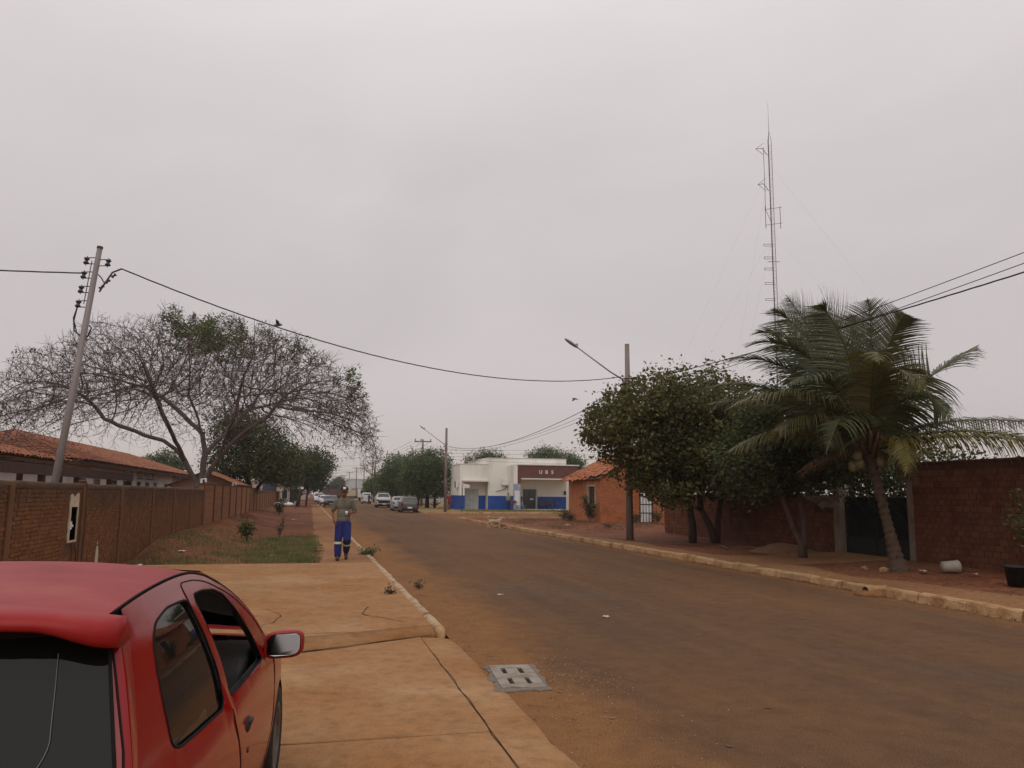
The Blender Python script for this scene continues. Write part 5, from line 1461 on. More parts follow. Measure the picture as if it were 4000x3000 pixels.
# leaning pole behind the left wall
lp = thing('utility_pole', 'leaning grey utility pole with insulator racks behind the left wall', 'utility pole', (-4.86, 16.55, 0))
ptop = Vector((.52, .25, 6.52)); pa = ptop.normalized()
b_ = B(); b_.tube([(-.06, -.02, -.4), tuple(ptop * .5), tuple(ptop)], [.080, .066, .050], 14); b_.build('shaft', GALV2, lp, True)
b_ = B(); b_.cyl(tuple(ptop), tuple(ptop + pa * .04), .058, n=14); b_.build('cap', STEEL, lp)
rtv = Vector((r0.x, r0.y, 0))
def rack(name, side, s0, n, gap, parent, axis, pole_r, tip):
    """bracket with spool insulators on one side of a pole"""
    b_ = B()
    for i in range(n):
        p = tip - axis * (s0 + i * gap)
        c = p + side * (pole_r + .16)
        for o_ in (.065, -.065): b_.tube([p + axis * o_, c + axis * o_ + side * .04], .010, 5)
        b_.tube([c + axis * .10, c - axis * .10], .008, 5)
    if n > 1: b_.tube([tip - axis * (s0) + side * (pole_r + .05), tip - axis * (s0 + (n - 1) * gap) + side * (pole_r + .05)], .010, 4)
    rk = b_.build(name, STEEL, parent)
    for i in range(n):
        c = tip - axis * (s0 + i * gap) + side * (pole_r + .16)
        q = B(); spool(q, c, axis, .058, .12); q.build('insulator', PORC, rk, True)
    return rk
rack('insulator_rack', -rtv, .26, 4, .30, lp, pa, .06, ptop)
rack('insulator_rack', rtv, .30, 1, .3, lp, pa, .06, ptop)
b_ = B(); p = ptop - pa * .55
b_.tube([p + rtv * .07, p + rtv * .15 - pa * .08, p + rtv * .22 - pa * .18, p + rtv * .16 - pa * .34], .014, 5)
b_.tube([p + rtv * .5 + pa * .12, p + rtv * .34 + pa * .05, p + rtv * .22 - pa * .2, p + rtv * .15 - pa * .36], .018, 5)
for k in range(3): spool(b_, p + rtv * (.38 - .1 * k) - pa * (.02 + .12 * k), (rtv * .6 + pa * .5).normalized(), .035, .10)
b_.build('cable_clamps', PORC, lp)
b_ = B(); p = ptop - pa * 1.2
b_.tube([p - rtv * .22, p - rtv * .26 - pa * .25, p - rtv * .2 - pa * .5, p - rtv * .06 - pa * .62, p + rtv * .09 - pa * .62, p + rtv * .13 - pa * .45, p + rtv * .08 - pa * .4], .014, 5)
b_.tube([p - rtv * .22, p - rtv * .24 - pa * .3, p - rtv * .14 - pa * .55, p + rtv * .07 - pa * .68, p + rtv * .11 - pa * .5], .010, 5); b_.build('cable_loop', CABLE, lp)
LP = Vector((-4.86, 16.55, 0))
# street-lamp poles on the right
LAMPM = mat('lamp_housing', (.33, .32, .31), rough=.5, metal=.3)
def lamp_pole(label, loc, h, arm_h, tipv, rb=.15, rt_=.10, group=None):
    t = thing('street_lamp', label, 'street lamp', loc, 0, group)
    b_ = B(); b_.tube([(0, 0, -.2), (-.02, 0, h * .5), (-.03, 0, h)], [rb, (rb + rt_) / 2, rt_], 14); b_.build('pole', POLEC, t, True)
    b_ = B(); a0 = Vector((-rb * .7, 0, arm_h - .55)); tip = Vector(tipv)
    b_.tube([a0, a0 + Vector((-.02, 0, .3)), a0 + Vector((-.14, 0, .62)), a0.lerp(tip, .32) + Vector((0, 0, .32)), tip], [.034, .034, .032, .028, .024], 8); b_.build('arm', GALV, t, True)
    d = (tip - (a0 + Vector((-.14, 0, .62)))).normalized(); s = Vector((0, 1, 0))
    b_ = B(); rows = []
    for f_, w, hh in ((-.02, .03, .03), (.10, .085, .05), (.30, .11, .06), (.48, .09, .045), (.56, .03, .02)):
        c = tip + d * f_; n_ = d.cross(s).normalized(); n_ = n_ if n_.z > 0 else -n_
        rows.append([c + s * w * math.cos(a) + n_ * hh * math.sin(a) for a in np.linspace(0, 2 * math.pi, 11)[:-1]])
    b_.grid(rows, True); b_.build('lamp_head', LAMPM, t, True)
    b_ = B().box(tip + d * .02 + Vector((0, 0, .08)), (.08, .06, .09)); b_.build('photocell', LAMPM, t)
    b_ = B()
    for dz in (-.5, -.2, .05): b_.tube([(-rb * .8, -.05, arm_h + dz), (-rb - .09, -.06, arm_h + dz)], .012, 5); spool(b_, (-rb - .11, -.06, arm_h + dz), (0, 0, 1), .04, .09)
    b_.build('insulators', PORC, t)
    b_ = B()
    for z in (arm_h - .6, arm_h - .35, arm_h + .1): b_.torus((-.02, 0, z), rb * .85, .012, 'z', 16, 5)
    for z in (arm_h - .9, arm_h - 1.3, 3.2, 2.2): b_.cyl((rb * .6, -.06, z), (rb * 1.05, -.08, z), .015, n=6)
    b_.build('bands', STEEL, t)
    b_ = B().tube([(-rb * .5, -.03, arm_h - .9), (-rb - .18, -.05, arm_h - .8), (-rb - .22, -.05, arm_h - .5), (-rb - .16, -.05, arm_h - .25)], .010, 5); b_.build('jumper_wire', CABLE, t)
    return t
RP = Vector((11.15, 26.9, .15)); 
lamp_pole('concrete lamp pole with raised arm standing in the broad tree crown', RP, 7.15, 5.75, (-1.98, .0, 6.92), .135, .085)
P2 = Vector((11.75, 71.6, .13))
lamp_pole('distant concrete lamp pole with raised arm left of the clinic', P2, 7.62, 6.1, (-2.05, 0, 7.45), .15, .10)
def far_pole(label, loc, h=9.2, arm=2.2, lamp=False):
    t = thing('utility_pole', label, 'utility pole', loc, 0, 'power poles down the street')
    b_ = B().tube([(0, 0, -.2), (0, 0, h)], [.19, .13], 10); b_.build('shaft', POLEC, t, True)
    b_ = B().bb(-arm / 2, arm / 2, -.09, .0, h - .35, h - .22); b_.build('crossarm', WOODD, t)
    for x in (-arm / 2 + .12, -.25, arm / 2 - .12): B().tube([(x, -.05, h - .22), (x, -.05, h - .05), (x, -.05, h + .08)], [.035, .07, .045], 8).build('insulator', PORC, t, True)
    b_ = B().tube([(-arm * .35, -.05, h - .35), (0, -.1, h - 1.0)], .02, 4); b_.tube([(arm * .35, -.05, h - .35), (0, -.1, h - 1.0)], .02, 4); b_.build('braces', STEEL, t)
    if lamp:
        b_ = B().tube([(-.1, 0, h - 2.6), (-.5, 0, h - 2.1), (-2.3, 0, h - 1.2)], .035, 6); b_.build('lamp_arm', GALV, t)
        b_ = B(); b_.box((-2.5, 0, h - 1.15), (.5, .2, .12)); b_.build('lamp_head', LAMPM, t)
    return t
for x, y, h, lam, lb in ((13.9, 104, 8.8, 0, 'crossarm pole rising behind the big round street tree'), (14.4, 150, 9.3, 1, 'crossarm pole beside the thin sparse tree'), (14.0, 196, 9.2, 1, 'crossarm pole next beyond the thin sparse tree'), (14.6, 238, 9.3, 1, 'taller of the close pair of crossarm poles, right one'), (12.8, 246, 9.6, 0, 'crossarm pole, left of the close pair over the truck cab'), (12.6, 290, 9.4, 0, 'crossarm pole left of the close pair above the truck bed'), (12.4, 335, 9.2, 0, 'small far crossarm pole above the middle of the truck'), (12.2, 375, 9.2, 0, 'tiny crossarm pole above the rear of the truck'), (12.0, 425, 9.2, 0, 'farthest tiny crossarm pole near the street end')):
    far_pole(lb, (x, y, .1), h, 2.3, lam)
fp = thing('plain_pole', 'slim leaning wooden pole on the left verge by the street tree', 'utility pole', (-.75, 103, .1))
B().tube([(0, 0, -.2), (.25, 0, 3.5), (.42, 0, 7.0)], [.13, .11, .08], 10).build('shaft', POLEC, fp, True)
fp = thing('plain_pole', 'dark slanting post beside the street sign on the left', 'post', (-1.9, 98, .1))
B().tube([(0, 0, -.2), (.5, 0, 1.8), (.95, 0, 3.4)], [.12, .10, .09], 8).build('shaft', BARKD, fp, True)

def cable(label, a, c, sag, r=.016, twist=0, group=None, n=26, cat='cable'):
    a, c = Vector(a), Vector(c)
    base = [a.lerp(c, t) - Vector((0, 0, sag * 4 * t * (1 - t))) for t in np.linspace(0, 1, n)]
    b_ = B()
    if twist:
        L = (c - a).length; N = int(L * 5); s = (c - a).cross(Vector((0, 0, 1))).normalized()
        for ph in (0, 2.09, 4.19):
            pts = []
            for i in range(N + 1):
                t = i / N; w = t * L * twist + ph
                pts.append(a.lerp(c, t) - Vector((0, 0, sag * 4 * t * (1 - t))) + s * math.cos(w) * r * .8 + Vector((0, 0, 1)) * math.sin(w) * r * .8)
            b_.tube(pts, r, 5)
    else: b_.tube(base, r, 5)
    o = b_.build('cable', CABLE, None, True)
    return tag(o, label, cat, group)
ltip = LP + ptop
RPt = RP + Vector((-.18, -.06, 5.92))
cable('thick twisted cable sagging from the leaning pole to the lamp pole', ltip - pa * .42 + rtv * .5, RPt, .93, .0085, 4.0)
cable('twisted cable leaving the leaning pole toward the left edge', ltip - pa * .52 - rtv * .22, (-16.5, 15.2, 5.95), .25, .0085, 4.0)
nxt = Vector((11.3, -9.0, .15))
cable('thick twisted cable from the lamp pole past the palm to the right edge', RP + Vector((.05, -.15, 5.70)), nxt + Vector((0, 0, 5.95)), .55, .0085, 4.0)
cable('upper of two thin wires passing behind the palm top', RP + Vector((.10, -.15, 5.30)), nxt + Vector((.1, 0, 6.75)), .35, .008)
cable('lower of two thin wires passing behind the palm top', RP + Vector((.10, -.15, 5.15)), nxt + Vector((.1, 0, 6.6)), .38, .008)
cable('twisted cable running from the near lamp pole to the far lamp pole', RP + Vector((-.2, .1, 5.45)), P2 + Vector((0, -.15, 6.0)), 1.0, .0085, 4.0)
cable('upper thin wire between the two lamp poles', RP + Vector((-.1, .1, 5.15)), P2 + Vector((0, -.15, 5.9)), .8, .008)
cable('lower thin wire between the two lamp poles', RP + Vector((-.1, .1, 5.0)), P2 + Vector((0, -.15, 5.75)), .8, .008)
for k in range(4):
    cable(['topmost', 'second from top', 'third from top', 'lowest'][k] + ' thin wire crossing the sky above the clinic roof', P2 + Vector((.1, 0, 5.6 - .28 * k)), (62, 92, 8.6 - .7 * k), .25 + .1 * k, .010, group='thin wires above the clinic', n=14)
for k in range(4):
    cable(['rightmost upper', 'middle upper', 'leftmost upper', 'single lower'][k] + ' street wire strung along the far crossarm poles', (14 - .8 * (k % 3), 104, 8.6 - .9 * (k // 3)), (12.4 - .8 * (k % 3), 425, 9.0 - .9 * (k // 3)), .4, .016, group='far street wires', n=10)
for k, (y, z) in enumerate(((150, 8.6), (165, 7.7), (180, 7.0), (210, 7.4), (240, 6.6), (270, 6.8), (300, 6.0))):
    cable('thin wire crossing the far street, ' + ['nearest of seven', 'second nearest', 'third nearest', 'fourth nearest', 'fifth nearest', 'sixth nearest', 'farthest of seven'][k], (-6, y, z), (14.2, y + 4, z + .1), .35, .014, group='wires crossing the far street', n=10)

# guyed lattice mast behind the palm
MX, MY, MH = 53.1, 82.0, 47.6
ms = thing('radio_mast', 'tall slender guyed lattice radio mast behind the palm', 'mast', (MX, MY, 0))
MST = mat('mast_steel', [(.085, .072, .072), (.13, .11, .11)], 5, .6, metal=.3)
lg = [Vector((.24 * math.cos(R(a)), .24 * math.sin(R(a)), 0)) for a in (200, 320, 80)]
for i, l in enumerate(lg): B().tube([l, l + Vector((0, 0, MH - 2.2)), Vector((l.x * .2, l.y * .2, MH - 1))], [.035 if i else .06, .03 if i else .05, .02], 5).build('leg', MST, ms)
b_ = B(); z = .5; k = 0
while z < MH - 2.6:
    for i in range(3):
        a, c = lg[i], lg[(i + 1) % 3]
        b_.tube([a + Vector((0, 0, z)), c + Vector((0, 0, z + .42))], .012, 3, False)
        b_.tube([c + Vector((0, 0, z + .42)), a + Vector((0, 0, z + .84))], .012, 3, False)
    z += .84
o = b_.build('lattice', MST, ms); o['kind'] = 'stuff'
B().tube([(0, 0, MH - 1.1), (0, 0, MH + 3.0)], [.03, .01], 5).build('lightning_rod', MST, ms)
def yagi(z, len_, s=-1):
    b_ = B(); R_ = PRT
    b_.tube([Vector((0, 0, z)) + R_ * s * .3, Vector((0, 0, z + .9)) + R_ * s * .9, Vector((0, 0, z + .8)) + R_ * s * (len_)], .04, 5)
    e_ = Vector((0, 0, z + .8)) + R_ * s * len_
    for q in (-1, 1): b_.tube([e_, e_ - R_ * s * 1.0 + Vector((0, 0, .8 * q))], .025, 4)
    b_.build('antenna', MST, ms)
yagi(MH - 4.0, 1.7); yagi(MH - 8.6, 1.6)
B().tube([PRT * -.75 + Vector((0, 0, MH - 3)), PRT * -.75 + Vector((0, 0, MH - 11)), Vector((-.2, 0, MH - 12.5))], .03, 5).build('feed_mast', MST, ms)
for z in (21.8, 23.6, 25.4, 27.4, 29.2, 30.6, 32.2):
    b_ = B().tube([Vector((0, 0, z)), PRT * -1.15 + Vector((0, 0, z))], .03, 4); b_.tube([Vector((0, 0, z - .25)), PRT * -1.15 + Vector((0, 0, z - .25))], .03, 4); b_.tube([PRT * -1.15 + Vector((0, 0, z - .25)), PRT * -1.15 + Vector((0, 0, z))], .03, 4); b_.build('dipole', MST, ms)
b_ = B()
for z in (34.6, 36.6):
    b_.tube([PRT * -.9 + Vector((0, 0, z)), PRT * 1.2 + Vector((0, 0, z + .3))], .03, 4)
for s in (-.8, 1.0): b_.tube([PRT * s + Vector((0, 0, 34.2)), PRT * s + Vector((0, 0, 37.0))], .035, 4)
b_.build('panel_array', MST, ms)
B().tube([PRT * -.7 + Vector((0, 0, MH - 17.6)), PRT * .7 + Vector((0, 0, MH - 17.6))], .035, 5).build('side_bracket', MST, ms)
GUY = mat('guy_wire', (.30, .27, .27), rough=.6)
for z in (15, 24, 33, 42):
    for a in (200, 320, 80):
        d = Vector((math.cos(R(a)), math.sin(R(a)), 0)); rr = 16 if z < 30 else 26
        B().tube([d * .24 + Vector((0, 0, z)), d * rr], .006, 3, False).build('guy_wire', GUY, ms)

# ================================================================== street furniture and small things on the right
# clinic totem, sign post, bicycle, benches
tm = thing('totem_sign', 'tall white and pale blue totem sign standing before the clinic porch', 'sign', (20.45, 79.3, .13))
PBL = mat('pale_blue_sign', [(.26, .29, .40), (.32, .35, .46)], 1.5, .5)
B().bb(-.37, .37, -.07, .07, .0, 2.72).build('panel', PBL, tm, bevel=.01)
B().bb(-.26, .26, -.078, -.0701, .55, 2.02).build('white_field', WHITEP, tm)
b_ = B().bb(.20, .30, -.079, -.0702, 2.42, 2.445); b_.bb(.238, .262, -.0795, -.0703, 2.38, 2.485); b_.build('cross_mark', WHITEP, tm)
b_ = B()
for k, w in enumerate((.30, .22, .26)): b_.bb(-.26, -.26 + w, -.079, -.0702, 2.40 - k * .13, 2.44 - k * .13)
b_.build('heading_bars', mat('grey_print', (.20, .22, .30), rough=.6), tm)
B().bb(-.45, .45, -.15, .15, -.05, .05).build('base', POLEC, tm)
st = thing('bus_stop_post', 'thin dark post with a small white box on top near the clinic kerb', 'sign post', (13.1, 70.6, .13))
B().tube([(0, 0, -.1), (0, 0, 2.45)], .04, 8).build('post', STEEL, st)
b_ = B(); b_.prism([(-.02, 2.18), (.62, 2.15), (.68, 2.42), (.36, 2.52), (.02, 2.5)], -.15, .15, 'y'); b_.build('box_sign', WHITEP, st)
ss = thing('street_sign', 'small white street name plate on the left verge', 'sign', (-1.3, 92, .1))
B().tube([(0, 0, -.1), (0, 0, 2.3)], .03, 6).build('post', STEEL, ss); B().bb(-.32, .32, -.02, .02, 2.05, 2.3).build('plate', WHITEP, ss)
def bicycle(label, loc, rz, fm):
    t = thing('bicycle', label, 'bicycle', loc, rz)
    for x in (-.55, .55):
        b_ = B(); b_.torus((x, 0, .34), .325, .022, 'y', 28, 6); w_ = b_.build('wheel', BLACKP, t, True)
        b_ = B(); b_.torus((x, 0, .34), .298, .010, 'y', 28, 5); b_.build('rim', GALV, w_, True)
        b_ = B()
        for i in range(14): a = i * math.pi / 7; b_.tube([(x, 0, .34), (x + .3 * math.cos(a), 0, .34 + .3 * math.sin(a))], .003, 3, False)
        b_.cyl((x, -.05, .34), (x, .05, .34), .02, n=8); b_.build('spokes', GALV, w_)
    b_ = B()
    for a, c in (((-.55, .34), (-.12, .32)), ((-.12, .32), (-.22, .80)), ((-.20, .72), (.36, .78)), ((-.12, .32), (.38, .68)), ((.36, .84), (.40, .62)), ((.40, .62), (.55, .34)), ((-.55, .34), (-.20, .72))): b_.tube([(a[0], 0, a[1]), (c[0], 0, c[1])], .018, 6)
    b_.build('frame', fm, t)
    b_ = B().tube([(.36, 0, .82), (.33, 0, .98)], .014, 6); b_.tube([(.25, -.27, 1.0), (.33, -.1, .98), (.33, .1, .98), (.25, .27, 1.0)], .013, 6); b_.build('handlebar', GALV, t)
    b_ = B(); b_.ell((-.24, 0, .86), (.14, .08, .035)); b_.build('saddle', BLACKP, t, True)
    B().bb(-.85, -.38, -.07, .07, .70, .715).build('rack', GALV, t)
    b_ = B().torus((-.12, 0, .32), .09, .010, 'y', 16, 4); b_.tube([(-.12, .05, .32), (-.02, .08, .20)], .012, 5); b_.tube([(-.12, -.05, .32), (-.22, -.08, .44)], .012, 5); b_.build('crank', STEEL, t)
    return t
bicycle('bicycle with a red crate on its rack in front of the clinic totem', (20.45, 78.4, .13), R(4), mat('white_bike', (.5, .5, .52), rough=.4))
cr = thing('bicycle_crate', 'red plastic crate on the rear rack of the bicycle', 'crate', (19.85, 78.36, .13 + .716))
RCR = mat('red_crate', (.16, .035, .03), rough=.6)
for nm_, b6 in (('side', (-.25, .25, -.16, -.14, 0, .3)), ('side', (-.25, .25, .14, .16, 0, .3)), ('end', (-.25, -.23, -.14, .14, 0, .3)), ('end', (.23, .25, -.14, .14, 0, .3)), ('bottom', (-.23, .23, -.14, .14, 0, .02))): B().bb(*b6).build(nm_, RCR, cr)
def bench(label, loc, rz, L=1.5):
    t = thing('bench', label, 'bench', loc, rz, 'clinic porch benches')
    for k in range(3): B().bb(-L / 2, L / 2, -.22 + k * .15, -.09 + k * .15, .42, .46).build('seat_slat', WOODD, t)
    for k in range(3): B().bb(-L / 2, L / 2, .24, .27, .52 + k * .14, .63 + k * .14).build('back_slat', WOODD, t)
    for x in (-L / 2 + .12, L / 2 - .12):
        b_ = B().bb(x - .03, x + .03, -.22, -.16, 0, .42); b_.bb(x - .03, x + .03, .18, .24, 0, .95); b_.bb(x - .03, x + .03, -.16, .18, .36, .42); b_.build('leg', WOODD, t)
bench('dark wooden bench against the blue porch wall, left one', (24.35, 83.0, .22), 0, 1.1)
bench('taller looking dark wooden bench in the porch, right one', (25.35, 82.5, .22), R(20), 1.0)
# bucket, pot, pipe, sand, rubble on the right
bk = thing('bucket', 'white plastic bucket lying on its side by the red wall', 'bucket', (13.05, 14.15, .155), R(-10)); bk.scale = (.78, .78, .78)
BKW = mat('dirty_white_plastic', [(.26, .22, .175), (.38, .34, .29)], 5, .6)
b_ = B(); rows = []
for x, r_ in ((.30, .135), (.302, .11), (.30, .0)): pass
prof = [(-.20, .001), (-.20, .135), (.20, .165), (.20, .178), (.212, .178), (.212, .160), (-.185, .128), (-.185, .001)]
for i in range(25):
    a = 2 * math.pi * i / 24; rows.append([(x, r_ * math.cos(a), .175 + r_ * math.sin(a)) for x, r_ in prof])
b_.grid(rows); b_.build('shell', BKW, bk, True)
b_ = B(); b_.tube([(.2, .17, .18), (.30, .12, .06), (.32, 0, .02), (.30, -.12, .06), (.2, -.17, .18)], .006, 5); b_.build('handle', STEEL, bk)
pt2 = thing('plant_pot', 'black plastic pot standing by the wall at the right edge', 'pot', (12.55, 12.05, .14)); pt2.scale = (.85, .85, .9)
b_ = B(); rows = []
prof = [(.001, .0), (.17, .0), (.225, .36), (.245, .36), (.245, .40), (.215, .40), (.165, .03), (.001, .03)]
for i in range(25):
    a = 2 * math.pi * i / 24; rows.append([(r_ * math.cos(a), r_ * math.sin(a), z) for r_, z in prof])
b_.grid(rows); b_.build('shell', BLACKP, pt2, True)
b_ = B(); b_.cyl((0, 0, .28), (0, 0, .30), .2, n=20); b_.build('soil', SOIL, pt2)
pp = thing('drain_pipe_end', 'broken pipe mouth sticking out of the right kerb', 'pipe', (9.72, 12.3, .06), R(8))
b_ = B(); rows = []
for x in (-.22, .25):
    rows.append([(x, .085 * math.cos(a), .02 + .085 * math.sin(a)) for a in np.linspace(0, 2 * math.pi, 17)[:-1]])
rows2 = [rows[0], rows[1]]
b_.grid(rows2, True); b_.grid([[(x, y * .86, .02 + (z - .02) * .86) for x, y, z in r_] for r_ in rows], True); b_.grid([rows[0], [(x, y * .86, .02 + (z - .02) * .86) for x, y, z in rows[0]]], True); b_.build('pipe', KERB, pp, True)
b_ = B(); b_.ell((-.02, 0, -.05), (.35, .32, .10), 14, 6); b_.build('mortar_lump', RPAVE, pp, True)
def mound(name, label, loc, rx_, ry_, h, m, seed, cat):
    rr = random.Random(seed); b_ = B(); rows = []
    for i in range(9):
        q = i / 8; rows.append([(rx_ * q * math.cos(a) * (1 + .1 * math.sin(3 * a + seed)), ry_ * q * math.sin(a) * (1 + .1 * math.cos(2 * a)), h * (1 - q * q) ** 1.3 - .02 * q + rr.uniform(-.01, .01)) for a in np.linspace(0, 2 * math.pi, 25)[:-1]])
    b_.grid(rows, True); o = b_.build(name, m, None, True, loc=loc); return tag(o, label, cat)
SAND = mat('pale_sand', [(.15, .075, .038), (.20, .105, .055)], 6, .95, .8, 40)
mound('sand_heap', 'low heap of sand left of the forked tree on the right', (13.25, 20.6, .15), .9, 1.2, .24, SAND, 4, 'sand heap')
mound('earth_mound', 'small mound of red earth against the left wall', (-3.5, 35.5, .25), .7, 1.6, .35, SOIL, 5, 'earth mound')
mound('earth_mound', 'larger mound of red earth against the far left wall', (-3.4, 46, .22), .8, 2.4, .4, SOIL, 6, 'earth mound')
for i, (x, y, z, s, lb) in enumerate(((11.75, 15.15, .17, 1.0, 'rounded stone left of the palm foot'), (12.0, 14.85, .17, 1.2, 'larger rounded stone touching the palm foot'))):
    o = bpy.data.objects.new('stone', rocks[i]); COL.objects.link(o); o.location = (x, y, z); o.scale = (s, s, s); tag(o, lb, 'stone')
o = bpy.data.objects.new('stone', rocks[2]); COL.objects.link(o); o.location = (12.9, 39.5, .16); o.scale = (2.0, 1.6, 1.6); tag(o, 'pale boulder on the bare lot before the brick house', 'stone')
tw = B(); tw.tube([(-.9, 0, .03), (0, .06, .05), (.8, 0, .03)], [.03, .028, .015], 6); o = tw.build('branch', BARK, None, True, loc=(12.3, 22.3, .16)); o.rotation_euler = (0, 0, R(70)); tag(o, 'bare fallen branch lying beside the sand heap', 'branch')
tw = B(); tw.tube([(-.7, 0, .03), (0, .05, .04), (.6, 0, .03)], [.02, .022, .012], 6); o = tw.build('branch', BARK, None, True, loc=(12.9, 21.8, .16)); o.rotation_euler = (0, 0, R(110)); tag(o, 'thinner fallen branch nearer the low block wall', 'branch')
# bits of rubbish
TR = [mat('paper_scrap', (.55, .52, .47), rough=.8), mat('dirty_plastic', (.40, .37, .33), rough=.5)]
def scrap(label, loc, s, seed, cat='litter'):
    rr = random.Random(seed); b_ = B(); rows = []
    for i in range(4): rows.append([(s * (i / 3 - .5), s * .6 * (j / 3 - .5), s * rr.uniform(.02, .16)) for j in range(4)])
    b_.grid(rows); o = b_.build('paper_scrap', TR[seed % 2], None, loc=loc); o.rotation_euler = (0, 0, rr.uniform(0, 6)); tag(o, label, cat)
scrap('crumpled white wrapper left of the lying bucket', (12.55, 14.3, .18), .24, 1)
scrap('small white scrap right of the lying bucket', (13.1, 13.6, .18), .16, 2)
scrap('pale scrap in front of the black pot', (12.05, 11.3, .18), .14, 3)
scrap('white scrap on the slab edge near the left wall', (-3.6, 18.9, .105), .28, 4)
scrap('white scrap on the grass of the left verge', (-.9, 21.0, vz(-.9, 21) + .05), .14, 5)
scrap('white scrap on the left verge beside the wall foot', (-3.2, 22.2, vz(-3.2, 22.2) + .02), .22, 6)
scrap('pale scrap on the red earth far along the left verge', (-1.0, 50, vz(-1, 50) + .02), .35, 7)
scrap('white plastic scrap in the road beyond the drain', (3.2, 13.5, .004), .10, 8)
scrap('white scrap lying flat in mid road', (4.1, 10.8, .004), .14, 9)
for i, (dx, dy) in enumerate(((0, 0), (.9, .5))):
    b_ = B(); b_.ell((0, 0, .18), (.75, .5, .26), 14, 8); b_.v = [(x + .04 * math.sin(y * 9), y + .03 * math.sin(x * 11), max(z, 0) + .02 * math.sin(x * 13 + y * 7)) for x, y, z in b_.v]
    o = b_.build('sack', WHITEP, None, True, loc=(-3.6 + dx, 92 + dy, vz(-3.5, 92))); tag(o, ['white filled sack at the end of the left wall, nearer the wall', 'white filled sack at the end of the left wall, nearer the path'][i], 'sack')

# ================================================================== red hatchback in the foreground
car = thing('parked_car', 'faded red three-door hatchback with rear spoiler parked in the foreground', 'car', (-1.141, 1.978, .032), -.071)
RED = mat('red_paint', [(.205, .001, .003), (.25, .002, .004), (.23, .005, .005)], 1.2, .13, spec=.38)
REDF = mat('faded_red_paint', [(.215, .004, .006), (.26, .008, .010), (.29, .018, .016), (.30, .050, .036)], 3.2, .40, spec=.2, stretch=(1, 1.6, 1))
REDS = mat('orange_red_paint', [(.28, .016, .010), (.33, .026, .014)], 3, .35, spec=.35)
RUB = mat('rubber_seal', (.012, .011, .010), rough=.7, spec=.1)
SEAM = mat('panel_gap', (.010, .004, .004), rough=.9)
CGL = glass_mat('tinted_glass', (.05, .046, .043), clear=.5, ior=1.42)
WGL = glass_mat('tan_glass', (.62, .48, .34), clear=.30)  # tan, only partly clear windscreen glass
RGL = glass_mat('rear_tint', (.035, .034, .038), clear=.35, rough=.04, ior=1.28)
CLG = glass_mat('clear_glass', (.80, .80, .78), clear=.93)
TRIM = mat('dark_trim', [(.018, .017, .017), (.028, .027, .027)], 10, .75)
def interp(x, T):
    if x <= T[0][0]: return T[0][1]
    for (a, b_), (c, d) in zip(T, T[1:]):
        if x <= c:
            t = (x - a) / (c - a); return b_ + (d - b_) * t
    return T[-1][1]
def smooth_tab(T, n=60):
    """Catmull-Rom resampling of a table so that profiles are round"""
    X = [t[0] for t in T]; out = []
    for i in range(len(T) - 1):
        p0 = T[max(i - 1, 0)]; p1 = T[i]; p2 = T[i + 1]; p3 = T[min(i + 2, len(T) - 1)]
        for k in range(8):
            t = k / 8; h = p2[0] - p1[0]
            m1 = (p2[1] - p0[1]) / (p2[0] - p0[0]) * h; m2 = (p3[1] - p1[1]) / (p3[0] - p1[0]) * h
            y = (2 * t ** 3 - 3 * t * t + 1) * p1[1] + (t ** 3 - 2 * t * t + t) * m1 + (-2 * t ** 3 + 3 * t * t) * p2[1] + (t ** 3 - t * t) * m2
            out.append((p1[0] + h * t, y))
    out.append(T[-1]); return out
ZR = smooth_tab([(.22, 1.368), (.40, 1.390), (.73, 1.412), (1.09, 1.420), (1.35, 1.410), (1.60, 1.372)])
YR = smooth_tab([(.15, .10), (.30, .01), (.50, .0), (.70, .03), (.86, .105), (1.01, .190), (1.10, .236), (1.19, .285), (1.305, .340), (1.37, .375)])
zr = lambda y: interp(y, ZR)
yr = lambda z: interp(z, YR)
def SXf(y, z):
    if z <= .86: x = .805 - .10 * ((z - .58) / .60) ** 2
    else:
        t = (z - .86) / .48; x = .783 - .065 * t - .075 * t * t
    x -= .022 * sstep(.845, .885, z)
    x *= 1 - .030 * ((y - 1.8) / 1.8) ** 2
    if y > 3.0: x -= .55 * (y - 3.0) ** 2.2
    return x
ZT = smooth_tab([(1.55, zr(1.55) - .052), (1.93, 1.222), (2.31, 1.068), (2.62, .912), (2.80, .865), (3.1, .83), (3.4, .76), (3.60, .67), (3.70, .56)])
def ztop(y):
    return zr(y) - .052 if y <= 1.55 else interp(y, ZT)
def arc(cy_, cz, r_, a0, a1, n): return [(cy_ + r_ * math.cos(R(a)), cz + r_ * math.sin(R(a))) for a in np.linspace(a0, a1, n)]
outline = [(yr(z) + .15, z) for z in np.linspace(.25, 1.27, 16)]
outline += [(y, ztop(y)) for y in np.linspace(.50, 3.68, 60)]
outline += [(3.72, .45), (3.70, .27)] + arc(3.02, .29, .315, -8, 188, 20) + [(2.6, .205), (1.8, .20), (1.1, .205)] + arc(.68, .29, .315, -8, 188, 20)
door = [(1.14, ztop(1.14) - .022)] + [(y, ztop(y) - .022) for y in np.linspace(1.25, 2.45, 14)] + [(2.64, .865), (2.70, .74), (2.70, .50), (2.60, .24), (1.70, .24), (1.60, .48), (1.50, .69), (1.40, .845), (1.317, 1.02), (1.18, 1.265)]
dwin = [(1.49, .873), (1.42, 1.013), (1.323, 1.165), (1.262, 1.270), (1.275, 1.292), (1.41, 1.290), (1.60, 1.272), (1.745, 1.236), (1.93, 1.142), (2.155, 1.0), (2.33, .885), (2.33, .862), (2.25, .858), (1.84, .866)]
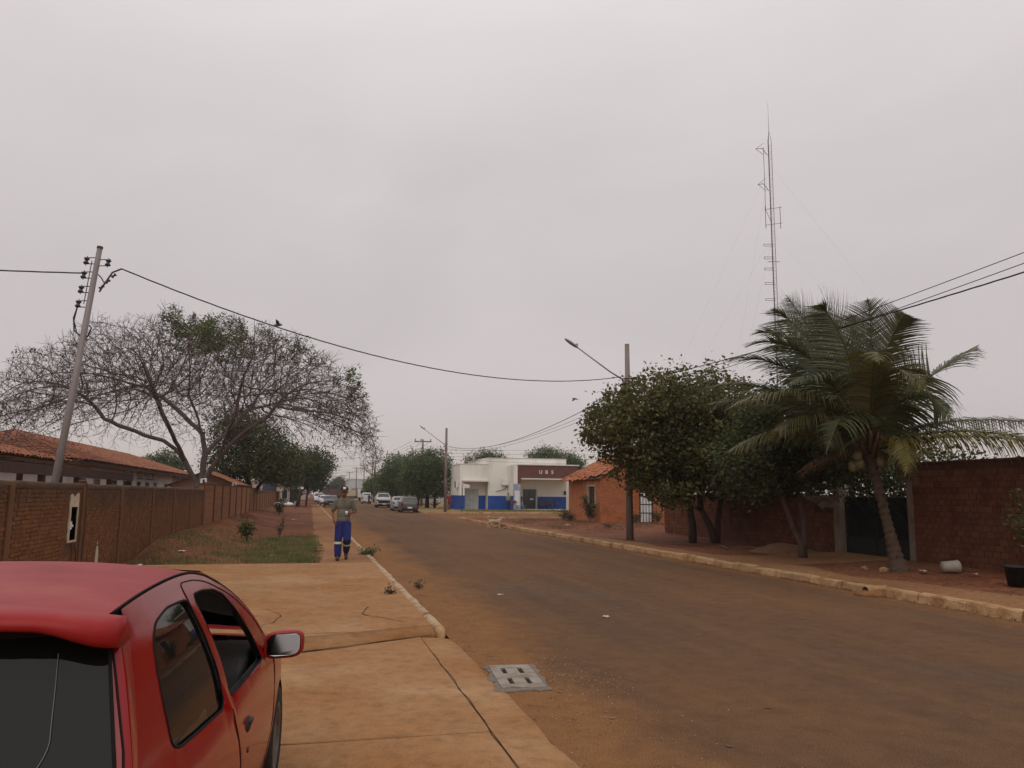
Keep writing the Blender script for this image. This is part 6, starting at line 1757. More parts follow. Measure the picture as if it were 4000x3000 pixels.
def rounded(P, r_=.04, n=4):
    out = []
    for i, p in enumerate(P):
        a, c = Vector(P[i - 1]), Vector(P[(i + 1) % len(P)]); q = Vector(p)
        d1, d2 = (a - q), (c - q); l = min(r_, d1.length * .4, d2.length * .4)
        s, e_ = q + d1.normalized() * l, q + d2.normalized() * l
        for k in range(n + 1):
            t = k / n; w = s * (1 - t) ** 2 + q * 2 * t * (1 - t) + e_ * t * t; out.append((w.x, w.y))
    return out
qwin = rounded([(.625, .945), (.606, 1.06), (.622, 1.165), (.655, 1.228), (.74, 1.275), (.90, 1.296), (1.06, 1.293), (1.155, 1.288), (1.235, 1.165), (1.318, 1.011), (1.352, .885), (1.30, .872), (.98, .893), (.70, .918)], .035, 3)
dwin = rounded(dwin, .022, 3)
def inpoly(p, P):
    x, y = p; c = False; j = len(P) - 1
    for i in range(len(P)):
        if (P[i][1] > y) != (P[j][1] > y) and x < (P[j][0] - P[i][0]) * (y - P[i][1]) / (P[j][1] - P[i][1]) + P[i][0]: c = not c
        j = i
    return c
def cdt(loops, h, bb):
    V = []; E = []
    for L in loops:
        k = len(V); V += [Vector(p) for p in L]; E += [(k + i, k + (i + 1) % len(L)) for i in range(len(L))]
    Np = np.array([[p.x, p.y] for p in V])
    for x in np.arange(bb[0], bb[1], h):
        for y in np.arange(bb[2], bb[3], h):
            if ((Np - (x, y)) ** 2).sum(1).min() > (h * .45) ** 2: V.append(Vector((x, y)))
    r_ = delaunay_2d_cdt(V, E, [], 0, 1e-6)
    return [tuple(v) for v in r_[0]], [tuple(f) for f in r_[2]]
v2, f2 = cdt([outline, door, dwin, qwin], .055, (.05, 3.75, .2, 1.4))
def region(test, mapf):
    idx = {}; vv = []; ff = []
    for f_ in f2:
        c = (sum(v2[i][0] for i in f_) / 3, sum(v2[i][1] for i in f_) / 3)
        if test(c):
            q = []
            for i in f_:
                if i not in idx: idx[i] = len(vv); vv.append(mapf(*v2[i]))
                q.append(idx[i])
            ff.append(q)
    b_ = B(); b_.v = vv; b_.f = [tuple(q) for q in ff]; return b_
ins_o = lambda c: inpoly(c, outline)
for s in (1, -1):
    mp = lambda off: (lambda y, z: (s * (SXf(y, z) - off), y, z))
    region(lambda c: ins_o(c) and not inpoly(c, door) and not inpoly(c, qwin), mp(0)).build('side_panel', RED, car, True)
    region(lambda c: ins_o(c) and not inpoly(c, door) and not inpoly(c, qwin), mp(.022)).build('inner_lining', TRIM, car, True)
    dp = region(lambda c: inpoly(c, door) and not inpoly(c, dwin), mp(0)).build('door', RED, car, True)
    region(lambda c: inpoly(c, door) and not inpoly(c, dwin), mp(.03)).build('door_card', TRIM, dp, True)
    qg = region(lambda c: inpoly(c, qwin), mp(.010)).build('quarter_window', CGL, car, True)
    b_ = B(); P = [mp(.001)(*p) for p in qwin]; b_.tube(P + [P[0]], .0048, 6, False); b_.build('seal', RUB, qg, True)
    if s == -1:
        region(lambda c: inpoly(c, dwin), mp(.010)).build('door_glass', CLG, dp, True)
    b_ = B(); P = [mp(.004)(*p) for p in dwin]; b_.tube(P + [P[0]], .0055, 6, False); b_.build('seal', RUB, dp, True)
    b_ = B(); P = [mp(.0005)(*p) for p in rounded(door, .03, 2)]; b_.tube(P + [P[0]], .0032, 5, False); b_.build('door_gap', SEAM, dp)
    # handle cup and lock
    b_ = B(); hx_ = SXf(1.717, .706)
    b_.ell((s * (hx_ - .002), 1.717, .706), (.014, .058, .032), 16, 8); b_.build('door_handle', TRIM, dp, True)
    b_ = B(); b_.ell((s * (hx_ + .008), 1.722, .72), (.012, .046, .013), 12, 6); b_.build('handle_flap', BLACKP, dp, True)
    b_ = B(); b_.cyl((s * (SXf(1.7, .60) - .004), 1.715, .605), (s * (SXf(1.7, .60) + .004), 1.715, .605), .012, n=10); b_.build('key_lock', STEEL, dp)
    # roof ditch moulding
    b_ = B(); P = [(s * (SXf(y, ztop(y)) - .004), y, ztop(y) + .006) for y in np.linspace(.41, 1.55, 20)] + [(s * (SXf(y, ztop(y)) - .012), y, ztop(y) + .010) for y in np.linspace(1.65, 2.6, 10)]
    b_.tube(P, .0038, 6); b_.build('roof_moulding', RUB, car, True)
    # rear corner wrap
    b_ = B(); rows = []
    for z in np.linspace(.25, 1.318, 26):
        zz = min(z, 1.26); yb = yr(z) + .15
        P0 = Vector((SXf(yb, z), yb, z)); xs_ = .722 - .105 * max(0, z - 1.0) / .31; P3 = Vector((xs_, yr(z) + .047, z))
        P1 = P0 + Vector((0, -.075, 0)); P2 = P3 + Vector((.030, .012, 0))
        rows.append([tuple(Vector((s * q.x, q.y, q.z))) for q in [P0 * (1 - t) ** 3 + P1 * 3 * t * (1 - t) ** 2 + P2 * 3 * t * t * (1 - t) + P3 * t ** 3 for t in np.linspace(0, 1, 9)]])
    b_.grid(rows); b_.build('rear_corner', RED, car, True)
    b_ = B(); rows = [r_ for r_ in rows if .50 < r_[0][2] < .86]
    b_.grid([[(x * 1.004 + s * .002, y - .004, z) for x, y, z in r_[2:]] for r_ in rows]); b_.build('tail_light', mat('tail_lens', (.13, .010, .009), rough=.15, spec=.5), car, True)
    b_ = B(); P = [(s * (.722 - .105 * max(0, z - 1.0) / .31), yr(z) + .046, z) for z in np.linspace(.45, 1.31, 14)]; b_.tube(P, .0035, 5); b_.build('hatch_gap', SEAM, car)
    # mirror
    my, mz = 2.44, .905
    b_ = B(); rows = []
    for q, w, h_ in ((-.055, .085, .058), (-.052, .096, .066), (-.03, .100, .069), (.0, .094, .064), (.03, .07, .05), (.05, .03, .022)):
        rows.append([(s * (.865 + w * math.copysign(abs(math.cos(a)) ** .55, math.cos(a))), my + q, mz + h_ * math.copysign(abs(math.sin(a)) ** .55, math.sin(a)) + .01 * math.cos(a)) for a in np.linspace(0, 2 * math.pi, 25)[:-1]])
    b_.grid(rows, True); b_.f.append(tuple(range(len(b_.v) - 24, len(b_.v)))); mh = b_.build('mirror', REDS, car, True)
    b_ = B(); b_.v = [(s * (.865 + .080 * math.copysign(abs(math.cos(a)) ** .5, math.cos(a))), my - .050 + .012 * math.copysign(abs(math.sin(a)) ** .5, math.sin(a)), mz + .052 * math.copysign(abs(math.sin(a)) ** .5, math.sin(a)) + .008 * math.cos(a)) for a in np.linspace(0, 2 * math.pi, 25)[:-1]]; b_.f = [tuple(range(24))]
    b_.build('mirror_glass', mat('mirror_silver', (.34, .32, .31), rough=.08, metal=1), mh)
    b_ = B().tube([(s * .70, my + .07, mz - .06), (s * .76, my + .03, mz - .035), (s * .80, my, mz - .02)], [.034, .032, .028], 8); b_.build('mirror_stalk', REDS, mh, True)
    # wheels
    for wy in (.68, 3.02):
        b_ = B(); rows = []
        prof = [(-.085, .185), (-.088, .235), (-.080, .268), (-.055, .283), (0, .287), (.055, .283), (.080, .268), (.088, .235), (.085, .185)]
        for i in range(33):
            a = 2 * math.pi * i / 32; rows.append([(s * .705 + x, wy + r_ * math.cos(a), .287 + r_ * math.sin(a)) for x, r_ in prof])
        b_.grid(rows); w_ = b_.build('wheel', mat('tyre', [(.016, .015, .014), (.035, .026, .02)], 9, .9, .3, 60), car, True)
        b_ = B(); rows = []
        for x, r_ in ((.06, .188), (.084, .186), (.080, .165), (.060, .155), (.068, .07), (.075, .001)): rows.append([(s * (.705 + x), wy + r_ * math.cos(a), .287 + r_ * math.sin(a)) for a in np.linspace(0, 2 * math.pi, 25)[:-1]])
        b_.grid(rows, True); b_.build('rim', mat('dusty_rim', [(.10, .085, .07), (.17, .15, .13)], 12, .5, metal=.5), w_, True)
        b_ = B(); rows = []
        for xx in (.50, .79): rows.append([(s * min(xx, SXf(wy, .58) - .012), wy + .315 * math.cos(R(a)), .29 + .315 * math.sin(R(a))) for a in np.linspace(-8, 188, 22)])
        b_.grid(rows); b_.build('wheel_well', TRIM, w_, True)
# roof
b_ = B(); rows = []
for y in np.linspace(.30, 1.60, 30):
    xr_ = SXf(y, ztop(y)) - .004
    rows.append([(xr_ * t, y, zr(y) - .046 * abs(t) ** 2.6) for t in np.linspace(-1, 1, 25)])
b_.grid(rows); b_.build('roof', REDF, car, True)
b_ = B(); b_.grid([[(x * .97, y, z - .025) for x, y, z in r_] for r_ in rows]); b_.build('headlining', mat('beige_lining', (.25, .22, .19), rough=.9), car, True)
# hatch with rear window
hz0, hz1 = .45, 1.335
xs_f = lambda z: .722 - .105 * max(0, z - 1.0) / .31
hmap = lambda off: (lambda x, z: (x, yr(z) + .047 * (x / xs_f(z)) ** 2 + off, z))
ho = [(-xs_f(z), z) for z in np.linspace(hz0, hz1, 20)] + [(xs_f(z), z) for z in np.linspace(hz1, hz0, 20)]
rwn = rounded([(-.708, .965), (-.612, 1.315), (.612, 1.315), (.708, .965)], .035, 5)
v2, f2 = cdt([ho, rwn], .06, (-.65, .65, .4, 1.4))
region(lambda c: inpoly(c, ho) and not inpoly(c, rwn), hmap(0)).build('hatch', RED, car, True)
hw_ = region(lambda c: inpoly(c, rwn), hmap(.004)).build('rear_window', RGL, car, True)
b_ = B(); P = [hmap(-.002)(*p) for p in rwn]; b_.tube(P + [P[0]], .005, 6, False); b_.build('seal', RUB, hw_, True)
# a thin pale hairline laid along the glass
b_ = B(); P = [hmap(-.0015)(x, z) for x, z in [(.51 + .05 * q - .10 * max(0, q - .62) ** 1.5 * 3.2, 1.26 - .30 * q) for q in np.linspace(0, 1, 22)]]; b_.tube(P, .0011, 4); b_.build('glass_line', mat('pale_line', (.16, .155, .16), rough=.5), hw_)
# spoiler
b_ = B(); rows = []
for t in np.linspace(-1, 1, 61):
    x = .655 * t; u = abs(t); e_ = sstep(.72, 1.0, u); d = u ** 14
    yo = .025 * u ** 2 + .05 * d; zo = -.022 * u ** 2.2 - .018 * e_
    rows.append([(x, .36 + yo * .4, zr(.36) + .004 - .046 * u ** 2.6), (x, .31 + yo * .7, 1.384 + zo), (x, .275 + yo, 1.378 + zo), (x, .252 + yo, 1.369 + zo), (x, .242 + yo, 1.356 + zo), (x, .242 + yo, 1.344 + zo - .010 * e_), (x, .250 + yo, 1.337 + zo - .022 * e_), (x, .29 + yo, 1.335 + zo - .026 * e_), (x, .36 + yo, 1.338 + zo - .02 * e_)])
b_.grid(rows)
for k in (0, len(rows) - 1): b_.f.append(tuple(range(k * 9, k * 9 + 9)))
b_.build('spoiler', REDF, car, True)
# bonnet, windscreen, nose, bumpers, floor
b_ = B(); rows = []
for y in np.linspace(2.66, 3.69, 16):
    xe = SXf(y, ztop(y)); rows.append([(xe * t, y + .03 * (1 - t * t) * (y - 2.8), ztop(y) + .035 * (1 - t * t)) for t in np.linspace(-1, 1, 15)])
b_.grid(rows); b_.build('bonnet', RED, car, True)
b_ = B(); rows = []
for k in np.linspace(0, 1, 12):
    y = 1.58 + 1.06 * k; xe = SXf(y, ztop(y)) - .035
    rows.append([(xe * t, y + .05 * (1 - t * t) * k, ztop(y) + .030 + .02 * (1 - t * t)) for t in np.linspace(-1, 1, 13)])
b_.grid(rows); b_.build('windscreen', WGL, car, True)
b_ = B(); rows = []
for z in np.linspace(.22, .66, 10):
    y0 = 3.70 - .02 * abs(z - .45); xe = max(SXf(3.66, z), .2)
    rows.append([(xe * t, y0 + .09 * (1 - t * t), z) for t in np.linspace(-1, 1, 15)])
b_.grid(rows); b_.build('front_bumper', TRIM, car, True)
for s in (1, -1): B().box((s * .48, 3.735, .62), (.26, .04, .13)).build('headlight', mat('lamp_glass', (.55, .55, .55), rough=.1), car, bevel=.02)
b_ = B(); rows = []
for z in np.linspace(.22, .50, 8):
    y0 = yr(z) - .05; rows.append([(x, y0 + .16 * abs(x / .80) ** 3.5, z) for x in np.linspace(-.80, .80, 19)])
b_.grid(rows); b_.build('rear_bumper', TRIM, car, True)
B().bb(-.26, .26, -.075, -.055, .36, .48).build('number_plate', WHITEP, car)
B().bb(-.66, .66, .2, 3.6, .17, .22).build('floor_pan', TRIM, car)
# cabin
SEAT = mat('seat_cloth', [(.030, .029, .030), (.05, .048, .047)], 20, .9)
for sx_ in (-.34, .34):
    b_ = B(); b_.box((sx_, 1.55, .40), (.46, .50, .16)); st_ = b_.build('seat', SEAT, car, bevel=.05)
    b_ = B(); M = Matrix.Rotation(R(14), 3, 'X'); b_.box((sx_, 1.27, .70), (.44, .13, .56), M=M); b_.build('backrest', SEAT, st_, bevel=.05)
    b_ = B(); b_.box((sx_, 1.17, 1.06), (.25, .09, .16)); b_.build('headrest', SEAT, st_, bevel=.04)
b_ = B(); b_.box((0, .85, .44), (1.20, .45, .16)); b_.box((0, .58, .68), (1.20, .14, .50)); b_.build('rear_bench', SEAT, car, bevel=.04)
b_ = B(); b_.prism([(2.10, .50), (2.05, .72), (2.10, .83), (2.22, .885), (2.60, .900), (2.60, .45)], -.70, .70, 'x'); db = b_.build('dashboard', mat('dash_grey', [(.035, .034, .035), (.048, .046, .046)], 15, .7), car, bevel=.02)
for x in (.50, -.50):
    b_ = B()
    for k in range(5): b_.bb(x - .06, x + .06, 2.055 + k * .012, 2.067 + k * .012, .735 + .013 * k, .740 + .013 * k)
    b_.build('air_vent', BLACKP, db)
b_ = B(); b_.torus((-.34, 1.94, .76), .18, .016, 'y', 24, 8, Matrix.Rotation(R(-25), 3, 'X')); b_.build('steering_wheel', BLACKP, car, True)
b_ = B(); b_.tube([(-.34, 1.95, .75), (-.34, 2.14, .66)], .03, 8); b_.build('steering_column', BLACKP, car)
b_ = B(); b_.box((.05, 1.78, 1.22), (.22, .02, .06)); b_.build('inner_mirror', BLACKP, car, bevel=.01)

# ================================================================== people, dog, birds
def capsule(b_, p0, r0_, p1, r1_, n=12):
    p0, p1 = Vector(p0), Vector(p1)
    b_.ell(p0, (r0_,) * 3, n, 8); b_.ell(p1, (r1_,) * 3, n, 8)
    if (p1 - p0).length > 1e-4: b_.tube([p0, p1], [r0_, r1_], n)
def blob(name, prims, voxel, m, parent, smooth_it=2):
    """union of tapered capsules and ellipsoids as ONE continuous skin"""
    b_ = B()
    for q in prims:
        if q[0] == 'c': capsule(b_, *q[1:])
        elif q[0] == 'p':
            for i in range(len(q[1]) - 1): capsule(b_, q[1][i], q[2][i], q[1][i + 1], q[2][i + 1], 10)
        else:
            M = Matrix.Rotation(q[3], 3, q[4]) if len(q) > 3 else None
            b_.ell(q[1], q[2], 14, 10, M)
    me = b_.mesh('tmp'); o = bpy.data.objects.new('tmp', me); COL.objects.link(o)
    md = o.modifiers.new('r', 'REMESH'); md.mode = 'VOXEL'; md.voxel_size = voxel
    if smooth_it:
        sm = o.modifiers.new('s', 'SMOOTH'); sm.factor = .5; sm.iterations = smooth_it
    dg = bpy.context.evaluated_depsgraph_get(); dg.update()
    out = bpy.data.meshes.new_from_object(o.evaluated_get(dg)); bpy.data.objects.remove(o)
    return link(name, out, m, parent, True)
SKIN = mat('brown_skin', [(.17, .075, .042), (.22, .10, .058)], 14, .6)
def hand(wrist, d, palm_n, th, curl=.5, s=1.0, thumb_side=1):
    """palm plus five fingers; d = along the hand, palm_n = direction the palm faces, th = thumb side direction"""
    w, d, pn, t = Vector(wrist), Vector(d).normalized(), Vector(palm_n).normalized(), Vector(th).normalized()
    pr_ = [('c', w, .027 * s, w + d * .045 * s, .030 * s)]
    base = w + d * .085 * s
    for i, (off, ln) in enumerate(((.030, .068), (.010, .076), (-.010, .070), (-.029, .055))):
        b0 = w + d * .03 * s + t * off * .7 * s; b1 = base + t * off * s
        d1 = (d * (1 - curl * .5) + pn * curl * .6).normalized(); d2 = (d * (1 - curl) + pn * (curl * 1.0)).normalized()
        k1 = b1 + d1 * ln * .5 * s; k2 = k1 + d2 * ln * .5 * s
        pr_.append(('p', [b0, b1, k1, k2], [.016 * s, .0125 * s, .0105 * s, .009 * s]))
    tb = w + d * .02 * s + t * .022 * s
    pr_.append(('p', [tb, tb + (t * .6 + d * .5 + pn * .2).normalized() * .042 * s, tb + (t * .5 + d * .7 + pn * .45).normalized() * .075 * s], [.016 * s, .012 * s, .010 * s]))
    return pr_
def head_prims(c, s=1.0):
    x, y, z = c
    H = [('e', (x, y - .005, z + .02), (.078 * s, .098 * s, .105 * s)), ('e', (x, y + .018, z - .045), (.062 * s, .078 * s, .075 * s)), ('e', (x, y + .055, z - .088), (.030 * s, .028 * s, .024 * s)),
         ('c', (x, y + .090, z + .010), .011 * s, (x, y + .108, z - .030), .0155 * s), ('e', (x, y + .088, z - .066), (.027 * s, .014 * s, .010 * s)),
         ('c', (x - .045, y + .080, z + .028), .012 * s, (x + .045, y + .080, z + .028), .012 * s),
         ('e', (x - .082, y - .005, z - .008), (.012, .020, .033)), ('e', (x + .082, y - .005, z - .008), (.012, .020, .033))]
    return H
def face_parts(t, c):
    x, y, z = c
    for s in (-1, 1):
        B().ell((x + s * .032, y + .084, z + .008), (.014, .009, .008), 10, 6).build('eye', mat('eye_dark', (.03, .02, .018), rough=.2), t, True)
        B().tube([(x + s * .014, y + .096, z + .030), (x + s * .034, y + .094, z + .036), (x + s * .052, y + .082, z + .028)], .005, 5).build('eyebrow', mat('hair_black', (.012, .010, .010), rough=.7), t)
    B().tube([(x - .024, y + .094, z - .064), (x, y + .101, z - .063), (x + .024, y + .094, z - .064)], .0045, 5).build('mouth', mat('lip', (.13, .045, .035), rough=.5), t)

# ---- the walking man
man = thing('person', 'man in olive polo shirt, blue work trousers and cap walking toward the camera', 'person', (.76, 19.9, .10), R(180 - 2))
hc = (0, .03, 1.635)
body = head_prims(hc) + [('c', (0, -.01, 1.44), .062, (0, .02, 1.56), .056), ('e', (0, 0, 1.30), (.165, .095, .17)), ('e', (0, 0, 1.05), (.145, .09, .16)),
        ('c', (-.15, -.01, 1.40), .046, (.15, -.01, 1.40), .046),
        ('p', [(.19, 0, 1.415), (.262, -.065, 1.155), (.235, .055, .955)], [.046, .037, .027]),
        ('p', [(-.19, 0, 1.415), (-.272, -.05, 1.165), (-.180, .17, 1.135)], [.046, .039, .027]),
        ('p', [(.09, 0, .93), (.10, .06, .5), (.10, .05, .10)], [.075, .055, .042]), ('p', [(-.09, 0, .93), (-.10, .10, .50), (-.09, -.20, .20)], [.075, .055, .042])]
body += hand((.235, .055, .955), (-.45, .35, -.85), (-.8, -.1, .3), (-.1, .8, .5), .35)
body += hand((-.180, .17, 1.135), (.85, .35, .08), (.15, -.2, -.1) if False else (.35, .1, .0), (.0, .2, 1), .45)
bd = blob('body', body, .0075, SKIN, man)
face_parts(bd, hc)
hair = blob('hair', [('e', (0, -.022, 1.668), (.082, .090, .085))], .008, mat('hair_black', (.012, .010, .010), rough=.7), man)
OLIVE = mat('olive_polo', [(.125, .117, .090), (.165, .155, .122)], 9, .9, .4, 50)
shirt = blob('polo_shirt', [('e', (0, -.005, 1.32), (.186, .120, .185)), ('e', (0, .0, 1.12), (.168, .110, .22)), ('e', (0, 0, .98), (.166, .112, .12)), ('c', (-.165, -.01, 1.41), .066, (.165, -.01, 1.41), .066),
        ('p', [(.175, 0, 1.415), (.245, -.045, 1.215)], [.068, .062]), ('p', [(-.175, 0, 1.415), (-.255, -.035, 1.215)], [.068, .062]),
        ('c', (-.145, .01, .915), .035, (.145, .01, .915), .035)], .009, OLIVE, man, 2)
b_ = B()
for s in (-1, 1): b_.tube([(s * .012, .095, 1.435), (s * .055, .075, 1.475), (s * .085, .0, 1.50), (s * .05, -.07, 1.51), (0, -.085, 1.51)], [.012, .016, .017, .016, .015], 6)
b_.build('collar', mat('pale_collar', (.25, .21, .15), rough=.9), shirt, True)
B().bb(-.008, .008, .118, .126, 1.30, 1.43).build('placket', OLIVE, shirt)
JEAN = mat('blue_work_cloth', [(.014, .020, .115), (.022, .030, .155)], 7, .85, .4, 40)
pants = blob('trousers', [('e', (0, 0, .90), (.172, .118, .10)), ('c', (-.07, 0, .86), .10, (.07, 0, .86), .10),
        ('p', [(.085, 0, .86), (.105, .05, .50), (.105, .045, .20), (.105, .045, .13)], [.112, .094, .088, .082]),
        ('p', [(-.085, 0, .86), (-.105, .085, .50), (-.10, -.10, .30), (-.095, -.17, .225)], [.112, .094, .086, .078])], .010, JEAN, man, 2)
HIV = mat('reflective_tape', [(.50, .56, .30), (.60, .66, .38)], 9, .4)
def band(c, ax, r_, h_, parent):
    c, ax = Vector(c), Vector(ax).normalized(); a = ax.orthogonal().normalized(); e_ = ax.cross(a); b_ = B(); rows = []
    for q in (-h_ / 2, h_ / 2): rows.append([c + ax * q + (a * math.cos(w) + e_ * math.sin(w)) * r_ for w in np.linspace(0, 2 * math.pi, 25)[:-1]])
    b_.grid(rows, True); b_.build('reflective_band', HIV, parent, True)
band((.105, .046, .42), (0, .01, 1), .097, .055, pants)
band((-.103, .0, .415), (0, -.60, -.65), .102, .055, pants)
BOOT = mat('brown_boot', [(.055, .030, .020), (.085, .048, .032)], 12, .6)
blob('boot', [('e', (.105, .055, .08), (.052, .075, .075)), ('e', (.108, .155, .045), (.050, .105, .045)), ('e', (.105, .045, .03), (.045, .06, .03))], .008, BOOT, man)
blob('boot', [('c', (-.095, -.19, .20), .050, (-.095, -.205, .13), .052), ('c', (-.095, -.18, .12), .048, (-.098, -.115, .042), .042)], .008, BOOT, man)
CAPM = mat('dark_cap', [(.030, .016, .014), (.045, .024, .020)], 9, .8)
cap = blob('cap', [('e', (0, -.005, 1.712), (.097, .116, .075)), ('e', (0, -.005, 1.692), (.098, .117, .036))], .007, CAPM, man)
b_ = B(); rows = []
for k in range(5):
    q = k / 4; rows.append([(.088 * math.sin(a) * (1 - .06 * q), .075 + .03 * math.cos(a) + .085 * q * math.cos(a * .9), 1.690 - .022 * q - .016 * abs(math.sin(a))) for a in np.linspace(-1.35, 1.35, 13)])
b_.grid(rows); vz_ = b_.build('visor', CAPM, cap, True)
b_ = B(); b_.grid([[(x, yy - abs(x) * .14, z) for x in np.linspace(-.034, .034, 5)] for z, yy in ((1.712, .116), (1.738, .111), (1.758, .099))]); b_.build('cap_patch', WHITEP, cap)
cup = thing('drinking_cup', 'small white cup held in the walking man\'s left hand', 'cup', (0, 0, 0))
Mh = Matrix.LocRotScale(Vector((.76, 19.9, .10)), man.rotation_euler, None)
cp = Mh @ Vector((-.068, .232, 1.135)); cup.location = cp
b_ = B(); rows = []
for z, r_ in ((-.04, .001), (-.04, .026), (.045, .034), (.045, .031), (-.034, .024), (-.034, .001)): rows.append([(r_ * math.cos(a), r_ * math.sin(a), z) for a in np.linspace(0, 2 * math.pi, 17)[:-1]])
b_.grid(rows, True); b_.build('cup_wall', WHITEP, cup, True)

# ---- small distant people
def far_person(label, loc, rz, shirtc, pantc, name='person', sit=False):
    t = thing(name, label, 'person', loc, rz)
    h = (0, .02, 1.60)
    bd = blob('body', head_prims(h) + [('c', (0, 0, 1.38), .06, (0, .01, 1.52), .05), ('e', (0, 0, 1.2), (.15, .09, .22)),
        ('p', [(.19, 0, 1.38), (.24, -.02, 1.12), (.22, .06, .90)], [.05, .04, .03]), ('p', [(-.19, 0, 1.38), (-.24, -.02, 1.12), (-.21, .08, .90)], [.05, .04, .03]),
        ('c', (.22, .06, .88), .03, (.21, .08, .80), .025), ('c', (-.21, .08, .88), .03, (-.20, .10, .80), .025),
        ('p', [(.09, 0, .9), (.10, .03, .48), (.10, -.02, .08)], [.08, .055, .04]), ('p', [(-.09, 0, .9), (-.10, .03, .48), (-.10, .02, .08)], [.08, .055, .04])], .016, SKIN, t)
    blob('shirt', [('e', (0, 0, 1.25), (.185, .12, .22)), ('e', (0, 0, 1.02), (.175, .115, .16)), ('c', (-.17, 0, 1.39), .07, (.17, 0, 1.39), .07), ('p', [(.19, 0, 1.38), (.24, -.02, 1.15)], [.07, .06]), ('p', [(-.19, 0, 1.38), (-.24, -.02, 1.15)], [.07, .06])], .018, shirtc, t)
    blob('trousers', [('e', (0, 0, .9), (.165, .11, .09)), ('p', [(.085, 0, .86), (.10, .03, .48), (.10, -.02, .1)], [.10, .08, .065]), ('p', [(-.085, 0, .86), (-.10, .03, .48), (-.10, .02, .1)], [.10, .08, .065])], .018, pantc, t)
    for s in (-1, 1): blob('shoe', [('e', (s * .10, .05, .045), (.045, .12, .045))], .016, BOOT, t)
    blob('hair', [('e', (0, -.02, 1.645), (.085, .095, .08))], .016, mat('hair_black', (.012, .010, .010), rough=.7), t)
    return t
far_person('person in red standing beside the distant lamp pole', (13.6, 80.5, .13), R(150), mat('red_cloth', (.19, .035, .03), rough=.9), mat('red_brown_cloth', (.11, .03, .025), rough=.9))
far_person('person in a pale green top standing behind the bicycle', (19.75, 80.2, .20), R(190), mat('pale_green_cloth', (.25, .27, .22), rough=.9), mat('dark_cloth', (.03, .03, .035), rough=.9))
far_person('person in dark clothes beside the distant white van', (9.0, 131.5, .0), R(40), mat('dark_cloth', (.03, .03, .035), rough=.9), mat('dark_cloth', (.03, .03, .035), rough=.9))
far_person('person in white under the round street tree', (12.3, 97.5, .13), R(160), mat('white_cloth', (.50, .50, .49), rough=.9), mat('dark_cloth', (.03, .03, .035), rough=.9))

# ---- tan dog at the kerb
dog = thing('dog', 'tan dog with curled tail standing in the road at the right kerb', 'dog', (9.1, 39.7, 0), R(-97))
# local +Y is forward
blob('body', [('e', (0, .16, .36), (.10, .16, .125)), ('e', (0, -.08, .365), (.088, .18, .10)), ('e', (0, -.25, .365), (.090, .10, .105)),
      ('c', (0, .24, .42), .085, (0, .34, .51), .068), ('e', (0, .38, .545), (.066, .080, .064)), ('c', (0, .44, .535), .038, (0, .51, .515), .028),
      ('p', [(.055, .20, .34), (.058, .19, .20), (.058, .20, .09), (.058, .22, .025)], [.055, .038, .028, .030]), ('p', [(-.055, .20, .34), (-.058, .25, .20), (-.058, .23, .09), (-.058, .26, .025)], [.055, .038, .028, .030]),
      ('p', [(.06, -.27, .33), (.065, -.22, .21), (.065, -.33, .13), (.065, -.30, .025)], [.070, .046, .028, .030]), ('p', [(-.06, -.27, .33), (-.065, -.30, .21), (-.065, -.40, .13), (-.065, -.37, .025)], [.070, .046, .028, .030]),
      ('p', [(0, -.31, .42), (0, -.38, .50), (0, -.38, .58), (0, -.32, .62), (0, -.26, .58)], [.036, .042, .046, .042, .026]),
      ('c', (.048, .365, .595), .026, (.06, .35, .63), .012), ('c', (-.048, .365, .595), .026, (-.06, .35, .63), .012)], .011, mat('tan_fur', [(.33, .225, .135), (.46, .34, .22), (.38, .27, .17)], 9, .95, .6, 60), dog)
B().ell((0, .537, .522), (.016, .013, .013), 8, 6).build('nose', BLACKP, dog, True)
for s in (-1, 1): B().ell((s * .036, .44, .562), (.008, .007, .008), 8, 6).build('eye', BLACKP, dog, True)

# ---- birds in the air
def bird(label, loc, rz, flap, s=1.0, m=None):
    t = thing('bird', label, 'bird', loc, rz, 'birds over the street'); m = m or mat('grey_bird', (.10, .10, .11), rough=.8)
    b_ = B(); b_.tube([(0, -.15, .0), (0, -.08, .005), (0, .02, .01), (0, .10, .02), (0, .15, .03), (0, .18, .025)], [.012 * s, .035 * s, .048 * s, .036 * s, .026 * s, .006 * s], 10); b_.build('body', m, t, True)
    for sd_ in (-1, 1):
        P = [(0, .07, .02), (sd_ * .16, .08, .02 + .14 * flap), (sd_ * .34, .0, .02 + .22 * flap), (sd_ * .16, -.04, .015 + .13 * flap), (0, -.05, .015)]
        b_ = B(); b_.v = P + [(x, y, z - .006) for x, y, z in P]; b_.f = [tuple(range(5)), tuple(range(9, 4, -1))] + [(i, (i + 1) % 5, (i + 1) % 5 + 5, i + 5) for i in range(5)]; b_.build('wing', m, t)
    b_ = B(); b_.prism([(0, -.13), (.05, -.27), (-.05, -.27)], -.003, .003); b_.build('tail', m, t)
bird('pale grey bird flying just above the flame tree crown', (-5.26, 35, 8.92), R(-70), 1.2, 1, mat('pale_bird', (.30, .31, .33), rough=.8))
bird('dark bird flying under the long sagging cable', (-1.52, 30, 7.88), R(-100), .7)
bird('dark bird gliding left of the lamp pole wires', (13.5, 40, 6.85), R(100), -.5)

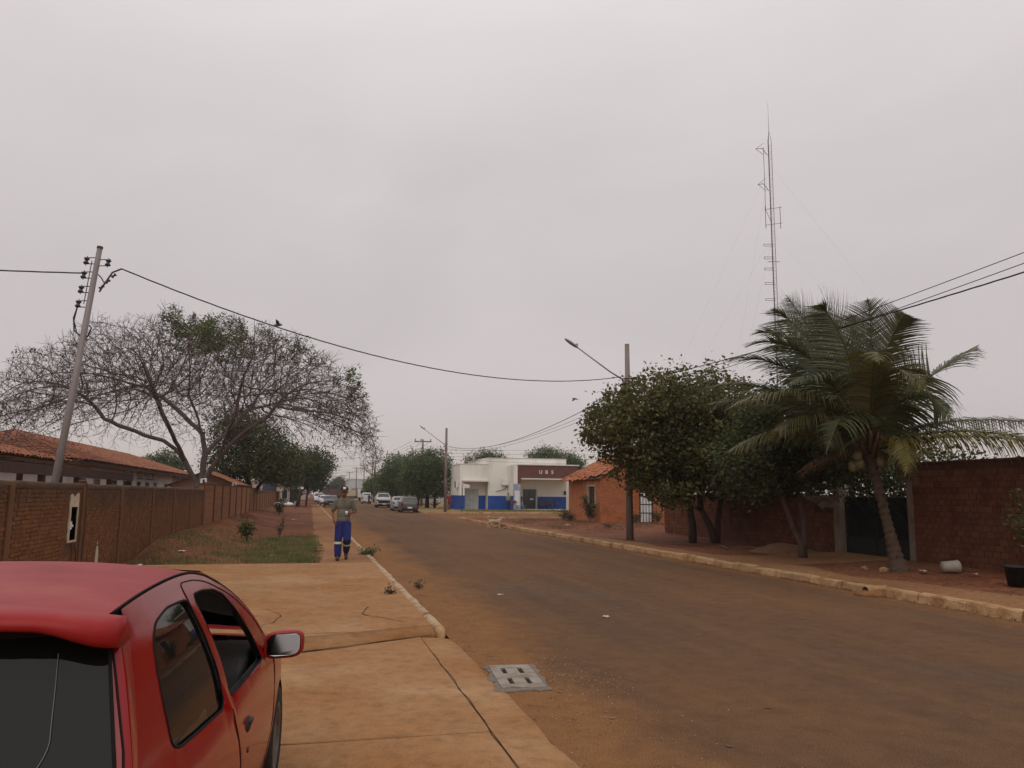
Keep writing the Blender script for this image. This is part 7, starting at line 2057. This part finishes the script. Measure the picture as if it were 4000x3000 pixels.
# ================================================================== vehicles down the street
TYRE = mat('tyre', []) 
def car2(name, label, cat, loc, rz, paint, top, w=.82, L=3.9, belt=.92, wins=(), rear=None, front=None, wheels=(.65, 3.1), zlow=.25, roofin=.19, plate=True, group=None, hatch_lights=True, lights=((.62, .78),), wr=.30, glass=WINGL):
    """far vehicle: local +Y forward, rear bumper at y=0. top: profile (y, z)."""
    t = thing(name, label, cat, loc, rz, group)
    T = smooth_tab(top)
    zt = lambda y: interp(y, T)
    def X(y, z):
        x = w * (1 - .05 * ((y - L / 2) / (L / 2)) ** 4)
        x -= .05 * max(0, (.45 - z)) if z < .45 else 0
        if z > belt: x -= roofin * ((z - belt) / .55) ** 1.15
        if y < .25: x -= .35 * (.25 - y) ** 1.6
        if y > L - .4: x -= .45 * (y - L + .4) ** 1.6
        return max(x, .1)
    b_ = B(); rows = []
    ys_ = sorted(set([0, .02, .05, .10, .18, .28] + list(np.linspace(.4, L - .4, 22)) + [L - .3, L - .2, L - .1, L - .05, L]))
    for y in ys_:
        zz = zt(y); prof = [zlow + (zz - .04 - zlow) * k / 8 for k in range(9)]
        R_ = [(X(y, z), y, z) for z in prof]; xe = X(y, zz - .04)
        R_ += [(xe * .93, y, zz - .012), (xe * .6, y, zz), (0, y, zz + .008)]
        rows.append([(x, yy, z) for x, yy, z in R_] + [(-x, yy, z) for x, yy, z in R_[-2::-1]])
    b_.grid(rows)
    b_.f.append(tuple(range(23))); n_ = len(b_.v) - 23; b_.f.append(tuple(range(n_ + 22, n_ - 1, -1)))
    o = b_.build('body', paint, t); autosmooth(o, 40)
    for k, (y0, y1, z0, z1, i0, i1) in enumerate(wins):     # side windows (slanted ends i0, i1)
        for s in (1, -1):
            b_ = B(); rows = []
            for q in np.linspace(0, 1, 5):
                z = z0 + (z1 - z0) * q; a, c = y0 + i0 * q, y1 + i1 * q
                rows.append([(s * (X(y, z) + .006), y, z) for y in np.linspace(a, c, 8)])
            b_.grid(rows); b_.build('side_window', glass, t, True)
    def top_panel(nm_, ya, yb, fr_, m, off=.012):
        b_ = B(); rows = []
        for y in np.linspace(ya, yb, 9):
            zz = zt(y); xe = X(y, zz - .04) * fr_
            rows.append([(xe * q, y + (-.008 if nm_ == 'rear_window' else .008), zz + off - .006 * abs(q)) for q in np.linspace(-1, 1, 9)])
        b_.grid(rows); return b_.build(nm_, m, t, True)
    if rear: top_panel('rear_window', rear[0], rear[1], .86, glass)
    if front: top_panel('windscreen', front[0], front[1], .90, glass)
    for wy in wheels:
        for s in (1, -1):
            b_ = B(); rows = []
            for i in range(25):
                a = 2 * math.pi * i / 24; rows.append([(s * (w - .10) + x, wy + r_ * math.cos(a), wr + r_ * math.sin(a)) for x, r_ in ((-.09, wr * .6), (-.09, wr * .92), (-.05, wr), (.06, wr), (.10, wr * .92), (.10, wr * .62))])
            b_.grid(rows); w_ = b_.build('wheel', TYRE, t, True)
            b_ = B(); b_.cyl((s * (w - .06), wy, wr), (s * (w - .005), wy, wr), wr * .62, n=18); b_.build('rim', GALV, w_)
            b_ = B(); rows = []
            for xx in (w - .20, w + .003): rows.append([(s * xx, wy + (wr + .05) * math.cos(R(a)), wr + (wr + .05) * math.sin(R(a))) for a in np.linspace(-10, 190, 18)])
            b_.grid(rows); b_.build('arch_lining', BLACKP, w_)
    for s in (1, -1):
        for z0, z1 in lights:
            b_ = B(); b_.box((s * (w - .11), .055, (z0 + z1) / 2), (.16, .12, z1 - z0)); b_.build('tail_light', mat('tail_lens', []), t, bevel=.02)
        b_ = B(); b_.box((s * (w - .20), L - .10, .66), (.30, .20, .13)); b_.build('headlight', mat('lamp_glass', []), t, bevel=.03)
        b_ = B(); b_.ell((s * (w + .08), L * .66, belt + .05), (.10, .06, .065)); b_.build('mirror', paint, t, True)
    B().bb(-w + .06, w - .06, -.03, .10, .28, .47).build('rear_bumper', BLACKP, t, bevel=.03)
    B().bb(-w + .08, w - .08, L - .14, L + .02, .26, .46).build('front_bumper', BLACKP, t, bevel=.03)
    B().bb(-.3, .3, L + .0, L + .028, .53, .62).build('grille', BLACKP, t)
    if plate: B().bb(-.21, .21, -.045, -.031, .40, .53).build('number_plate', WHITEP, t); B().bb(-.2, .2, L + .021, L + .03, .34, .46).build('number_plate', WHITEP, t)
    B().bb(-w + .12, w - .12, .2, L - .2, .18, zlow).build('underbody', BLACKP, t)
    return t
def paint(n, c, r_=.35): return mat(n, [c, tuple(x * .85 for x in c)], 2, r_, spec=.5, coat=.15)
hatch_top = [(0, .72), (.02, .86), (.10, .98), (.30, 1.34), (.50, 1.42), (1.2, 1.45), (1.9, 1.40), (2.60, .96), (3.2, .88), (3.6, .74), (3.75, .50)]
GL2 = mat('car_glass', (.022, .024, .027), rough=.08, spec=.5)
car2('parked_car', 'old dark grey hatchback, nearest of the cars parked along the right kerb', 'car', (8.75, 73.4, 0), R(-1), paint('grey_paint', (.085, .072, .070)), hatch_top, .80, 3.75, .93, ((.45, 1.35, .95, 1.32, .12, -.05), (1.45, 2.45, .95, 1.34, .05, -.42)), (.10, .30), (2.02, 2.55), (.62, 2.98), group='cars parked along the right kerb', lights=((.60, .92),), glass=GL2)
sed_top = [(0, .70), (.02, .92), (.12, 1.02), (.55, 1.06), (.95, 1.32), (1.25, 1.42), (1.9, 1.46), (2.5, 1.40), (3.2, 1.0), (3.9, .90), (4.3, .76), (4.45, .5)]
car2('parked_car', 'silver sedan parked between the grey hatchback and the pickup', 'car', (8.75, 80.6, 0), R(-1.5), paint('silver_paint', (.36, .36, .38), .3), sed_top, .86, 4.45, .96, ((.85, 1.75, .98, 1.36, .30, -.02), (1.85, 3.0, .98, 1.36, .02, -.45)), (.58, 1.05), (2.62, 3.12), (.8, 3.55), group='cars parked along the right kerb', lights=((.72, .90),), glass=GL2)
pick_top = [(0, .75), (.02, 1.06), (.08, 1.12), (1.45, 1.13), (1.60, 1.45), (1.85, 1.72), (2.4, 1.78), (3.1, 1.70), (3.75, 1.20), (4.5, 1.08), (5.0, .90), (5.15, .55)]
pk = car2('pickup_truck', 'white and grey pickup parked beyond the silver sedan', 'pickup', (8.7, 99.8, 0), R(-1), paint('white_car_paint', (.52, .53, .54), .35), pick_top, .90, 5.15, 1.12, ((2.1, 2.75, 1.14, 1.62, .15, -.02), (2.85, 3.6, 1.14, 1.62, .02, -.4)), (1.52, 1.80), (3.15, 3.70), (1.0, 4.2), group='cars parked along the right kerb', lights=((.80, 1.05),), wr=.36, zlow=.35, glass=GL2)
B().bb(-.72, .72, -.02, .02, .55, .92).build('black_tailgate_panel', BLACKP, pk)
b_ = B(); b_.tube([(-.7, 1.9, 1.76), (-.7, 1.9, 1.92), (.7, 1.9, 1.92), (.7, 1.9, 1.76)], .03, 6); b_.tube([(-.7, 2.9, 1.72), (-.7, 2.9, 1.92), (.7, 2.9, 1.92), (.7, 2.9, 1.72)], .03, 6); b_.build('roof_rack', GALV, pk)
van_top = [(0, .80), (.02, 1.30), (.10, 1.70), (.22, 1.86), (1.2, 1.90), (2.2, 1.80), (2.8, 1.30), (3.3, 1.05), (3.8, .92), (4.0, .5)]
car2('white_van', 'small white van seen from behind farthest along the right kerb', 'van', (9.0, 137, 0), R(0), paint('white_car_paint', (.52, .53, .54), .35), van_top, .80, 4.0, 1.05, ((2.0, 2.75, 1.08, 1.55, .1, -.35),), (.05, .105), (2.30, 2.75), (.7, 3.2), group='cars parked along the right kerb', lights=((.75, 1.15),), roofin=.10, glass=GL2)
nv_top = [(0, .70), (.02, .95), (.10, 1.05), (.4, 1.34), (.8, 1.44), (1.5, 1.47), (2.1, 1.40), (2.9, 1.0), (3.5, .92), (3.95, .76), (4.1, .5)]
car2('parked_car', 'black car facing the camera, first on the left kerb', 'car', (2.35, 107.6, 0), R(180), paint('black_paint', (.020, .022, .028), .2), nv_top, .87, 4.1, .97, ((.6, 1.5, 1.0, 1.36, .2, -.02), (1.6, 2.7, 1.0, 1.36, .02, -.42)), (.12, .42), (2.25, 2.82), (.75, 3.3), group='cars parked along the left kerb', glass=GL2)
car2('parked_car', 'white car facing the camera, second on the left kerb', 'car', (1.9, 121, 0), R(180), paint('white_car_paint', (.52, .53, .54), .35), nv_top, .85, 4.1, .97, ((.6, 1.5, 1.0, 1.36, .2, -.02), (1.6, 2.7, 1.0, 1.36, .02, -.42)), (.12, .42), (2.25, 2.82), (.75, 3.3), group='cars parked along the left kerb', glass=GL2)
car2('parked_car', 'pale silver car facing the camera, third on the left kerb', 'car', (1.7, 139, 0), R(180), paint('silver_paint', (.36, .36, .38), .3), sed_top, .86, 4.45, .96, ((.85, 1.75, .98, 1.36, .30, -.02), (1.85, 3.0, .98, 1.36, .02, -.45)), (.58, 1.05), (2.62, 3.12), (.8, 3.55), group='cars parked along the left kerb', glass=GL2)
car2('parked_car', 'white car farthest back on the left kerb', 'car', (1.2, 152, 0), R(180), paint('white_car_paint', (.52, .53, .54), .35), pick_top, .88, 5.15, 1.12, ((2.1, 2.75, 1.14, 1.62, .15, -.02), (2.85, 3.6, 1.14, 1.62, .02, -.4)), (1.52, 1.80), (3.15, 3.70), (1.0, 4.2), group='cars parked along the left kerb', wr=.36, zlow=.35, glass=GL2)
car2('parked_car', 'red car half hidden behind the round street tree trunks', 'car', (17.2, 122, .13), R(75), paint('bright_red_paint', (.30, .02, .02), .3), hatch_top, .80, 3.75, .93, ((.45, 1.35, .95, 1.32, .12, -.05), (1.45, 2.45, .95, 1.34, .05, -.42)), (.10, .30), (2.02, 2.55), (.62, 2.98), glass=GL2)
car2('parked_car', 'pale beige car behind the distant lamp pole', 'car', (17.4, 112, .13), R(60), paint('beige_paint', (.42, .38, .33), .35), hatch_top, .80, 3.75, .93, ((.45, 1.35, .95, 1.32, .12, -.05), (1.45, 2.45, .95, 1.34, .05, -.42)), (.10, .30), (2.02, 2.55), (.62, 2.98), glass=GL2)

# ---- dump truck crossing the far junction (heading right)
tr = thing('dump_truck', 'dusty dump truck with red-brown and cream bed crossing the far junction', 'truck', (2.9, 182, 0))
RBR = mat('rust_red_bed', [(.085, .040, .032), (.13, .065, .05)], 1.5, .85)
CRM = mat('cream_bed', [(.42, .36, .24), (.50, .43, .30)], 1.5, .7)
TWH = mat('truck_white', [(.55, .54, .50), (.62, .61, .57)], 2, .5)
b_ = B(); b_.prism([(.0, 1.15), (3.7, 1.15), (3.75, 2.55), (-.25, 2.75)], -1.2, 1.2, 'y'); bd_ = b_.build('tipper_bed', RBR, tr, bevel=.03)
for x in (.4, 1.2, 2.0, 2.8, 3.5): B().bb(x, x + .09, -1.26, -1.201, 1.16, 2.6).build('rib', RBR, bd_)
b_ = B(); b_.prism([(3.9, 1.15), (6.45, 1.15), (6.5, 2.5), (3.85, 2.5)], -1.2, 1.2, 'y'); bd_ = b_.build('front_bed', CRM, tr, bevel=.03)
for x in (4.4, 5.1, 5.8): B().bb(x, x + .08, -1.25, -1.201, 1.16, 2.48).build('rib', CRM, bd_)
B().bb(-.1, 8.0, -.45, .45, .72, 1.12).build('chassis', STEEL, tr)
B().bb(3.0, 6.2, -1.1, -.5, .55, 1.05).build('side_tank', mat('mud_brown', [(.10, .05, .03), (.15, .08, .05)], 2, .9), tr)
b_ = B(); b_.prism([(6.95, .85), (8.75, .85), (8.78, 1.6), (8.55, 2.62), (7.0, 2.68)], -1.2, 1.2, 'y'); cb = b_.build('cab', TWH, tr, bevel=.06)
b_ = B(); b_.prism([(7.55, 1.72), (8.55, 1.72), (8.40, 2.42), (7.55, 2.42)], -1.215, -1.202, 'y'); b_.build('side_window', GL2, cb)
b_ = B(); b_.prism([(7.55, 1.72), (8.55, 1.72), (8.40, 2.42), (7.55, 2.42)], 1.202, 1.215, 'y'); b_.build('side_window', GL2, cb)
b_ = B(); b_.v = [(8.785, -1.0, 1.65), (8.785, 1.0, 1.65), (8.60, 1.0, 2.5), (8.60, -1.0, 2.5)]; b_.f = [(0, 1, 2, 3)]; b_.build('windscreen', GL2, cb)
B().bb(8.3, 8.85, -1.2, 1.2, .45, .84).build('bumper', STEEL, cb, bevel=.04)
for x in (.9, 2.3, 7.75):
    for s in (-1, 1):
        b_ = B(); b_.torus((x, s * 1.0, .52), .36, .17, 'y', 22, 8); w_ = b_.build('wheel', TYRE, tr, True)
        b_ = B(); b_.cyl((x, s * .9, .52), (x, s * 1.12, .52), .24, n=16); b_.build('rim', mat('dusty_rim', []), w_)
        b_ = B(); rows = [[(x + .62 * math.cos(R(a)), s * yy, .55 + .62 * math.sin(R(a))) for a in np.linspace(15, 165, 12)] for yy in (.75, 1.22)]; b_.grid(rows); b_.build('mudguard', STEEL, w_)

# ---- buildings closing the far street
wh = thing('warehouse', 'tall pale grey warehouse behind the dump truck cab', 'building', (0, 0, 0))
B().bb(11.2, 24, 262, 285, 0, 6.3).build('wall', mat('pale_grey_wall', [(.42, .43, .44), (.50, .51, .52)], .5, .8), wh)
B().bb(11.0, 24.2, 261.8, 285.2, 6.3, 6.55).build('roof_edge', WHITEP, wh)
B().bb(12.2, 14.6, 261.9, 262.0, 0, 3.4).build('roller_door', GALV, wh)
for i, (x0, x1, y, h, c, lb) in enumerate(((5.2, 13.2, 303, 4.5, (.36, .26, .19), 'low beige building above the dump truck bed'), (-14, -1.5, 240, 4.2, (.48, .46, .43), 'white house beside the far left pavement'), (-12, -1.2, 210, 3.4, (.40, .30, .24), 'tan low house left of the far junction'), (14.5, 26, 205, 4.0, (.46, .42, .36), 'cream shop front right of the far junction'), (12.8, 22, 330, 5.0, (.42, .40, .38), 'grey block far along the right side'), (-13, -1.0, 330, 4.6, (.45, .40, .35), 'pale block far along the left side'), (14.5, 30, 165, 3.6, (.44, .38, .30), 'low shop behind the bright green street tree'))):
    t = thing('far_building', lb, 'building', (0, 0, 0))
    B().bb(x0, x1, y, y + 14, 0, h).build('wall', mat('far_wall_%d' % i, [c, tuple(q * .85 for q in c)], .6, .9), t)
    B().bb(x0 - .2, x1 + .2, y - .2, y + 14.2, h, h + .22).build('roof', TILES if i in (0, 2) else WHITEP, t)
    for k in range(3):
        xx = x0 + (x1 - x0) * (.2 + .28 * k); w_ = B().bb(xx - .5, xx + .5, y - .06, y + .02, .9 if k != 1 else .0, 2.2).build('window' if k != 1 else 'door', WHITEP, t)
        B().bb(xx - .42, xx + .42, y - .09, y - .055, 1.0 if k != 1 else .05, 2.12).build('pane', GL2, w_)
# closing woodland masses at the street end
for i, (lb, L, bs) in enumerate((('dark tree mass at the far left end of the street', [(-4, 215, 3.6, 2.6), (-7, 214, 4.2, 3), (-1.6, 216, 2.8, 1.8)], (-4.5, 216, 0)), ('round tree behind the dump truck bed', [(5.4, 262, 2.8, 2.2), (8, 262, 3.0, 2.4), (3.6, 262, 2.2, 1.6)], (6, 262, 0)), ('far green tree left of the warehouse', [(9.5, 300, 6, 2.2), (8, 300, 5, 2)], (9, 300, 0)), ('tree over the far left houses', [(-6, 180, 4.5, 2.8), (-9, 181, 4, 2.6), (-3.4, 180, 3.4, 1.9)], (-6, 181, 0)), ('tall tree beyond the cream shop front', [(19, 225, 5, 3), (22, 226, 5.5, 3.2), (17, 224, 4, 2)], (19.5, 226, 0)))):
    leafy_tree('far_tree', lb, bs, [([(0, 0, 0), (.1, 0, 2), (0, 0, 4)], .25, .1)], L, 3500, .5, LEAF_S, 'far street trees', seed=90 + i, depthdup=1.5, clump=.5)

# ================================================================== loose grit, and the smoky dry-season air
def grit(name, label, fx, n, s0, s1, m, seed):
    rg = np.random.default_rng(seed); P = fx(rg, n); n = len(P)
    s = rg.uniform(s0, s1, n) * rg.uniform(.4, 1, n); a = rg.uniform(0, 6.28, n); V = np.empty((n, 5, 3))
    for j in range(4):
        w = a + j * 1.5708; k = rg.uniform(.7, 1.3, n)
        V[:, j, 0] = P[:, 0] + s * k * np.cos(w); V[:, j, 1] = P[:, 1] + s * k * np.sin(w); V[:, j, 2] = P[:, 2]
    V[:, 4] = P; V[:, 4, 2] += s * rg.uniform(.5, 1.0, n)
    k = np.arange(n)[:, None] * 5; Fc = np.concatenate([k + np.array([[j, (j + 1) % 4, 4]]) for j in range(4)], 0)
    o = link(name, me_np(name, V.reshape(-1, 3), Fc), m); return tag(o, label, 'gravel', kind='stuff')
GRIT = mat('road_grit', [(.10, .055, .03), (.19, .11, .06), (.30, .22, .15)], 30, .95, rnd=.6)
def gr1(rg, n):
    y = 3.2 + 22 * rg.random(n) ** 1.7; x = KL(0) - .0065 * y + .05 + np.abs(rg.normal(0, .55, n)); return np.stack([x, y, np.full(n, .001)], 1)
grit('loose_gravel', 'loose grit washed along the left edge of the road', gr1, 6500, .003, .010, GRIT, 1)
def gr2(rg, n): return np.stack([rg.uniform(1.9, 9.6, n), 3.2 + 24 * rg.random(n) ** 1.6, np.full(n, .001)], 1)
grit('loose_gravel', 'sparse grit over the middle of the road', gr2, 9000, .002, .007, GRIT, 2)
def gr3(rg, n):
    y = 2.6 + 6 * rg.random(n); x = rg.uniform(-.6, 1.3, n); y = np.minimum(y, crack_y(x) - .05); return np.stack([x, y, np.full(n, .033)], 1)
grit('loose_gravel', 'specks of dirt on the near concrete apron', gr3, 700, .002, .006, GRIT, 3)
def gr4(rg, n): return np.stack([9.86 + 1.3 * rg.random(n), 8 + 30 * rg.random(n), np.full(n, .163)], 1)
grit('loose_gravel', 'crumbs of rubble on the right footway', gr4, 1500, .005, .018, GRIT, 4)
hz_ = B().bb(-950, 950, -350, 2100, -1.1, 56).build('haze', None, None)
hm = bpy.data.materials.new('smoky_air'); hm.use_nodes = True; hn = hm.node_tree; hn.nodes.clear()
ho_ = hn.nodes.new('ShaderNodeOutputMaterial'); hv = hn.nodes.new('ShaderNodeVolumePrincipled')
hv.inputs['Color'].default_value = (.97, .93, .90, 1); hv.inputs['Density'].default_value = .00042; hv.inputs['Anisotropy'].default_value = .3
hn.links.new(hv.outputs[0], ho_.inputs['Volume']); hz_.data.materials.append(hm); hz_['kind'] = 'stuff'; hz_['label'] = 'thin smoky haze hanging over the street'
